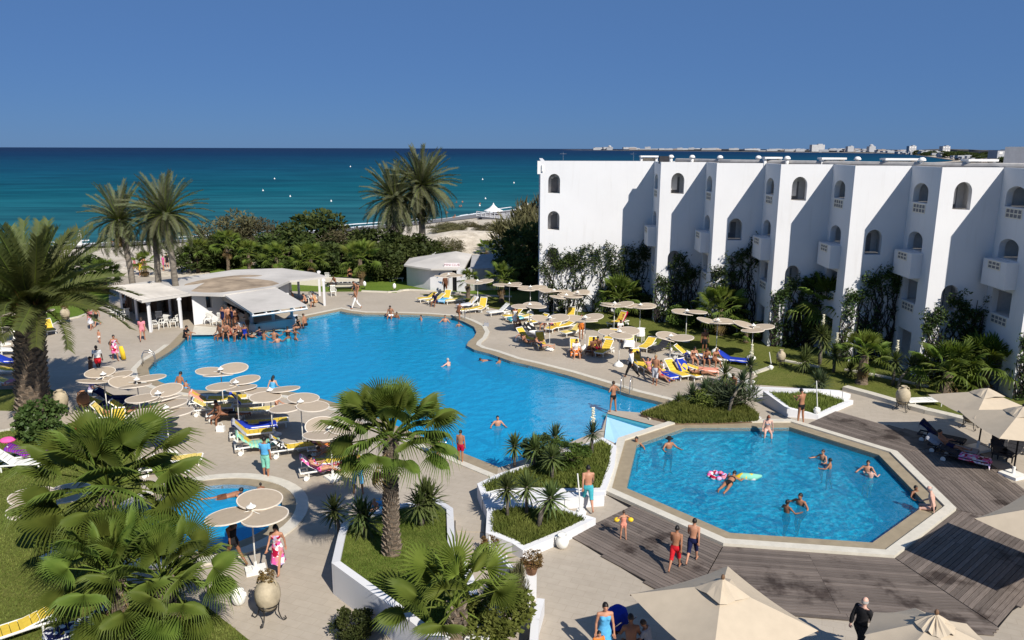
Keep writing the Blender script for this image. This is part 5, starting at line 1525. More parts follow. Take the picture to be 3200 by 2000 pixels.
def petal_parasol(px, py, rot, label, base=0, group='three leaved parasols'):
    root = empty('petal_parasol', G(px, py), R(rot), label, 'parasol', group)
    link('pole', POLE, root); link('base', BASE2 if base else BASE1, root); link('cap', CAP, root, (0, 0, 2.19)); link('arm', ARM, root)
    for k in range(3):
        a = k * 2.0944; z = 2.02 + .055 * k
        d = link('disc', PET, root, (.66 * math.cos(a), .66 * math.sin(a), z)); t1, t2 = R(5) + pr.uniform(-.10, .12), pr.uniform(-.10, .10); d.rotation_euler = (t1 * math.sin(a) + t2, -t1 * math.cos(a) + t2, 0)
        q = link('rim', RIM, d)
    return root
PAR = [(800, 1785, 205, 'large three leaved parasol standing by the wading pool', 0), (1040, 1495, 130, 'parasol with its square white base by the pink draped lounger', 0), (948, 1402, 215, 'parasol left of the front fan palm, pole over a yellow lounger', 0),
       (853, 1360, 150, 'parasol at the pool rim with a wide dark disc shadow', 0), (748, 1332, 190, 'parasol in the middle of the crowded left loungers', 0), (700, 1284, 160, 'parasol whose top stands out against the blue pool water', 0),
       (338, 1302, 250, 'parasol nearest the thick palm trunk, over the blue lounger', 0), (442, 1322, 170, 'parasol second from the thick palm, below the pool curve', 0), (508, 1372, 200, 'parasol with its white cap between two flat discs, left of the pink towel', 0), (532, 1424, 215, 'parasol just above the lower left fan palm leaves', 0),
       (165, 1745, 150, 'parasol mostly hidden behind the lower left fan palms', 0), (14, 1078, 60, 'parasol at the left edge beyond the thick palm', 0), (112, 1068, 30, 'parasol hidden behind the thick palm crown', 0),
       (1403, 934, 100, 'parasol in front of the club hut door', 1), (1493, 957, 130, 'parasol beside the small palm at the hut corner', 1), (1592, 968, 60, 'parasol left of the woman in white on the terrace', 1), (1657, 980, 120, 'farthest parasol before the hotel end wall', 1),
       (1730, 992, 20, 'parasol before the pale palm trunk near the hotel', 1), (1803, 1000, 60, 'parasol with a thick white pole by the dark end wall shrubs', 1), (1717, 1094, 140, 'parasol over the striped swimsuit sunbather', 1), (1655, 1045, 75, 'parasol left above the yellow lounger pair', 1),
       (1827, 1092, 155, 'parasol over the brown leaning couple', 1), (1933, 1144, 150, 'parasol with a white domed base nearest the east pool edge', 1), (1998, 1046, 40, 'parasol on the grass above the white draped chair', 1), (1918, 1040, 110, 'parasol beside the crimson towel', 1),
       (2142, 1068, 110, 'parasol on the lawn with one leaf pointing right', 1), (2091, 1160, 95, 'parasol above the walking man in pale shorts', 1), (2237, 1102, 35, 'parasol on the lawn behind the seated group', 1), (2347, 1122, 250, 'parasol at the right end of the lawn row', 1), (1768, 1010, 85, 'parasol behind the brown leaning couple, half covered by another', 1)]
for i, (px, py, rot, lab, b) in enumerate(PAR): petal_parasol(px, py, rot, lab, b)

# square and octagonal cream parasols
def big_parasol(apex, n, rad, rot, zc, ze, base, label, polemat='wood', sq=1.0, basez=0.0):
    root = empty('cream_parasol', (base[0], base[1], basez), 0, label, 'parasol', 'large cream parasols')
    L = root.location
    mb = MB(); cx, cy = apex[0] - L.x, apex[1] - L.y
    pts = [(cx + rad * math.cos(R(rot) + 2 * math.pi * k / n), cy + rad * math.sin(R(rot) + 2 * math.pi * k / n)) for k in range(n)]
    st = 6; rt = .20
    V = []
    for k in range(n):
        x1, y1 = pts[k]
        row = []
        for q in range(st + 1):
            f = rt + (1 - rt) * q / st
            row.append((cx + (x1 - cx) * f, cy + (y1 - cy) * f, zc - (zc - ze) * f ** 1.06))
        V.append(row)
    for k in range(n):
        A, B = V[k], V[(k + 1) % n]; sub = 6
        grid = []
        for q in range(st + 1):
            grid.append([Vector(A[q]).lerp(Vector(B[q]), s / sub) - Vector((0, 0, .085 * rad / 2 * math.sin(math.pi * s / sub) * (q / st * .8 + .2))) for s in range(sub + 1)])
        vs = [p for g in grid for p in g]
        mb.add(vs, [(q * (sub + 1) + s, (q + 1) * (sub + 1) + s, (q + 1) * (sub + 1) + s + 1, q * (sub + 1) + s + 1) for q in range(st) for s in range(sub)])
        # scalloped valance
    mb.obj('canopy', [M['canvas']], root, True)
    vb = MB(); rv = random.Random(n)
    ring = [(cx + (x - cx) * (rt + .10), cy + (y - cy) * (rt + .10)) for x, y in pts]
    zz = zc - (zc - ze) * (rt + .10) + .05
    m = n * 4; cr = []
    for k in range(m):
        a, b = Vector(ring[k // 4]), Vector(ring[(k // 4 + 1) % n]); p = a.lerp(b, (k % 4) / 4); cr.append((p.x, p.y, zz + rv.uniform(-.05, .07)))
    vb.add([(cx, cy, zc + .16)] + [(cx + (p[0] - cx) * .45 , cy + (p[1] - cy) * .45, zc + .02 + rv.uniform(-.05, .04)) for p in cr] + cr, [(0, 1 + k, 1 + (k + 1) % m) for k in range(m)] + [(1 + k, 1 + m + k, 1 + m + (k + 1) % m, 1 + (k + 1) % m) for k in range(m)])
    vb.obj('vent', [M['canvas']], root)
    rb = MB()
    for k in range(n): rb.tube([(cx, cy, zc - .04), (pts[k][0], pts[k][1], ze - .03)], .018, 4)
    rb.obj('rib', [M['wood']], root)
    pm = MB(); pm.tube([(0, 0, .1), (cx, cy, zc + .1)], .035, 8); pm.obj('pole', [M[polemat]], root)
    kb = MB(); kb.ell((cx, cy, zc + .2), (.05, .05, .07), 8, 6); kb.obj('finial', [M[polemat]], root)
    bs = MB(); bs.box((0, 0, .06), (.75, .75, .12), .4); bs.tube([(0, 0, .1), (0, 0, .42)], .06, 8); bs.obj('base', [M['plastic']], root)
    return root
a1 = (5.08, 16.64); big_parasol(a1, 4, 2.21, 70.4, 2.78, 2.05, a1, 'big square cream parasol at the bottom centre right', 'wood')
a2 = (9.52, 15.35); big_parasol(a2, 8, 1.43, 77, 2.7, 2.1, a2, 'octagonal cream parasol at the bottom right')
a3 = (16.25, 21.03); big_parasol(a3, 4, 2.21, 167.8, 2.75, 2.05, a3, 'cream parasol entering from the right edge over the boards')
b4 = G(3055, 1405); a4 = (20.8, 32.1); big_parasol(a4, 4, 2.3, 139, 2.7, 2.05, b4, 'farther square cream parasol at the upper right, on a dark pole', 'black')
b5 = G(3165, 1488); a5 = (20.75, 29.65); big_parasol(a5, 4, 2.35, 130, 2.7, 2.05, b5, 'nearer square cream parasol at the upper right with a white slab base', 'black')

# loungers: head towards +x before turning
def lounger_meshes(tag, frame, cloth_m, back=40):
    out = {}
    mb = MB()
    for s in (-1, 1): mb.tube([(-.95, s * .29, .30), (-.9, s * .31, .33), (.25, s * .31, .33), (.95, s * .29, .31)], [(.022, .04)] * 4, 6, side=(0, 1, 0))
    mb.box((-.93, 0, .31), (.05, .58, .06)); mb.box((.93, 0, .30), (.05, .56, .05)); mb.box((.22, 0, .30), (.06, .58, .04))
    out['frame'] = mb.mesh('frame', [frame])
    mb = MB(); mb.tube([(0, 0, .31), (.0, 0, .02)], [.035, .028], 6); out['leg'] = mb.mesh('leg', [frame])
    mb = MB(); n = 10
    rim = lambda y: [(.10 * math.cos(2 * math.pi * k / 14), y, .10 * math.sin(2 * math.pi * k / 14)) for k in range(14)]
    mb.add(rim(-.03) + rim(.03), [tuple(range(14)), tuple(range(27, 13, -1))] + [(k, 14 + k, 14 + (k + 1) % 14, (k + 1) % 14) for k in range(14)])
    out['wheel'] = mb.mesh('wheel', [M['plastic']])
    mb = MB()
    for i in range(6): mb.box((-.80 + i * .20, 0, .355 + .012 * math.sin(i * 1.3)), (.185, .54, .035))
    out['seat'] = mb.mesh('seat', [cloth_m])
    mb = MB()
    for i in range(4): mb.box((.10 + i * .19, 0, 0), (.175, .54, .035))
    for s in (-1, 1): mb.tube([(0, s * .29, -.01), (.80, s * .28, -.01)], .024, 5, 1)
    mb.box((.82, 0, 0), (.05, .56, .05), m=1)
    out['backrest'] = mb.mesh('backrest', [cloth_m, frame])
    mb = MB()
    for s in (-1, 1): mb.tube([(.10, s * .33, .33), (.12, s * .34, .52), (.48, s * .34, .52), (.55, s * .33, .33)], .02, 5)
    out['armrest'] = mb.mesh('armrest', [frame])
    return out
LK = dict(yellow=lounger_meshes('y', M['plastic'], M['yellow']), yellow2=lounger_meshes('f', M['plastic'], M['yellow2']), white=lounger_meshes('w', M['plastic'], M['plastic']), black=lounger_meshes('b', M['blackmesh'], M['blackmesh']))
LOUNGERS = []
def lounger(px, py, ang, back, kind, label, name='sun_lounger', arm=False, z=0.0):
    root = empty(name, G(px, py, z), R(ang), label, 'sun lounger', 'sun loungers around the pools')
    k = LK[kind]
    link('frame', k['frame'], root); link('seat', k['seat'], root)
    b = link('backrest', k['backrest'], root, (.20, 0, .355)); b.rotation_euler = (0, -R(back), 0)
    for x, y in ((-.80, -.27), (-.80, .27), (.62, -.25), (.62, .25)): link('leg', k['leg'], root, (x, y, 0))
    for y in (-.34, .34): link('wheel', k['wheel'], root, (.74, y, .10))
    if arm: link('armrest', k['armrest'], root)
    return root
def towel_on(lg, col, part='seat', back=40, hang=.0, label='', pat=None):
    """towel lying along the seat (and back) of a lounger, draped at the sides"""
    mb = MB(); r = random.Random(len(label) * 7 + int(abs(lg.location.x) * 10))
    prof = []
    if part in ('seat', 'full'): prof += [(-.98, .20 if hang else .385), (-.93, .39), (-.5, .385), (-.1, .385), (.18, .39)]
    if part in ('back', 'full'):
        c, s = math.cos(R(back)), math.sin(R(back))
        prof += [(.22 + d * c, .39 + d * s + .005) for d in (.02, .3, .55, .80)] + [(.24 + .86 * c, .37 + .83 * s), (.30 + .80 * c, .36 + .55 * s)]
    ys = [-.36, -.30, -.15, 0, .15, .30, .36]
    V = []
    for x, z in prof:
        for y in ys:
            e = abs(y) > .33
            V.append((x + r.uniform(-.02, .02), y, z + r.uniform(-.006, .012) - (r.uniform(.06, .16) if e else 0)))
    m = len(ys)
    mb.add(V, [(i * m + j, i * m + j + 1, (i + 1) * m + j + 1, (i + 1) * m + j) for i in range(len(prof) - 1) for j in range(m - 1)])
    o = mb.obj('towel', [pat or cloth(col)], None, True); o.matrix_world = Matrix.Translation(lg.location) @ Matrix.Rotation(lg.rotation_euler.z, 4, 'Z')
    props(o, label, 'towel')
    return o
P_tiger = patterned('orange brown animal print', ['brown', 'orange', 'yellow', 'brown', 'coral'], 6)
P_pink = patterned('pink flowered cloth', ['pink', 'lilac', 'white', 'rose', 'crimson'], 9)
P_purple = patterned('purple and blue striped towel cloth', ['purple', 'crimson', 'navy', 'blue', 'purple'], 2.2, True)
P_green = patterned('green banded towel cloth', ['mint', 'teal', 'mint', 'yellow', 'mint'], 2.0, True)
P_bw = patterned('black and white print cloth', ['black', 'white', 'black', 'grey'], 12)
P_bluew = patterned('navy and grey print cloth', ['navy', 'palegrey', 'navy', 'white', 'navy'], 9)
P_stripe = patterned('brown and cream striped cloth', ['brown', 'yellow', 'brown', 'white', 'orange'], 3, True)
# (px, py, heading of the head end, back angle, kind, label, towel)
LG = [
 (1012, 1484, 202, 42, 'white', 'white framed lounger with a pink towel nearest the lawn planter', ('full', 'pink', 'pink flowered towel under the woman nearest the lawn planter', P_pink)),
 (1062, 1462, 202, 8, 'yellow', 'flat yellow lounger just behind the pink draped one', None),
 (1030, 1415, 200, 38, 'yellow', 'yellow lounger under an animal print wrap', ('full', 'orange', 'brown and orange animal print wrap on a yellow lounger', P_tiger)),
 (915, 1418, 202, 40, 'yellow', 'yellow lounger with lilac things on it, under the third parasol', ('back', 'lilac', 'black and white beach wrap over a lounger back', P_bw)),
 (806, 1408, 202, 45, 'yellow', 'yellow lounger with a green towel in front of the blue shirted man', ('full', 'mint', 'green banded towel on the lounger by the blue shirted man', P_green)),
 (788, 1372, 200, 50, 'yellow', 'white framed lounger with grey cloth over its high back', ('back', 'grey', 'grey cloth hung over a high lounger back')),
 (800, 1350, 200, 20, 'yellow', 'lounger covered by a crumpled royal blue towel', ('full', 'blue', 'crumpled royal blue towel in the middle of the left cluster')),
 (838, 1338, 200, 5, 'yellow', 'bright yellow lounger beside the tall parasol pole', None),
 (710, 1308, 200, 35, 'yellow2', 'lounger holding the tanned sunbather, white wheels to the left', ('seat', 'brown', 'dark brown towel under the tanned sunbather')),
 (665, 1292, 196, 36, 'yellow2', 'yellow lounger at the upper left of the crowded cluster', None),
 (655, 1270, 196, 42, 'yellow', 'yellow lounger with an orange towel on its back', ('back', 'coral', 'orange pink towel over a yellow lounger back')),
 (715, 1262, 196, 5, 'yellow', 'flat yellow lounger under the parasol by the pool rim', None),
 (770, 1275, 196, 55, 'yellow', 'yellow lounger with a blue towel upright on its back', ('back', 'blue', 'blue towel hung upright on a lounger back')),
 (800, 1300, 198, 6, 'yellow2', 'yellow lounger end lying under the big disc parasol', None),
 (408, 1300, 190, 38, 'yellow', 'yellow lounger heaped with orange clothes below the blue one', ('seat', 'coral', 'heap of orange cloth on a lounger by the thick palm')),
 (345, 1318, 188, 50, 'yellow2', 'pale yellow lounger with raised back and a white frame', None),
 (370, 1350, 110, 45, 'yellow', 'yellow lounger partly behind the lower left palm leaves', None),
 (325, 1362, 195, 20, 'yellow2', 'cluttered lounger with a red towel near the palm leaves', ('full', 'crimson', 'red towel bundle at the edge of the palm leaves')),
 (362, 1262, 185, 35, 'yellow', 'lounger with a blue towel under the seated woman in white', ('full', 'navy', 'deep blue towel under the seated woman in white')),
 (330, 1280, 185, 25, 'yellow', 'lounger with dark blue cloth in parasol shade', ('seat', 'navy', 'dark blue towel in the parasol shade by the clay ball')),
 (520, 1480, 190, 20, 'yellow', 'yellow lounger behind the lower left palms', ('seat', 'palegrey', 'pale grey towel among the palm leaves')),
 (560, 1455, 195, 10, 'yellow2', 'pale lounger at the right of the lower left palm leaves', None),
 (155, 1040, 130, 40, 'yellow', 'bright yellow lounger on the paving right of the thick palm', None),
 (60, 1072, 120, 50, 'white', 'white plastic lounger with raised back left of the thick palm', None),
 (45, 1108, 182, 4, 'white', 'flat white lounger left of the thick palm', None),
 (35, 1142, 182, 25, 'yellow', 'yellow lounger with a blue towel at the left edge', ('full', 'blue', 'blue towel on the yellow lounger at the left edge')),
 (40, 1172, 182, 10, 'yellow', 'yellow lounger in shade at the left edge', None),
 (35, 1210, 184, 20, 'yellow2', 'lounger with a pink sunbather at the left edge', ('seat', 'rose', 'pink towel at the left edge')),
 (110, 1440, 196, 30, 'yellow', 'yellow lounger with a purple striped towel on the lower left lawn', ('full', 'purple', 'purple and blue striped towel on the lower left lawn', P_purple)),
 (65, 1468, 190, 40, 'white', 'white lounger frame beside the purple towel', None),
 (50, 1995, 40, 12, 'yellow', 'bright yellow lounger at the bottom left corner', None),
 (270, 1985, 40, 35, 'yellow', 'yellow lounger with a dark patterned towel at the bottom left', ('full', 'navy', 'navy and grey patterned towel at the bottom left', P_bluew)),
 (262, 1712, 195, 25, 'white', 'white lounger in shade behind the lower left palms', ('back', 'palegrey', 'pale towel on the lounger behind the lower left palms')),
 # east side
 (1335, 942, 35, 30, 'yellow', 'leftmost yellow lounger of the hut row', None), (1360, 948, 35, 35, 'yellow2', 'hut row lounger with a dark haired sunbather', None), (1392, 945, 70, 55, 'yellow', 'hut row lounger with an upright yellow back and blue towel', ('seat', 'sky', 'pale blue towel on the upright hut row lounger')),
 (1420, 948, 30, 10, 'yellow2', 'hut row lounger right of the parasol pole', None), (1462, 962, 35, 40, 'yellow', 'lounger draped with a grey white towel by the parasol pole', ('full', 'palegrey', 'grey white towel over a lounger near the hut palm')),
 (1470, 978, 30, 8, 'yellow', 'flat yellow lounger by the far pool ladder', None), (1505, 972, 75, 55, 'yellow', 'yellow lounger with upright back and a black bag', None), (1558, 985, 28, 40, 'white', 'bare white framed lounger with slanting back', None),
 (1605, 998, 28, 45, 'yellow', 'yellow lounger behind the woman in white', None), (1625, 1005, 28, 10, 'yellow2', 'yellow lounger end beside the woman in white', ('seat', 'teal', 'dark teal towel in the shade by the woman in white')),
 (1646, 1070, 130, 42, 'yellow', 'yellow lounger with a woman reclining nearest the pool bend', None), (1690, 1085, 95, 42, 'yellow', 'yellow lounger end on, with a sunbather in black', None), (1670, 1052, 120, 40, 'white', 'white lounger with black bags hung on its back', ('back', 'black', 'black beach bags heaped on a lounger back')),
 (1797, 1108, 90, 40, 'yellow', 'lounger end on with an orange towel by the pool edge', ('seat', 'orange', 'orange towel hanging on the end on lounger')), (1850, 1100, 80, 35, 'yellow', 'shaded lounger between two end on ones', ('seat', 'brown', 'brown towel on the shaded lounger')), (1888, 1108, 60, 35, 'yellow', 'yellow lounger right of the leaning couple', None),
 (1680, 1016, 40, 30, 'yellow', 'yellow lounger behind the upright sunbather', None), (1732, 1034, 60, 25, 'yellow', 'yellow lounger before the white towel bundle', None), (1765, 1030, 35, 20, 'yellow', 'yellow lounger under the middle parasol', None), (1780, 1006, 70, 60, 'yellow', 'yellow lounger with its back upright in the grass shade', None),
 (1788, 1048, 40, 35, 'yellow2', 'pale yellow lounger left of the standing legs', None), (1908, 1064, 70, 20, 'yellow', 'yellow lounger end under the wide parasol', None), (1930, 1018, 40, 55, 'yellow', 'lounger hung with a crimson towel', ('back', 'crimson', 'crimson towel hung on a lounger in the grass')),
 (1966, 1082, 80, 30, 'yellow2', 'pale yellow lounger end on beside the white draped chair', ('seat', 'white', 'white towel on a pale lounger end')), (2022, 1092, 60, 20, 'yellow', 'yellow lounger with a raised seat behind the walking waiter', None), (2062, 1098, 40, 40, 'black', 'grey lounger under the leaning parasol', None),
 (1992, 1148, 100, 55, 'yellow', 'lounger with a dark blue towel on its upright back behind the waiter', ('back', 'navy', 'dark navy towel behind the walking waiter')), (2012, 1156, 100, 10, 'yellow', 'yellow lounger seat behind the waiter', None), (2075, 1182, 115, 20, 'yellow', 'lounger with a blue towel nearest the pool ladder', ('seat', 'blue', 'blue towel nearest the east pool ladder')),
 (2112, 1178, 115, 40, 'yellow', 'yellow lounger right of the blue towel', None), (2150, 1180, 120, 50, 'yellow', 'yellow lounger with a blue towel on its raised back', ('back', 'blue', 'blue towel over the raised back at the row end')), (2192, 1170, 165, 15, 'yellow', 'lounger with a woman lying in a dark bikini', ('seat', 'coral', 'pale orange towel under the woman in a dark bikini')),
 (2150, 1122, 150, 35, 'yellow', 'lounger with a blue towel left of the seated group', ('seat', 'blue', 'blue towel left of the seated group')), (2195, 1132, 170, 20, 'white', 'white lounger under the seated group', None), (2222, 1135, 170, 15, 'white', 'white lounger with wheels at the right of the seated group', None),
 (2292, 1138, 160, 30, 'yellow', 'lounger with a bright blue towel alone on the lawn', ('full', 'blue', 'bright blue towel alone on the lawn edge')), (2300, 1205, 150, 40, 'white', 'white lounger behind the island yuccas', None),
 # dark loungers on the deck and beyond
 (2940, 1385, 140, 40, 'black', 'dark lounger with a navy towel in the parasol shade on the boards', ('back', 'navy', 'navy towel on a shaded deck lounger')), (2975, 1420, 140, 20, 'black', 'dark slatted lounger, second in the parasol shade', ('full', 'grey', 'grey striped towel in the parasol shade')),
 (3012, 1448, 140, 15, 'black', 'dark lounger nearest the pool in the parasol shade', ('seat', 'pink', 'pink and crimson towel on a shaded deck lounger', P_pink)), (3120, 1420, 60, 45, 'black', 'black mesh lounger in the sun by the parasol pole', None), (3160, 1428, 40, 35, 'black', 'black mesh lounger at the right by the white slab base', None)]
LGOBJ = {}
for px, py, ang, back, kind, lab, tw in LG:
    lg = lounger(px, py, ang, back, kind, lab)
    LGOBJ[lab] = lg
    if tw: towel_on(lg, tw[1], tw[0], back, .1, tw[2], tw[3] if len(tw) > 3 else None)
lounger(2885, 1268, 185, 0, 'white', 'flat white lounger on the east lawn beside the big clay jar')

# plastic chairs and tables
def chair_mesh():
    out = {}
    m = MB()
    for i in range(4): m.box((0, -.18 + i * .12, .43), (.44, .10, .03))
    out['seat'] = m.mesh('seat', [M['plastic']])
    m = MB()
    for i in range(5): m.box((-.18 + i * .09, -.26, .68), (.05, .03, .46), rx=R(-10))
    m.box((0, -.31, .92), (.46, .04, .07)); out['backrest'] = m.mesh('backrest', [M['plastic']])
    m = MB(); m.tube([(0, 0, .43), (0, 0, 0)], [.028, .022], 6); out['leg'] = m.mesh('leg', [M['plastic']])
    m = MB(); m.tube([(0, -.26, .62), (0, .1, .65), (0, .2, .43)], .024, 5); out['armrest'] = m.mesh('armrest', [M['plastic']])
    return out
CHM = chair_mesh()
def chair(px, py, rz, label, z=0):
    root = empty('plastic_chair', G(px, py, z), R(rz), label, 'chair', 'white plastic chairs')
    link('seat', CHM['seat'], root); link('backrest', CHM['backrest'], root)
    for x, y in ((-.2, -.2), (.2, -.2), (-.2, .2), (.2, .2)): link('leg', CHM['leg'], root, (x, y, 0))
    for x in (-.24, .24): link('armrest', CHM['armrest'], root, (x, 0, 0))
def table(px, py, label, w=.8, mat='plastic'):
    root = empty('table', G(px, py), 0, label, 'table')
    m = MB(); m.lathe([(w / 2, .70), (w / 2, .74)], 16); m.obj('tabletop', [M[mat]], root)
    for k in range(4):
        m = MB(); a = k * 1.5708 + .78; m.tube([(w * .3 * math.cos(a), w * .3 * math.sin(a), .7), (w * .38 * math.cos(a), w * .38 * math.sin(a), 0)], .022, 5); m.obj('leg', [M[mat]], root)
for px, py, rz, lab in ((360, 992, -90, 'white plastic chair left of the bar pergola'), (392, 1000, 60, 'white plastic chair in shade at the pergola corner'), (486, 1030, -60, 'white chair at the left of the pergola table'), (512, 1025, 160, 'white chair before the pergola table'), (545, 1022, 90, 'white chair at the right of the pergola table'),
                        (500, 1008, 20, 'white chair behind the pergola table'), (652, 1014, 180, 'white chair against the sunlit bar wall'), (678, 1018, 150, 'white chair at the bar wall close to the bathers'), (958, 946, 100, 'white chair under the right bar pergola'), (985, 945, -90, 'white chair with a striped towel under the right pergola'),
                        (1042, 925, 200, 'white chair standing out in front of the picnic tables'), (2000, 1068, 150, 'white plastic chair draped with a white sheet'), (1025, 880, 0, 'white chair behind the picnic tables')): chair(px, py, rz, lab)
table(518, 1015, 'round white table under the left bar pergola'); table(375, 995, 'white table left of the bar pergola', .7); table(1965, 1075, 'small white table beside the draped chair', .5)
tw = MB(); tw.lathe([(.33, .45), (.30, .80), (.25, .96), (0, .99)], 10); o = tw.obj('sheet', [cloth('white')]); o.location = G(2000, 1068); props(o, 'white sheet draped over a plastic chair on the east terrace', 'sheet')
# picnic tables and benches on the north paving
def picnic(px, py, rz, label):
    root = empty('picnic_table', G(px, py), R(rz), label, 'table')
    m = MB()
    for i in range(4): m.box((0, -.3 + i * .2, .74), (2.6, .18, .04))
    m.obj('tabletop', [M['blackmesh']], root)
    for s in (-1, 1):
        m = MB(); m.box((0, s * .75, .45), (2.6, .26, .04)); m.obj('bench', [M['blackmesh']], root)
        m = MB(); m.tube([(s * 1.0, -.7, 0), (s * 1.0, -.2, .72)], .035, 4); m.tube([(s * 1.0, .7, 0), (s * 1.0, .2, .72)], .035, 4); m.box((s * 1.0, 0, .40), (.05, 1.5, .07)); m.obj('trestle', [M['blackmesh']], root)
picnic(1080, 908, 8, 'long dark picnic table set with plates and glasses'); picnic(1058, 893, 8, 'second dark picnic table behind the laid one')
for i, (dx, dy) in enumerate(((-1.0, -.2), (-.6, .1), (-.2, -.25), (.2, .15), (.6, -.2), (1.0, .2), (-.8, .25), (.85, -.05))):
    p = G(1080, 908); m = MB(); m.lathe([(.10, 0), (.11, .02), (0, .012)], 10) if i % 2 else m.lathe([(.035, 0), (.04, .13), (0, .13)], 8)
    o = m.obj('plate' if i % 2 else 'glass', [M['plastic']]); o.location = (p.x + dx, p.y + dy, .762); props(o, 'white plate on the laid picnic table' if i % 2 else 'pale glass on the laid picnic table', 'plate' if i % 2 else 'glass', 'plates on the picnic table' if i % 2 else 'glasses on the picnic table')
# stacked board and lamp on the grass
for px, py, lab in ((1140, 905, 'white egg shaped garden lamp on the north lawn edge'), (1190, 868, 'small white garden lamp under the dark hedge'), (1340, 925, 'white garden lamp left of the hut path') if False else (1233, 912, 'low white lamp drum at the lawn corner')):
    root = empty('garden_lamp', G(px, py), 0, lab, 'lamp'); m = MB(); m.ell((0, 0, .55), (.16, .16, .26), 10, 8) ; m.obj('globe', [M['lamp']], root, True); m = MB(); m.tube([(0, 0, 0), (0, 0, .32)], .03, 6); m.obj('stem', [M['iron']], root)
m = MB(); m.box((0, 0, .35), (1.5, .5, .06)); 
root = empty('garden_bench', G(1238, 880), .2, 'white bench by the dark hedge beside the hut', 'bench'); m.obj('seat', [M['plastic']], root)
for s in (-1, 1): m = MB(); m.box((s * .6, 0, .17), (.06, .45, .34)); m.obj('leg', [M['plastic']], root)

# clay jars on iron stands
def amphora(loc, h, label, stand=True, mat='clay', plant=False, s=1.0):
    root = empty('clay_jar', loc, random.uniform(0, 6), label, 'jar')
    z0 = .30 * s if stand else 0; m = MB()
    prof = [(.16, 0), (.27, .10), (.37, .28), (.44, .50), (.45, .70), (.40, .90), (.28, 1.04), (.17, 1.10), (.15, 1.18), (.20, 1.24), (.19, 1.27), (.13, 1.24), (.12, 1.12), (0, 1.05)]
    m.lathe([(r * h / 1.27, z0 + z * h / 1.27) for r, z in prof], 18); m.obj('body', [M[mat]], root, True)
    for s_ in (-1, 1):
        m = MB(); m.tube([(s_ * .15 * h, 0, z0 + .93 * h), (s_ * .25 * h, 0, z0 + .90 * h), (s_ * .29 * h, 0, z0 + .76 * h)], .03, 5); m.obj('handle', [M[mat]], root)
    if stand:
        st = MB()
        for rr, z in ((.30 * h, z0 + .22 * h), (.22 * h, z0 + .07 * h)): st.tube([(rr * math.cos(k * .5236), rr * math.sin(k * .5236), z) for k in range(13)], .02, 5, cap=False)
        st.obj('stand_ring', [M['iron']], root)
        for k in range(4):
            a = k * 1.5708; u = Vector((math.cos(a), math.sin(a), 0)); m = MB()
            m.tube([u * .31 * h + Vector((0, 0, z0 + .26 * h)), u * .28 * h + Vector((0, 0, z0)), u * .33 * h + Vector((0, 0, .12)), u * .42 * h + Vector((0, 0, .02)), u * .50 * h + Vector((0, 0, .08)), u * .46 * h + Vector((0, 0, .16))], .018, 5); m.obj('foot', [M['iron']], root)
    if plant:
        o = link('plant', CLOUD['russet'][0], root, (0, 0, z0 + h)); o.scale = (.22, .22, .22)
    return root
amphora(G(842, 1935), 1.02, 'tall pale clay jar on a scrolled iron stand at the lower left', plant=True)
amphora(G(2817, 1282), 1.0, 'big clay jar on an iron stand by the east lawn kerb')
amphora(G(3028, 1338), 1.05, 'clay jar on an iron stand under the cream parasols')
amphora(G(195, 1296), 1.0, 'pale clay jar at the foot of the thick date palm'); amphora(G(207, 1010), .95, 'grey stone jar on the grass by the left path', plant=True)
amphora(G(2438, 1146), .78, 'grey clay jar on the east lawn among the yuccas'); amphora(G(265, 1290), .85, 'round orange clay jar by the blue lounger', mat='terracotta')
def white_pot(loc, s, label, pole=0):
    root = empty('white_pot', loc, 0, label, 'pot'); m = MB()
    m.lathe([(.13 * s, 0), (.22 * s, .10 * s), (.27 * s, .28 * s), (.24 * s, .46 * s), (.17 * s, .52 * s), (.20 * s, .57 * s), (.16 * s, .56 * s), (.12 * s, .46 * s), (0, .45 * s)], 16); m.obj('body', [M['plastic']], root, True)
    m = MB()
    for s_ in (-1, 1): m.tube([(s_ * .18 * s, 0, .50 * s), (s_ * .27 * s, 0, .46 * s), (s_ * .27 * s, 0, .34 * s)], .022 * s, 5)
    m.obj('handle', [M['plastic']], root)
    if pole: m = MB(); m.tube([(0, 0, .4), (-.14, .05, pole)], .025, 6); m.obj('pole', [M['plastic']], root)
white_pot(G(1757, 1712), .85, 'white two handled pot below the planter corner by the boards'); white_pot(G(1814, 1624), .72, 'white jar with a tall thin pole on the planter edge', 1.75); white_pot(G(2552, 1294, .2), .6, 'white jar with a tall pole in the triangular planter', 1.7)
white_pot(G(748, 1888), .8, 'white pot half hidden by the lower left palm'); white_pot(G(2408, 1156), .5, 'small white pot on the lawn edge with a thin pole', 1.1)
root = empty('planted_pot', G(1660, 1868), 0, 'terracotta pot of russet plants on a white pillar', 'pot')
m = MB(); m.box((0, 0, .40), (.30, .30, .80)); m.obj('pillar', [M['white']], root); m = MB(); m.lathe([(.14, .80), (.21, 1.06), (.23, 1.08), (.19, 1.08), (0, 1.03)], 14); m.obj('pot', [M['terracotta']], root, True)
o = link('plant', CLOUD['russet'][0], root, (0, 0, 1.22)); o.scale = (.34, .34, .26)
root = empty('planted_pot', G(1535, 1752), 0, 'terracotta pot with a dry plant beside the mesh fence', 'pot')
m = MB(); m.lathe([(.14, .0), (.21, .26), (.23, .28), (.19, .28), (0, .23)], 14); m.obj('pot', [M['terracotta']], root, True)
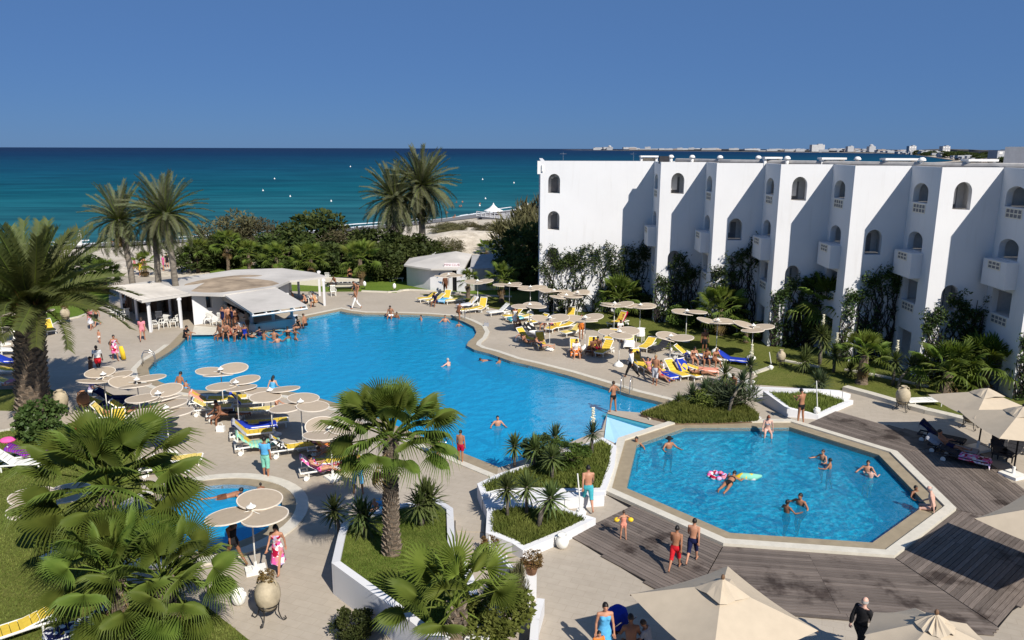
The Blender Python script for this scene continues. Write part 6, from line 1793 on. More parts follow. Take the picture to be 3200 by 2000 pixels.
# ladders
def ladder(px, py, rz, label):
    root = empty('pool_ladder', G(px, py), R(rz), label, 'ladder', 'steel pool ladders')
    for s in (-.25, .25):
        m = MB(); m.tube([(s, -.55, 0), (s, -.55, .70), (s, -.42, .86), (s, -.10, .86), (s, .10, .70), (s, .18, .0), (s, .18, -1.1)], .022, 7); m.obj('rail', [M['steel']], root, True)
    for z in (-.25, -.5, -.75, -1.0):
        m = MB(); m.box((0, .18, z), (.5, .08, .03)); m.obj('rung', [M['steel']], root)
ladder(478, 1140, -70, 'steel ladder on the rounded left end of the main pool'); ladder(1448, 1000, 150, 'steel ladder at the far right bend of the main pool'); ladder(1955, 1228, 160, 'steel ladder on the right side near the pool corner'); ladder(1395, 1420, -25, 'steel ladder on the near side by the boy in red trunks')
# small things
def small(name, label, cat, loc, mb, mat, group=None, smooth=False):
    o = mb.obj(name, [mat], None, smooth); o.location = loc; return props(o, label, cat, group)
m = MB(); m.tube([(-1.9, 0, .2), (-1.2, 0, .3), (1.2, 0, .3), (2.0, 0, .45)], [.15, .32, .32, .12], 10); m.tube([(-1.6, .5, .16), (1.5, .5, .16)], .16, 8); m.tube([(-1.6, -.5, .16), (1.5, -.5, .16)], .16, 8)
small('inflatable_boat', 'yellow inflatable boat drawn up on the beach behind the trees', 'boat', W(655, 768, 122), m, M['yellow'], smooth=True)
m = MB()
m.add([(0, 0, 0), (1.0, .1, 0), (.95, 0, 2.9), (.35, .2, 1.8), (0, .1, .6)], [(0, 1, 2, 3, 4)]); m.add([(0.02, .06, 0), (1.02, .16, 0), (.97, .06, 2.9), (.37, .26, 1.8), (.02, .16, .6)], [(4, 3, 2, 1, 0)])
small('sail', 'small white sail standing at the water edge on the left', 'sail', W(238, 772, 126), m, M['white2'])
for k, (px, py) in enumerate(((41, 720), (76, 727), (1035, 630), (858, 560), (907, 615), (822, 597), (1508, 562), (1517, 622), (1095, 522), (1606, 573), (1499, 644), (12, 748))):
    d = ray(px, py); t = (SEA - CAM_H) / d.z; q = Vector((d.x * t, d.y * t, SEA)); s = .10 + q.y * .0007
    m = MB(); m.ell((0, 0, s * .5), (s, s, s), 10, 8); m.tube([(0, 0, s), (0, 0, s * 2.2)], s * .2, 5)
    small('buoy', 'small white buoy floating off the beach', 'buoy', q, m, M['lamp'], 'white buoys on the sea', True)
m = MB(); m.ell((0, 0, .1), (.34, .30, .14), 10, 6); small('towel_bundle', 'crumpled crimson cloth lying on the lower left lawn', 'cloth', G(25, 1382), m, cloth('pink'))
m = MB()
for k in range(8):
    a = k * .785; m.ell((.30 * math.cos(a), .30 * math.sin(a), .0), (.13, .13, .10), 8, 5)
small('swim_ring', 'pink swim ring beside the floating woman', 'swim ring', G(2240, 1490, WL) + Vector((0, 0, .06)), m, P_pink, smooth=True)
m = MB(); m.tube([(-.55, 0, 0), (-.2, .05, .05), (.25, -.03, .04), (.6, .06, .06)], [.06, .16, .16, .05], 8); small('float', 'green and yellow float right of the floating woman', 'float', G(2335, 1497, WL) + Vector((0, 0, .05)), m, patterned('green yellow float', ['mint', 'yellow', 'white'], 4), smooth=True)
for px, py, lab, c in ((1520, 1020, 'small dark bag left on the paving by the pool bend', 'grey'), (1045, 1512, 'grey book lying on the parasol base', 'grey'), (1180, 1590, 'blue and white beach bag on the ground behind the big palm', 'sky'), (1940, 1140, 'black sandals by the domed base', 'black'), (2065, 1240, 'dark sandals under the blue towel', 'navy'),
                       (690, 1348, 'white beach bag with black lining by the lounger wheels', 'white'), (752, 1372, 'black and white bag hung on a lounger', 'black'), (1512, 962, 'black bag on the upright yellow lounger', 'black'), (500, 1400, 'dark bag under the parasol by the palm leaves', 'navy'), (345, 1345, 'white and green bag by the red towel', 'white')):
    m = MB(); m.box((0, 0, .13), (.36, .2, .26)); m.tube([(-.12, 0, .25), (-.08, 0, .42), (.08, 0, .42), (.12, 0, .25)], .015, 4)
    if 'sandals' in lab or 'book' in lab: m = MB(); m.box((-.07, 0, .02 + (.10 if 'book' in lab else 0)), (.10, .26, .03)); m.box((.08, .03, .02 + (.10 if 'book' in lab else 0)), (.10, .26, .03))
    small('bag' if 'bag' in lab else ('book' if 'book' in lab else 'sandals'), lab, 'bag' if 'bag' in lab else ('book' if 'book' in lab else 'sandals'), G(px, py), m, cloth(c))
# big rocks and a beached hull on the dunes
def rock(px, py, Y, s, lab):
    p = W(px, py, Y); m = MB(); m.ell((0, 0, 0), (s, s * .8, s * .7), 9, 6); r = random.Random(int(px))
    m.v = [(x * r.uniform(.8, 1.15), y * r.uniform(.8, 1.15), z * r.uniform(.8, 1.1)) for x, y, z in m.v]
    small('rock', lab, 'rock', (p.x, p.y, hgt(p.x, p.y) + s * .2), m, M['rock'], 'pale boulders on the dunes')
for px, py, Y, s in ((1555, 742, 118, 1.5), (1535, 738, 120, 1.1), (1458, 698, 142, 1.2), (1480, 694, 146, 1.0), (1440, 706, 138, 1.3), (1462, 708, 135, .9), (1425, 712, 134, 1.4), (1395, 712, 133, 1.0), (1475, 703, 140, .8)): rock(px, py, Y, s, ('large' if s > 1.15 else 'small') + ' pale boulder ' + ('near the right end of the dune' if px > 1520 else 'in the heap at the left of the dune' if px < 1445 else 'in the middle of the dune'))
for i in range(16):
    px, py, Y = rng.uniform(1370, 1580), rng.uniform(700, 775), rng.uniform(98, 140)
    p = G(px, py, -.5); z = hgt(p.x, p.y) if p.y > 80 else 0
    root = empty('dune_shrub', (p.x, p.y, z), 0, 'low dry shrub on the sand ' + ('left' if px < 1450 else 'right' if px > 1520 else 'middle') + ' of the dunes, ' + ('near' if py > 740 else 'far') + ' side', 'shrub', 'dry shrubs on the dunes'); o = link('crown', CLOUD['tam'][i % 2], root, (0, 0, .3)); s = rng.uniform(.8, 2.0); o.scale = (s * 1.3, s, s * .5)
# ------------------------------------------------------------------ the town across the bay
CP = [(1790, 9000), (1950, 7200), (2300, 5100), (2550, 4300), (2700, 3640), (2900, 1950), (2985, 1260), (3060, 900), (3200, 560)]
def coastY(px):
    for (a, ya), (b, yb) in zip(CP, CP[1:]):
        if a <= px <= b: return ya + (yb - ya) * (px - a) / (b - a)
    return 560
def far_house(px, Y, w, h, d, lab, group=None, mat='hazewhite', floors=0, dome=False, z0=-2.6, name='far_house'):
    dr = ray(px, 466); x = dr.x / dr.y * Y
    root = empty(name, (x, Y, z0), random.uniform(-.3, .3), lab, 'house', group)
    m = MB(); m.box((0, 0, h / 2), (w, d, h)); m.box((w * .2, 0, h * 1.06), (w * .35, d * .6, h * .14)); m.obj('wall', [M[mat]], root)
    if floors:
        for f in range(floors):
            m = MB(); n = max(3, int(w / 7))
            for k in range(n): m.box((-w / 2 + (k + .5) * w / n, -d / 2 - .05, h * (f + .55) / floors), (w / n * .5, .3, h / floors * .5))
            m.obj('window', [M['shade']], root)
    if dome:
        m = MB(); m.lathe([(w * .3, h), (w * .28, h + w * .15), (w * .15, h + w * .28), (0, h + w * .32)], 12); m.obj('dome', [M[mat]], root)
r = random.Random(77)
def hl(px, i): return ('tan' if i % 5 == 0 else 'white') + ' flat roofed house across the bay, ' + ('on the headland left of the tall hotel block' if px < 2240 else 'close left of the tall hotel block' if px < 2530 else 'right of the tall hotel block' if px < 2850 else 'above the bend of the bay')
for i in range(190):
    px = r.uniform(1870, 3140) if i < 100 else r.uniform(2600, 3150); Y = coastY(px) * r.uniform(1.04, 1.35) + 40; k = Y / 3000
    far_house(px, Y, r.uniform(16, 46) * k * 1.1 + 5, r.uniform(2.5, 6.5) * k + 3, 14 * k + 5, hl(px, i), 'houses across the bay', 'fartan' if i % 5 == 0 else 'hazewhite', z0=-2.6 + r.uniform(0, 6) * k)
far_house(2553, 4400, 74, 38, 30, 'large white hotel block standing highest in the town across the bay', floors=6, z0=0)
far_house(2575, 4250, 48, 13, 20, 'low white building on the water in front of the large hotel block', z0=-2)
far_house(2655, 4000, 34, 26, 20, 'white cube shaped house right of the large hotel block', dome=False, z0=2)
far_house(2722, 3700, 34, 24, 20, 'white domed building on the far shore', dome=True, z0=3)
far_house(2848, 2700, 26, 22, 16, 'white gabled villa on the far shore above the bay curve', floors=2, z0=3)
far_house(2952, 2300, 24, 17, 16, 'bright white box house above the bend of the bay', floors=2, z0=6)
far_house(3135, 900, 26, 11, 14, 'pale villa among the trees at the right of the far shore', floors=2, z0=1)
far_house(1905, 8300, 60, 30, 30, 'white dome on the headland at the left end of the far coast', dome=True, z0=0)
far_house(1880, 8400, 180, 22, 40, 'long low pale building at the tip of the headland', z0=0)
# tall pale apartment block at the right edge
d = ray(3205, 470); Y = 260; x = d.x / d.y * Y + 4.5
root = empty('apartment_block', (x, Y, -2), .1, 'pale apartment block with balconies cut by the right edge', 'building'); m = MB(); m.box((0, 0, 8), (15, 12, 16)); m.box((2, 0, 17), (8, 8, 2.6)); m.obj('wall', [M['white2']], root)
for f in range(5):
    for k in range(4): m = MB(); m.box((-5.6 + k * 3.7, -6.05, 2 + f * 3), (1.6, .3, 1.5)); m.obj('window', [M['shade']], root)
    m = MB(); m.box((0, -6.5, .9 + f * 3), (13, .9, .9)); m.obj('balcony', [M['white2']], root)
for i in range(70):
    px = r.uniform(2870, 3230); Y = r.uniform(max(240, coastY(px) * 1.06), max(300, coastY(px) * 1.06 + 500)); dr = ray(px, 466); x = dr.x / dr.y * Y
    if 3180 < px < 3230 and Y < 300: continue
    root = empty('far_tree', (x, Y, -2.4), 0, 'dark tree in the scrub beyond the hotel roof', 'tree', 'trees across the bay'); o = link('crown', CLOUD['bush'][i % 2], root, (0, 0, 3)); s = r.uniform(3, 6) * (1 + Y / 1500); o.scale = (s * 1.3, s, s * .75)
    m = MB(); m.tube([(0, 0, 0), (0, 0, 3)], .4, 5); m.obj('trunk', [M['stem']], root)
m = MB()
for i in range(900):
    px = r.uniform(2930, 3180); Y = r.uniform(coastY(px) * 1.0 + 5, coastY(px) * 1.25 + 120); dr = ray(px, 466); x = dr.x / dr.y * Y; s = r.uniform(.8, 2.2)
    m.lathe([(s, 0), (s, .2), (0, s * .8)], 5, (x, Y, -.6))
props(m.obj('beach_umbrellas', [M['fartan']]), 'far off crowd of beach umbrellas along the bay', 'umbrellas', kind='stuff')
# ------------------------------------------------------------------ people
def rotx(v, a): c, s = math.cos(a), math.sin(a); return Vector((v.x, v.y * c - v.z * s, v.y * s + v.z * c))
POSES = {
 'stand': dict(hip=.93, la=(4, 3), ra=(-3, 3), arms=((8, 10, 12), (-4, 10, 10))),
 'walk': dict(hip=.92, la=(24, 6), ra=(-20, 22), arms=((-22, 8, 18), (26, 8, 22)), tp=4),
 'walk2': dict(hip=.92, la=(-18, 26), ra=(22, 8), arms=((24, 8, 30), (-20, 8, 15)), tp=5),
 'hips': dict(hip=.93, la=(4, 3), ra=(-3, 3), ab=7, arms=((-14, 42, 78, -60), (-14, 42, 78, -60))),
 'hold': dict(hip=.93, la=(4, 3), ra=(-4, 5), arms=((22, 12, 95, -25), (18, 12, 100, -30)), hp=22),
 'wade': dict(hip=.90, la=(10, 14), ra=(-8, 10), arms=((35, 38, 55), (30, 42, 60)), hp=-4),
 'swimup': dict(hip=.86, la=(38, 30), ra=(20, 40), arms=((60, 50, 20), (50, 55, 25)), hp=-8, tp=14),
 'prone': dict(hip=.0, la=(-4, 6), ra=(4, 10), arms=((140, 25, 40), (135, 25, 50)), gp=-82, hp=-45),
 'lieback': dict(hip=.10, la=(2, 4), ra=(8, 24), ab=6, arms=((10, 22, 15), (4, 25, 30)), gp=90, hp=10),
 'recline': dict(hip=.12, la=(88, 6), ra=(96, 34), ab=6, tp=-48, arms=((6, 22, 35), (20, 22, 60)), hp=20),
 'reclineup': dict(hip=.12, la=(88, 4), ra=(88, 8), ab=6, tp=-48, arms=((150, 30, 110), (150, 30, 110)), hp=18),
 'edge': dict(hip=.11, la=(80, 78), ra=(82, 84), ab=8, tp=12, arms=((-8, 16, 8), (20, 14, 50)), hp=12),
 'lounge': dict(hip=.12, la=(78, 70), ra=(84, 80), ab=9, tp=18, arms=((38, 16, 40), (32, 16, 55)), hp=10),
 'ground': dict(hip=.12, la=(118, 128), ra=(112, 120), ab=10, tp=14, arms=((55, 14, 40), (50, 14, 50)), hp=8),
 'bend': dict(hip=.90, la=(22, 8), ra=(16, 14), tp=58, arms=((52, 14, 20), (60, 14, 25)), hp=-20),
 'climb': dict(hip=.86, la=(70, 74), ra=(4, 8), tp=26, arms=((62, 14, 30), (70, 14, 25)), hp=-10),
 'wings': dict(hip=.93, la=(5, 4), ra=(-4, 4), ab=4, arms=((10, 52, 30), (10, 52, 30)), hp=6),
 'carry': dict(hip=.93, la=(18, 8), ra=(-14, 16), tp=3, arms=((20, 12, 80), (-4, 12, 12))),
 'chin': dict(hip=.12, la=(82, 78), ra=(78, 82), ab=8, tp=26, arms=((62, 8, 110, -25), (40, 12, 60)), hp=8),
}
_bod = {}
def skeleton(p):
    tp, hp = R(p.get('tp', 0)), R(p.get('hp', 0))
    fwd = lambda a: Vector((0, math.cos(a), -math.sin(a))); upv = lambda a: Vector((0, math.sin(a), math.cos(a)))
    pel = Vector((0, 0, p['hip'])); up, fw = upv(tp), fwd(tp)
    J = dict(pel=pel, waist=pel + up * .16, chest=pel + up * .36, neck=pel + up * .535)
    hu, hf = upv(tp * .5 + hp), fwd(tp * .5 + hp)
    J['hb'] = J['neck'] + hu * .05; J['hc'] = J['neck'] + hu * .165 + hf * .02; J['hu'], J['hf'] = hu, hf
    ab = R(p.get('ab', 2))
    for s, k in ((-1, 'la'), (1, 'ra')):
        hf_, kf = R(p[k][0]), R(p[k][1])
        hip = pel + Vector((s * .092, 0, -.03)); d1 = Vector((s * math.sin(ab), math.sin(hf_), -math.cos(hf_))).normalized()
        kn = hip + d1 * .425; a = hf_ - kf; d2 = Vector((s * math.sin(ab) * .5, math.sin(a), -math.cos(a))).normalized(); an = kn + d2 * .41
        pf = R(p.get('pf', 0)); ff = Vector((s * .12, math.cos(a - pf), math.sin(a - pf))).normalized()
        J['hip%d' % s], J['kn%d' % s], J['an%d' % s], J['toe%d' % s], J['heel%d' % s] = hip, kn, an, an + d2 * .055 + ff * .16, an + d2 * .05 - ff * .06
    for s, ar in ((-1, p['arms'][0]), (1, p['arms'][1])):
        sf, sa, ef = R(ar[0]), R(ar[1]), R(ar[2]); inn = R(ar[3]) if len(ar) > 3 else 0
        sh = J['neck'] - up * .06 + Vector((s * .175, 0, 0)); side = Vector((s, 0, 0))
        d1 = (-up * math.cos(sf) * math.cos(sa) + fw * math.sin(sf) * math.cos(sa) + side * math.sin(sa)).normalized(); el = sh + d1 * .285
        a = sf + ef; d2 = (-up * math.cos(a) + fw * math.sin(a) + side * math.sin(inn + sa * .3)).normalized(); wr_ = el + d2 * .245
        J['sh%d' % s], J['el%d' % s], J['wr%d' % s], J['hd%d' % s] = sh, el, wr_, d2
    gp = p.get('gp', 0)
    if gp:
        for k in J:
            v = rotx(J[k] - pel, R(gp)); J[k] = v if k in ('hu', 'hf') or k.startswith('hd') else v + pel
        for k in ('hu', 'hf', 'hd-1', 'hd1'): pass
        base = skeleton(dict(p, gp=0))
        for k in ('hu', 'hf', 'hd-1', 'hd1'): J[k] = rotx(base[k], R(gp))
    return J
def body(pose, female=False):
    key = (pose, female)
    if key in _bod: return _bod[key]
    J = skeleton(POSES[pose]); mb = MB()
    up = (J['neck'] - J['pel']).normalized(); fw = Vector((1, 0, 0)).cross(up) * -1
    fw = up.cross(Vector((1, 0, 0))); fw = -fw if fw.dot(J['hf']) < 0 else fw
    sd = (1, 0, 0); w = .93 if female else 1.0
    L = lambda a, b, t: J[a].lerp(J[b], t)
    mb.tube([J['pel'] - up * .10, J['pel'] - up * .02, L('pel', 'waist', .5), J['waist'], L('waist', 'chest', .5), J['chest'], L('chest', 'neck', .5), L('chest', 'neck', .82), J['neck'] - up * .01],
            [(.115, .09), (.165 if not female else .172, .112), (.15, .105), (.128 * w if female else .138, .095), (.145 * w, .105), (.168 * w, .115), (.172 * w, .105), (.12, .08), (.055, .055)], 14, side=sd)
    mb.tube([J['neck'] - up * .06, J['hb'], J['hc'] - J['hu'] * .04], [.066, .054, .056], 10)
    hM = Matrix(((1, J['hf'].x, J['hu'].x), (0, J['hf'].y, J['hu'].y), (0, J['hf'].z, J['hu'].z)))
    mb.ell(J['hc'], (.076, .095, .115), 14, 10, 0, hM)
    mb.ell(J['hc'] - J['hu'] * .055 + J['hf'] * .035, (.058, .062, .062), 10, 8, 0, hM)
    mb.ell(J['hc'] - J['hu'] * .012 + J['hf'] * .098, (.016, .020, .026), 6, 5, 0, hM)
    for s in (-1, 1): mb.ell(J['hc'] + Vector((s * .078, 0, 0)) - J['hu'] * .01, (.012, .026, .034), 6, 5, 0, hM)
    for s in (-1, 1):
        mb.tube([J['hip%d' % s] + Vector((0, 0, 0)), L('hip%d' % s, 'kn%d' % s, .3), L('hip%d' % s, 'kn%d' % s, .7), J['kn%d' % s], L('kn%d' % s, 'an%d' % s, .3), L('kn%d' % s, 'an%d' % s, .7), J['an%d' % s]], [.092, .088, .066, .056, .058, .042, .036], 10)
        mb.ell(J['hip%d' % s], (.095, .095, .095), 10, 8); mb.ell(J['kn%d' % s], (.057, .057, .057), 8, 6)
        h, t = J['heel%d' % s], J['toe%d' % s]; mb.tube([h, h.lerp(t, .3), h.lerp(t, .75), t], [(.028, .030), (.038, .036), (.042, .026), (.026, .016)], 8, side=sd)
        mb.ell(J['an%d' % s], (.04, .04, .045), 8, 6)
        mb.ell(J['sh%d' % s], (.062 * w, .062 * w, .062 * w), 10, 8)
        mb.tube([J['sh%d' % s], L('sh%d' % s, 'el%d' % s, .4), J['el%d' % s], L('el%d' % s, 'wr%d' % s, .3), J['wr%d' % s]], [.054 * w, .049 * w, .038 * w, .041 * w, .028], 9)
        mb.tube([L('chest', 'neck', .75), J['sh%d' % s]], [.075, .055], 8)
        hd = J['hd%d' % s]; wq = J['wr%d' % s]; mb.tube([wq - hd * .02, wq + hd * .03, wq + hd * .085], [.028, (.040, .022), (.040, .018)], 8)
    if female:
        for s in (-1, 1): mb.ell(J['chest'] + up * .03 + fw * .085 + Vector((s * .075, 0, 0)), (.062, .058, .062), 8, 6)
    tmp = mb.obj('tmp_body', [SKIN[0]])
    md = tmp.modifiers.new('r', 'REMESH'); md.mode = 'VOXEL'; md.voxel_size = .0185; md.use_smooth_shade = True
    ms = tmp.modifiers.new('s', 'SMOOTH'); ms.iterations = 4; ms.factor = .5
    me = bpy.data.meshes.new_from_object(tmp.evaluated_get(bpy.context.evaluated_depsgraph_get()))
    old = tmp.data; bpy.data.objects.remove(tmp); bpy.data.meshes.remove(old)
    # unequal bent fingers, rooted in the palm
    bm = bmesh.new(); bm.from_mesh(me); f_ = MB()
    for s in (-1, 1):
        hd = J['hd%d' % s]; q = J['wr%d' % s] + hd * .075
        a = Vector((1, 0, 0)); a = (a - hd * a.dot(hd)).normalized(); b = hd.cross(a)
        if b.dot(J['hf']) < 0: b = -b
        for i, (o, l) in enumerate(((-.030, .062), (-.010, .074), (.010, .080), (.028, .070))):
            p0 = q + a * o * s; p1 = p0 + hd * l * .45 + b * l * .12; p2 = p1 + hd * l * .3 + b * l * .3; p3 = p2 + hd * l * .12 + b * l * .25
            f_.tube([p0 - hd * .02, p1, p2, p3], [.0095, .009, .008, .006], 5)
        p0 = J['wr%d' % s] + hd * .03 + a * .026 * -s; f_.tube([p0, p0 + (hd * .6 - a * s * .8).normalized() * .035, p0 + hd * .05 - a * s * .035 + b * .02], [.012, .010, .008], 5)
    b0 = len(bm.verts); vs = [bm.verts.new(v) for v in f_.v]
    for f in f_.f:
        try: nf = bm.faces.new([vs[i] for i in f]); nf.smooth = True
        except ValueError: pass
    nb = len(me.polygons)
    bm.to_mesh(me); bm.free(); me.materials.clear(); me.materials.append(SKIN[0]); me.name = 'person'
    # region of every vertex
    V = np.empty(len(me.vertices) * 3); me.vertices.foreach_get('co', V); V = V.reshape(-1, 3)
    segs = [('torso', 'pel', 'neck')] + [(n, a % s, b % s) for s in (-1, 1) for n, a, b in (('thigh', 'hip%d', 'kn%d'), ('shin', 'kn%d', 'an%d'), ('foot', 'an%d', 'toe%d'), ('upper', 'sh%d', 'el%d'), ('fore', 'el%d', 'wr%d'))]
    segs.append(('head', 'hb', 'hc'))
    best = np.full(len(V), 9.0); lab = np.zeros(len(V), int); T = np.zeros(len(V))
    for i, (n, a, b) in enumerate(segs):
        A, B = np.array(J[a]), np.array(J[b]); d = B - A; t = np.clip(((V - A) @ d) / (d @ d), -.25 if n == 'torso' else 0, 1.3 if n == 'head' else 1); D = np.linalg.norm(V - (A + t[:, None] * d), axis=1)
        D = D - dict(torso=.10, head=.07, thigh=.035).get(n, 0)
        m = D < best; best[m] = D[m]; lab[m] = i; T[m] = t[m]
    names = [s[0] for s in segs]
    N = np.empty(len(me.vertices) * 3); me.vertices.foreach_get('normal', N); N = N.reshape(-1, 3)
    info = dict(J=J, me=me, V=V, N=N, lab=np.array([names[i] for i in lab]), T=T, hM=hM, up=up, fw=fw, parts={}, b0=b0)
    _bod[key] = info; return info
def garment(inf, kind):
    if kind in inf['parts']: return inf['parts'][kind]
    lab, T = inf['lab'], inf['T']; off = .012
    tor = lambda a, b: (lab == 'torso') & (T >= a) & (T <= b)
    th = lambda t: (lab == 'thigh') & (T <= t)
    m = dict(trunks=lambda: tor(-.3, .18) | th(.62), longtrunks=lambda: tor(-.3, .18) | ((lab == 'thigh') & (T <= 1)) , briefs=lambda: tor(-.3, .10) | th(.14), bikini=lambda: tor(-.3, .08) | th(.12) | tor(.58, .74),
             swimsuit=lambda: tor(-.3, .80) | th(.12), shirt=lambda: tor(.02, .99) | ((lab == 'upper') & (T < .62)), longshirt=lambda: tor(.05, .99) | (lab == 'upper') | ((lab == 'fore') & (T < .92)),
             pants=lambda: tor(-.3, .18) | (lab == 'thigh') | ((lab == 'shin') & (T < .93)), vest=lambda: tor(-.3, .86) | th(.25), nappy=lambda: tor(-.3, .14) | th(.22))[kind]()
    if kind in ('trunks', 'longtrunks', 'pants', 'shirt', 'longshirt'): off = .020
    me = inf['me']; keep = set(np.nonzero(m)[0].tolist()); V = inf['V'] + inf['N'] * off
    mp, vs, fs = {}, [], []
    for p in me.polygons:
        q = p.vertices
        if p.index and q[0] >= inf['b0']: continue
        if all(i in keep for i in q):
            for i in q:
                if i not in mp: mp[i] = len(vs); vs.append(tuple(V[i]))
            fs.append([mp[i] for i in q])
    g = MB(); g.v, g.f, g.m = vs, fs, [0] * len(fs); r_ = g.mesh({'longtrunks': 'trunks', 'longshirt': 'shirt', 'vest': 'dress_top'}.get(kind, kind), [SKIN[0]], True); inf['parts'][kind] = r_; return r_
def skirt(inf, ln):
    k = 'skirt%.2f' % ln
    if k in inf['parts']: return inf['parts'][k]
    J = inf['J']; g = MB(); n = 20; p = J['pel']; rr = random.Random(4)
    kz = min(J['kn-1'].z, J['kn1'].z); cy = (J['kn-1'].y + J['kn1'].y) / 2
    rows = []
    for i in range(6):
        f = i / 5; c = Vector((0, p.y + (cy - p.y) * f * ln, p.z + .08 - (p.z + .08 - (p.z + .08 - .50 * ln)) * f)); rx = .158 + .07 * f * ln; ry = .118 + .11 * f * ln
        rows.append([c + Vector((math.cos(2 * math.pi * q / n) * rx * (1 + .10 * f * math.sin(q * 2.2)), math.sin(2 * math.pi * q / n) * ry * (1 + .10 * f * math.sin(q * 2.2 + 1)), -.03 * f * math.sin(q * 1.1))) for q in range(n)])
    g.add([v for r_ in rows for v in r_], [(i * n + q, (i + 1) * n + q, (i + 1) * n + (q + 1) % n, i * n + (q + 1) % n) for i in range(5) for q in range(n)])
    r_ = g.mesh('skirt', [SKIN[0]], True); inf['parts'][k] = r_; return r_
def hairmesh(inf, kind):
    k = 'hair_' + kind
    if k in inf['parts']: return inf['parts'][k]
    J, hM = inf['J'], inf['hM']; g = MB(); hu, hf, hc = J['hu'], J['hf'], J['hc']; n = 16; rings = 9; vs = []; fs = []
    lim = {'short': 1.75, 'long': 2.15, 'bun': 1.85, 'balding': 1.9}[kind]
    for i in range(rings + 1):
        ph = lim * i / rings
        for q in range(n):
            t = 2 * math.pi * q / n; fr = math.sin(t)                      # front when positive
            p2 = ph * (1 - .36 * max(0, fr)) if kind != 'balding' else ph
            vs.append(hc + hM @ Vector((.086 * math.sin(p2) * math.cos(t), .106 * math.sin(p2) * math.sin(t) - .006, .126 * math.cos(p2))))
    a0 = 0
    for i in range(rings):
        for q in range(n):
            if kind == 'balding' and i < 6: continue
            if kind == 'balding' and math.sin(2 * math.pi * q / n) > .3: continue
            fs.append((i * n + q, (i + 1) * n + q, (i + 1) * n + (q + 1) % n, i * n + (q + 1) % n))
    g.add(vs, fs)
    if kind == 'long': g.tube([hc - hf * .055 + hu * .02, hc - hf * .085 - hu * .09, hc - hf * .095 - hu * .20, hc - hf * .085 - hu * .31], [(.078, .04), (.085, .045), (.075, .035), (.03, .015)], 9, side=(1, 0, 0))
    if kind == 'bun': g.ell(hc - hf * .11 + hu * .03, (.04, .04, .04), 8, 6)
    r_ = g.mesh('hair', [HAIR['black']], True); inf['parts'][k] = r_; return r_
def facemesh(inf):
    if 'face' in inf['parts']: return inf['parts']['face']
    J, hM = inf['J'], inf['hM']; e = MB(); mo = MB()
    for s in (-1, 1): e.ell(J['hc'] + hM @ Vector((s * .030, .089, .012)), (.011, .008, .008), 6, 5)
    mo.ell(J['hc'] + hM @ Vector((0, .091, -.055)), (.022, .008, .007), 6, 5)
    r_ = (e.mesh('eyes', [HAIR['black']]), mo.mesh('mouth', [plain('lips', (.35, .10, .09), .5, .3, .05)])); inf['parts']['face'] = r_; return r_
def hatmesh(inf, kind):
    k = 'hat' + kind
    if k in inf['parts']: return inf['parts'][k]
    J, hM = inf['J'], inf['hM']; g = MB(); w = .19 if kind == 'brim' else .10
    prof = [(w, .03), (w, .04), (.095, .055), (.092, .11), (.06, .145), (0, .15)]
    g.lathe(prof, 14); g.v = [tuple(J['hc'] + hM @ Vector(v)) for v in g.v]
    if kind == 'cap': b0 = J['hc'] + hM @ Vector((0, .08, .05)); g.tube([b0, b0 + J['hf'] * .10], [(.075, .01), (.06, .008)], 8, side=(1, 0, 0))
    r_ = g.mesh('hat', [SKIN[0]], True); inf['parts'][k] = r_; return r_
NPEOPLE = 0
def person(px, py, pose, yaw, h, skin, hair, wear, label, z=0.0, loc=None, extra=None):
    """hair 'black/short'; wear: list of (garment, colour or material)"""
    global NPEOPLE; NPEOPLE += 1
    female = any(w[0] in ('bikini', 'swimsuit', 'vest') or w[0].startswith('skirt') for w in wear)
    inf = body(pose, female); s = h / 1.75
    if loc is None: loc = G(px, py, z)
    o = link('person', inf['me'], None, loc, R(yaw), s); omat(o, SKIN[skin]); props(o, label, 'person')
    for gname, c in wear:
        me = skirt(inf, float(gname[5:])) if gname.startswith('skirt') else hatmesh(inf, gname[3:]) if gname.startswith('hat') else garment(inf, gname)
        q = link(me.name.split('.')[0], me, o); omat(q, cloth(c) if isinstance(c, str) else c)
    if hair:
        c, k = hair.split('/'); q = link('hair', hairmesh(inf, k), o); omat(q, HAIR[c])
    e, mo = facemesh(inf); link('eyes', e, o); link('mouth', mo, o)
    return o
Wd = WL - 1.06        # feet of a wader: chest above the water
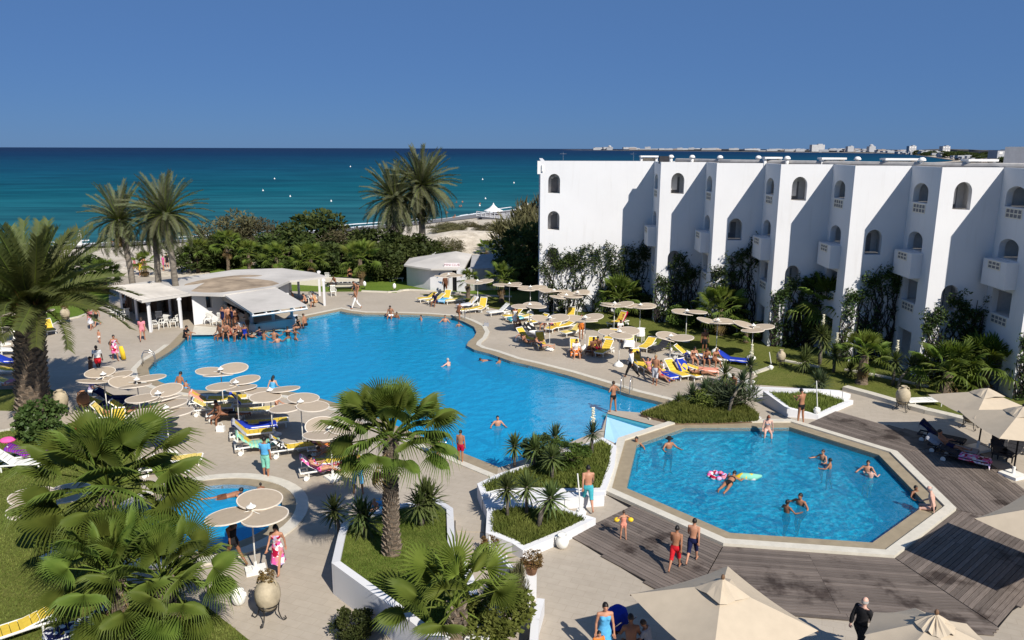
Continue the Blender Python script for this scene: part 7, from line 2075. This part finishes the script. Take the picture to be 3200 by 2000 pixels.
PPL = [
 # left terrace
 (310, 1168, 'walk', 195, 1.75, 4, 'black/short', [('shirt', 'white'), ('trunks', 'red')], 'person in a white T-shirt and red shorts walking towards the palms'),
 (312, 1073, 'stand', 170, .95, 1, 'brown/short', [('nappy', 'white')], 'toddler in a white nappy standing alone on the left terrace'),
 (362, 1126, 'carry', 215, 1.66, 2, 'black/bun', [('vest', P_pink), ('skirt0.95', P_pink)], 'person in a pink beach dress carrying a bag and yellow towel'),
 (447, 1066, 'walk2', 20, 1.68, 1, 'brown/long', [('shirt', 'rose'), ('briefs', 'rose')], 'person in a short pink top walking to the bar pergola'),
 (286, 1030, 'carry', 170, 1.62, 1, 'brown/bun', [('shirt', 'rose'), ('skirt0.95', 'palegrey')], 'person in a pale blue skirt walking with a companion by the lawn'),
 (304, 1020, 'walk', 160, 1.66, 1, 'black/short', [('trunks', 'black')], 'person in black shorts behind the pale blue skirt'),
 (560, 1213, 'edge', -25, 1.78, 2, 'black/short', [('trunks', 'black')], 'person with bare back sitting on the rounded pool end'),
 (580, 1214, 'edge', -25, .85, 1, 'brown/short', [('nappy', 'sky')], 'small child sitting beside the bare backed person at the pool'),
 (578, 1056, 'ground', -100, 1.75, 2, 'black/short', [('shirt', 'black'), ('trunks', 'black')], 'person in black crouching at the bar corner of the pool'),
 (852, 1222, 'edge', -10, 1.65, 0, 'black/long', [('swimsuit', 'sky')], 'person with long black hair sitting on the near rim of the main pool'),
 (833, 1490, 'stand', -10, 1.72, 2, 'black/short', [('shirt', 'sky'), ('longtrunks', 'mint')], 'person in a blue shirt and green shorts standing among the left loungers'),
 (1120, 1542, 'hips', 10, 1.76, 2, 'black/short', [('longtrunks', 'sky')], 'person in sky blue shorts standing left of the big fan palm trunk'),
 (1440, 1444, 'stand', -20, 1.45, 2, 'black/short', [('trunks', 'crimson')], 'child in red trunks standing on the near pool edge'),
 (1380, 1432, 'bend', 80, 1.35, 1, 'fair/short', [('trunks', 'jean')], 'child bending over the near pool ladder'),
 (1178, 1598, 'ground', 150, 1.1, 1, 'fair/short', [('trunks', 'white')], 'child crouching on the paving behind the big palm trunk'),
 (283, 1225, 'lounge', -80, 1.70, 1, 'black/short', [('shirt', 'lilac'), ('trunks', 'white')], 'person in a lilac shirt seated on the blue lounger by the thick palm', .30),
 (290, 1196, 'stand', 150, 1.55, 3, 'black/short', [('trunks', 'brown')], 'person half hidden behind the parasol nearest the thick palm'),
 (862, 1280, 'ground', -100, 1.45, 1, 'brown/short', [('trunks', 'black')], 'child sitting in the shade of the rim side parasol'),
 (65, 1205, 'lieback', 95, 1.65, 1, 'brown/short', [('swimsuit', 'rose')], 'person in pink lying at the left edge', .42),
 (130, 1250, 'lounge', 60, 1.6, 3, 'black/short', [('shirt', 'purple'), ('trunks', 'navy')], 'person in purple sitting in the palm shade by the clay jar', .25),
 # wading pool
 (702, 1553, 'prone', -70, 1.65, 2, 'black/short', [('trunks', 'brown')], 'person lying face down in the shallow wading pool', WL + .02),
 (818, 1566, 'stand', 30, 1.05, 3, 'black/short', [('trunks', 'black')], 'small child standing in the right of the wading pool', -.45),
 (735, 1768, 'walk', 60, 1.66, 3, 'black/long', [('swimsuit', 'black')], 'person in a black swimsuit stepping out of the wading pool'),
 (872, 1786, 'walk', 175, 1.66, 1, 'black/long', [('vest', P_pink), ('skirt1.25', P_pink)], 'person in a bright pink wrap walking past the wading pool'),
 # deck and right side
 (1947, 1684, 'wings', 15, 1.05, 1, 'brown/short', [('swimsuit', 'coral')], 'small child with yellow armbands on the wet boards', .05),
 (2108, 1780, 'walk2', -25, 1.50, 2, 'black/short', [('longtrunks', 'red')], 'child in long red trunks walking on the boards', .05),
 (2162, 1757, 'walk2', -25, 1.52, 1, 'black/short', [('longtrunks', 'navy')], 'child in navy trunks walking on the boards nearer the pool', .05),
 (1836, 1592, 'walk', 5, 1.74, 1, 'black/short', [('longtrunks', 'teal')], 'person in green patterned trunks walking by the white jar with a pole'),
 (2500, 1322, 'hold', 30, 1.76, 2, 'black/short', [('briefs', 'black')], 'person in black briefs standing at the triangular planter reading'),
 # plunge pool
 (1990, 1392, 'swimup', 160, 1.7, 2, 'black/short', [('trunks', 'navy')], 'swimmer leaning on the top left corner of the octagonal pool', -1.02),
 (2090, 1400, 'wade', 200, 1.72, 2, 'black/short', [('trunks', 'black'), ('hatbrim', 'black')], 'wader in a black hat in the octagonal pool', -1.20),
 (2397, 1347, 'edge', 170, 1.64, 5, 'red/long', [('bikini', 'white')], 'person with red hair sitting on the far rim of the octagonal pool', .05),
 (2278, 1508, 'prone', -35, 1.66, 2, 'black/bun', [('bikini', 'black')], 'person in a dark bikini floating face down between two floats', WL + .12),
 (2570, 1438, 'wade', 120, 1.5, 1, 'brown/short', [('trunks', 'navy')], 'fair child swimming at the right of the octagonal pool', -1.10), (2592, 1463, 'wade', 60, 1.4, 2, 'black/short', [('trunks', 'red')], 'dark haired child swimming just below the fair one', -1.08),
 (2710, 1474, 'wade', 150, 1.6, 1, 'black/short', [('trunks', 'blue')], 'parent in the water holding a small child', -1.05), (2720, 1492, 'wade', -30, 1.2, 5, 'black/short', [('trunks', 'white')], 'small child held in the water by a parent', -.92),
 (2505, 1575, 'swimup', 130, 1.75, 2, 'black/short', [('trunks', 'black')], 'larger swimmer of the pair in the lower octagonal pool', -1.08), (2458, 1600, 'wade', -60, 1.5, 3, 'black/short', [('trunks', 'black')], 'smaller swimmer of the pair in the lower octagonal pool', -1.12),
 (2858, 1552, 'wade', 200, 1.4, 3, 'black/short', [('trunks', 'navy')], 'boy in the water at the right corner of the octagonal pool', -1.0), (2914, 1592, 'edge', 60, 1.72, 5, 'grey/balding', [('briefs', 'black')], 'pale elderly person sitting on the right corner of the octagonal pool', .10),
 # bottom edge
 (1886, 2062, 'stand', 185, 1.68, 1, 'black/bun', [('vest', 'sky'), ('skirt0.95', 'sky')], 'person in a bright blue dress at the bottom edge'), (1868, 2095, 'stand', 200, 1.15, 1, 'black/short', [('shirt', 'orange')], 'child before the blue dress at the bottom edge'),
 (1972, 2030, 'lounge', 0, 1.72, 3, 'black/short', [('trunks', 'black')], 'bare backed person seated in the shade of the big square parasol', .35), (2030, 2025, 'lounge', 60, 1.5, 2, 'brown/short', [('shirt', 'grey'), ('trunks', 'navy')], 'child sitting in the shade under the big square parasol', .25),
 (2680, 2050, 'walk', -60, 1.72, 5, 'grey/balding', [('longshirt', 'black'), ('pants', 'black')], 'person dressed all in black at the bottom edge'),
 # main pool swimmers
 (1405, 1143, 'swimup', 60, 1.7, 5, 'grey/short', [('trunks', 'blue')], 'lone swimmer in the middle of the main pool', -1.05), (1527, 1126, 'prone', 110, 1.5, 2, 'black/short', [('trunks', 'navy')], 'swimmer stretched along the east pool edge', WL - .05), (1560, 1134, 'wade', 60, 1.5, 2, 'black/short', [('trunks', 'navy')], 'dark haired swimmer at the east pool edge', -1.25),
 (1555, 1330, 'wade', 190, 1.6, 1, 'black/short', [('trunks', 'navy')], 'swimmer near the planter in the deep blue end', -1.15), (1915, 1286, 'hips', 35, 1.62, 2, 'brown/short', [('briefs', 'black')], 'person in dark trunks standing on the pool weir corner'),
 (1222, 988, 'edge', 170, 1.75, 2, 'black/short', [('trunks', 'white')], 'person sitting on the far rim of the main pool'), (1240, 993, 'wade', 160, 1.6, 3, 'black/short', [('trunks', 'navy')], 'swimmer beside the person on the far rim', -1.25), (1316, 1000, 'wade', 120, 1.5, 1, 'black/short', [('trunks', 'navy')], 'swimmer alone near the far edge', -1.22),
 (1391, 1006, 'wade', 180, 1.78, 1, 'brown/short', [('trunks', 'blue')], 'broad swimmer standing left of the far ladder', -.85), (1432, 1006, 'climb', -30, 1.68, 2, 'black/bun', [('swimsuit', 'brown')], 'person climbing the far pool ladder', -.15), (1434, 1020, 'wade', 200, 1.2, 2, 'black/short', [('trunks', 'navy')], 'child in the water below the far ladder', -.95),
 (1112, 966, 'walk', 95, 1.74, 2, 'black/short', [('pants', 'white')], 'person in white trousers striding along the far paving'),
 # picnic and pergola
 (1094, 886, 'stand', 185, 1.66, 2, 'black/bun', [('bikini', 'black')], 'person in a black bikini standing behind the picnic table'), (1048, 888, 'lounge', 150, 1.7, 3, 'black/short', [('trunks', 'black')], 'person seated at the back of the picnic table', .45), (1121, 925, 'bend', 130, 1.7, 2, 'brown/bun', [('bikini', 'black')], 'person in a black bikini leaning over the picnic table'),
 (958, 948, 'lounge', 100, 1.7, 1, 'black/short', [('trunks', 'black')], 'person seated on a white chair under the right pergola', .42), (988, 946, 'chin', 70, 1.65, 1, 'brown/short', [('shirt', P_stripe), ('trunks', P_stripe)], 'person wrapped in a striped towel under the right pergola', .42), (918, 935, 'lounge', 120, 1.6, 2, 'black/short', [('trunks', 'navy')], 'person seated behind the white pergola post', .40),
 (392, 985, 'stand', 160, 1.70, 3, 'black/short', [('shirt', 'grey'), ('pants', 'black')], 'person in grey standing in the shade of the left pergola'),
 # east terrace
 (1610, 1026, 'stand', 160, 1.66, 1, 'fair/short', [('vest', 'white'), ('skirt0.8', 'white')], 'person in a short white dress on the far east terrace'), (1626, 1016, 'lounge', 120, 1.3, 2, 'black/short', [('trunks', 'black'), ('hatcap', 'yellow')], 'child in a yellow hat next to the white dress', .3),
 (1646, 1072, 'reclineup', -50, 1.66, 1, 'black/bun', [('bikini', 'black')], 'person in a bikini reclining nearest the pool bend', .35), (1692, 1084, 'recline', -85 + 360, 1.7, 1, 'black/short', [('swimsuit', 'navy')], 'person in a black and white suit reclining end on', .35),
 (1362, 944, 'lounge', 150, 1.7, 3, 'black/short', [('shirt', 'navy'), ('trunks', 'navy')], 'dark clothed person on the hut row loungers', .35), (1392, 917, 'stand', 30, 1.7, 3, 'black/short', [('longshirt', 'brown'), ('longtrunks', 'brown')], 'person in brown standing before the hut paintings'),
 (1798, 1100, 'lounge', 190, 1.78, 1, 'black/short', [('shirt', 'cream' if False else 'white'), ('trunks', 'orange')], 'broad person seated facing the pool on an orange towel', .35), (1850, 1092, 'lounge', 200, 1.72, 3, 'black/short', [('trunks', 'brown')], 'dark bare chested person of the leaning couple', .35), (1868, 1090, 'lounge', 170, 1.74, 2, 'black/short', [('shirt', 'brown'), ('trunks', 'crimson')], 'brown clad person of the leaning couple', .35),
 (1816, 1058, 'stand', 165, 1.78, 2, 'brown/short', [('shirt', 'orange'), ('trunks', 'orange')], 'person whose legs show under the middle east parasol'), (1700, 1015, 'lounge', 160, 1.66, 2, 'black/short', [('bikini', 'purple')], 'person seated in purple under the middle parasols', .33), (1722, 1018, 'lounge', 190, 1.64, 2, 'brown/short', [('shirt', 'rose'), ('trunks', 'navy')], 'person seated in rose under the middle parasols', .33),
 (1972, 1180, 'walk', 60, 1.76, 3, 'black/short', [('longshirt', 'white'), ('pants', 'black')], 'waiter in a white shirt and black trousers crossing the east terrace'), (2046, 1202, 'stand', 150, 1.76, 2, 'fair/short', [('longtrunks', 'palegrey')], 'person in pale grey shorts standing by the blue towel'),
 (2030, 1158, 'reclineup', 190, 1.68, 1, 'black/bun', [('bikini', 'rose')], 'person with raised arms reclining behind the pale grey shorts', .35), (2072, 1158, 'lounge', 120, 1.3, 1, 'black/short', [('shirt', 'white'), ('trunks', 'navy')], 'child in white sitting beside the pole of the leaning parasol', .30), (2066, 1180, 'recline', 215, 1.66, 1, 'black/long', [('bikini', 'crimson')], 'person stretching legs over the blue towel', .36),
 (2165, 1122, 'lounge', 190, 1.68, 1, 'black/bun', [('bikini', 'navy')], 'left one of the seated group on the lawn edge', .33), (2206, 1124, 'chin', 175, 1.72, 2, 'black/short', [('trunks', 'navy')], 'middle one of the seated group, leaning forward', .33), (2232, 1126, 'lounge', 200, 1.68, 2, 'fair/short', [('bikini', 'black')], 'fair haired right one of the seated group', .33), (2200, 1104, 'stand', 180, 1.70, 3, 'black/short', [('trunks', 'black')], 'dark figure standing behind the seated group'),
 (2190, 1168, 'lieback', 65 + 180, 1.68, 2, 'black/long', [('bikini', 'black')], 'person in a dark bikini lying at the east row end', .42), (2296, 1212, 'lounge', 130, 1.7, 3, 'black/short', [('trunks', 'black')], 'dark figure seated behind the island yuccas', .33),
 (1935, 1032, 'lounge', 200, 1.6, 2, 'black/short', [('shirt', 'white'), ('trunks', 'black')], 'person seated beside the crimson towel', .33), (1950, 1052, 'lounge', 170, 1.5, 1, 'brown/short', [('bikini', 'rose')], 'child in rose under the pale disc parasol', .33),
 # loungers on the left
 (1000, 1470, 'recline', -68, 1.66, 1, 'black/bun', [('swimsuit', P_pink)], 'person reclining on the pink draped lounger', .36), (1040, 1408, 'prone', 110, 1.6, 2, 'brown/short', [('trunks', 'orange')], 'sunbather on the animal print wrap', .48), (720, 1292, 'prone', 105, 1.74, 3, 'black/short', [('trunks', 'black')], 'tanned sunbather lying in the crowded left cluster', .46),
 (690, 1300, 'lounge', 150, 1.7, 3, 'black/short', [('trunks', 'black')], 'dark person sitting in the crowded left cluster', .33), (385, 1290, 'lieback', 100, 1.6, 2, 'brown/short', [('trunks', 'orange')], 'sunbather among the orange clothes', .44),
 # shaded deck
 (2962, 1398, 'recline', -130, 1.7, 2, 'black/short', [('trunks', 'navy')], 'person reclining in the cream parasol shade on the boards', .36),
]
for t_ in PPL:
    z = t_[9] if len(t_) > 9 else 0.0
    pose, h = t_[2], t_[4]
    if pose in ('wade', 'swimup') and z < -.8: z = min(z, -h * .76)
    if pose in ('edge', 'lounge', 'ground', 'chin', 'recline', 'reclineup', 'lieback', 'prone') or z < -.3: loc = G(t_[0], t_[1], max(z, WL) if z > -.3 else WL); loc.z = z
    else: loc = G(t_[0], t_[1], z)
    person(t_[0], t_[1], pose, t_[3], h, t_[5], t_[6], t_[7], t_[8], loc=loc)
# bathers crowding round the bar
rb_ = random.Random(9)
BATH = [(690, 1050, 'edge', 150, 3, 'swim'), (705, 1042, 'lounge', 200, 2, ''), (722, 1046, 'edge', 120, 2, ''), (700, 1028, 'stand', 160, 2, ''), (716, 1022, 'hold', 200, 1, ''), (730, 1026, 'stand', 140, 2, ''), (742, 1032, 'hold', 220, 2, ''), (738, 1046, 'edge', 200, 2, ''), (754, 1044, 'lounge', 110, 2, ''), (765, 1048, 'edge', 190, 3, ''),
        (788, 1056, 'wade', 0, 2, 'w'), (812, 1050, 'wade', 20, 1, 'w'), (826, 1062, 'wade', -30, 2, 'w'), (857, 1060, 'wade', 0, 2, 'w'), (868, 1070, 'wade', 40, 1, 'w'), (900, 1050, 'wade', 10, 2, 'w'), (925, 1044, 'wade', -20, 3, 'w'), (901, 1066, 'wade', 60, 3, 'w'), (924, 1062, 'wade', -60, 2, 'w'), (936, 1024, 'edge', 120, 2, ''), (955, 1018, 'edge', 60, 2, ''), (775, 1040, 'hold', 150, 2, '')]
BL_ = ['tanned bather at the left end of the bar ledge, back to the pool', 'bather seated second from the left end of the bar ledge', 'bather with folded knees on the bar ledge, third from the left', 'standing bather at the back left of the bar crowd', 'pale bather holding a drink near the bar wall', 'standing bather beside the drink holder near the bar wall', 'bather with a drink at the shaded side panel', 'bather on the ledge before the drink holders', 'leaning bather on the ledge by the side panel', 'dark bather on the ledge nearest the counter',
       'wader at the left end of the counter', 'pale wader before the dark bar opening', 'wader just outside the counter, leaning back', 'wader with a broad back at the white middle post', 'wader a step below the middle post', 'wader at the right post of the counter', 'dark wader at the right end of the counter', 'dark head in the water below the counter', 'wader facing the dark head below the counter', 'bather sitting on the pool rim right of the counter', 'bather seated farthest right by the counter', 'bather standing in the canopy shade at the side panel']
for (px, py, pose, yaw, sk, k), lab in zip(BATH, BL_):
    c = rb_.choice(['black', 'navy', 'blue', 'brown', 'red', 'teal', 'black'])
    z = -1.12 - rb_.uniform(0, .2) if k == 'w' else (.08 if pose == 'edge' else .32 if pose == 'lounge' else .03)
    loc = G(px, py, max(z, WL)); loc.z = z
    person(px, py, pose, yaw, rb_.uniform(1.62, 1.8), sk, rb_.choice(['black/short', 'black/short', 'brown/short', 'black/bun']), [('trunks' if rb_.random() < .7 else 'swimsuit', c)], lab, loc=loc)
# strollers on the beach
for px, py, c, lab in ((424, 853, 'rose', 'distant person in rose walking on the sand left of the palm trunks'), (441, 862, 'yellow', 'distant person in yellow on the sand between the palm trunks'), (452, 850, 'coral', 'distant person in coral on the sand between the palm trunks'), (512, 845, 'pink', 'distant person in pink seen between the two right trunks'), (524, 838, 'black', 'distant person in black seen between the two right trunks'), (405, 835, 'teal', 'distant person in teal beyond the leaning palm')):
    d = G(px, py); z = hgt(d.x, d.y) if d.y > 77 else 0; d = G(px, py, z); person(px, py, rb_.choice(['walk', 'stand', 'walk2']), rb_.uniform(0, 360), 1.7, 1, 'brown/short', [('shirt', c), ('trunks', c)], lab, loc=d)
for px, py in ((1418, 684), (1422, 679), (1396, 668), (1441, 647), (1427, 635), (1435, 648), (1445, 634), (1500, 640), (470, 760), (350, 762)):
    d = ray(px, py); t = (SEA - CAM_H) / d.z; q = Vector((d.x * t, d.y * t, SEA - .9)); person(px, py, 'wade', rb_.uniform(0, 360), 1.7, 2, 'black/short', [('trunks', 'navy')], 'tiny bather standing in the shallow sea', loc=q)['group'] = 'bathers in the sea'
# things people carry or wear apart from clothes
def held(name, label, cat, loc, mb, mat): o = mb.obj(name, [mat], None, True); o.location = loc; props(o, label, cat)
m = MB(); m.tube([(0, 0, .95), (.05, .02, .6), (.10, .05, .1)], [(.05, .12), (.10, .16), (.09, .15)], 8, side=(0, 1, 0)); held('towel', 'yellow towel trailing from the hand of the person in the pink dress', 'towel', G(382, 1128), m, cloth('yellow'))
m = MB(); m.ell((0, 0, 1.05), (.16, .10, .16), 10, 6); held('bag', 'dark bag carried by the person in the pink dress', 'bag', G(352, 1124), m, cloth('black'))
a = G(1947, 1684, .05)
for s in (-1, 1):
    m = MB(); m.ell((0, 0, 0), (.10, .10, .08), 10, 6); held('armband', ('left' if s < 0 else 'right') + ' inflated yellow armband of the small child on the boards', 'armband', a + Vector((s * .235, .02, .70)), m, cloth('yellow'))
# pushchair with a blue hood in the parasol shade
root = empty('pushchair', G(1925, 2010), R(30), 'pushchair with a deep blue hood in the shade of the big square parasol', 'pushchair')
m = MB(); m.lathe([(.32, .55), (.34, .8), (.28, 1.0), (.12, 1.12), (0, 1.14)], 10, sq=.8); m.obj('hood', [cloth('blue')], root)
m = MB(); m.box((0, .1, .5), (.42, .6, .12)); m.obj('seat', [cloth('navy')], root)
for x in (-.25, .25):
    for y in (-.3, .35): m = MB(); m.ell((x, y, .11), (.025, .11, .11), 8, 8); m.obj('wheel', [M['black']], root)
    m = MB(); m.tube([(x, .35, .11), (x, -.1, .55), (x, -.5, 1.0)], .015, 5); m.obj('frame', [M['steel']], root)
print('people', NPEOPLE)
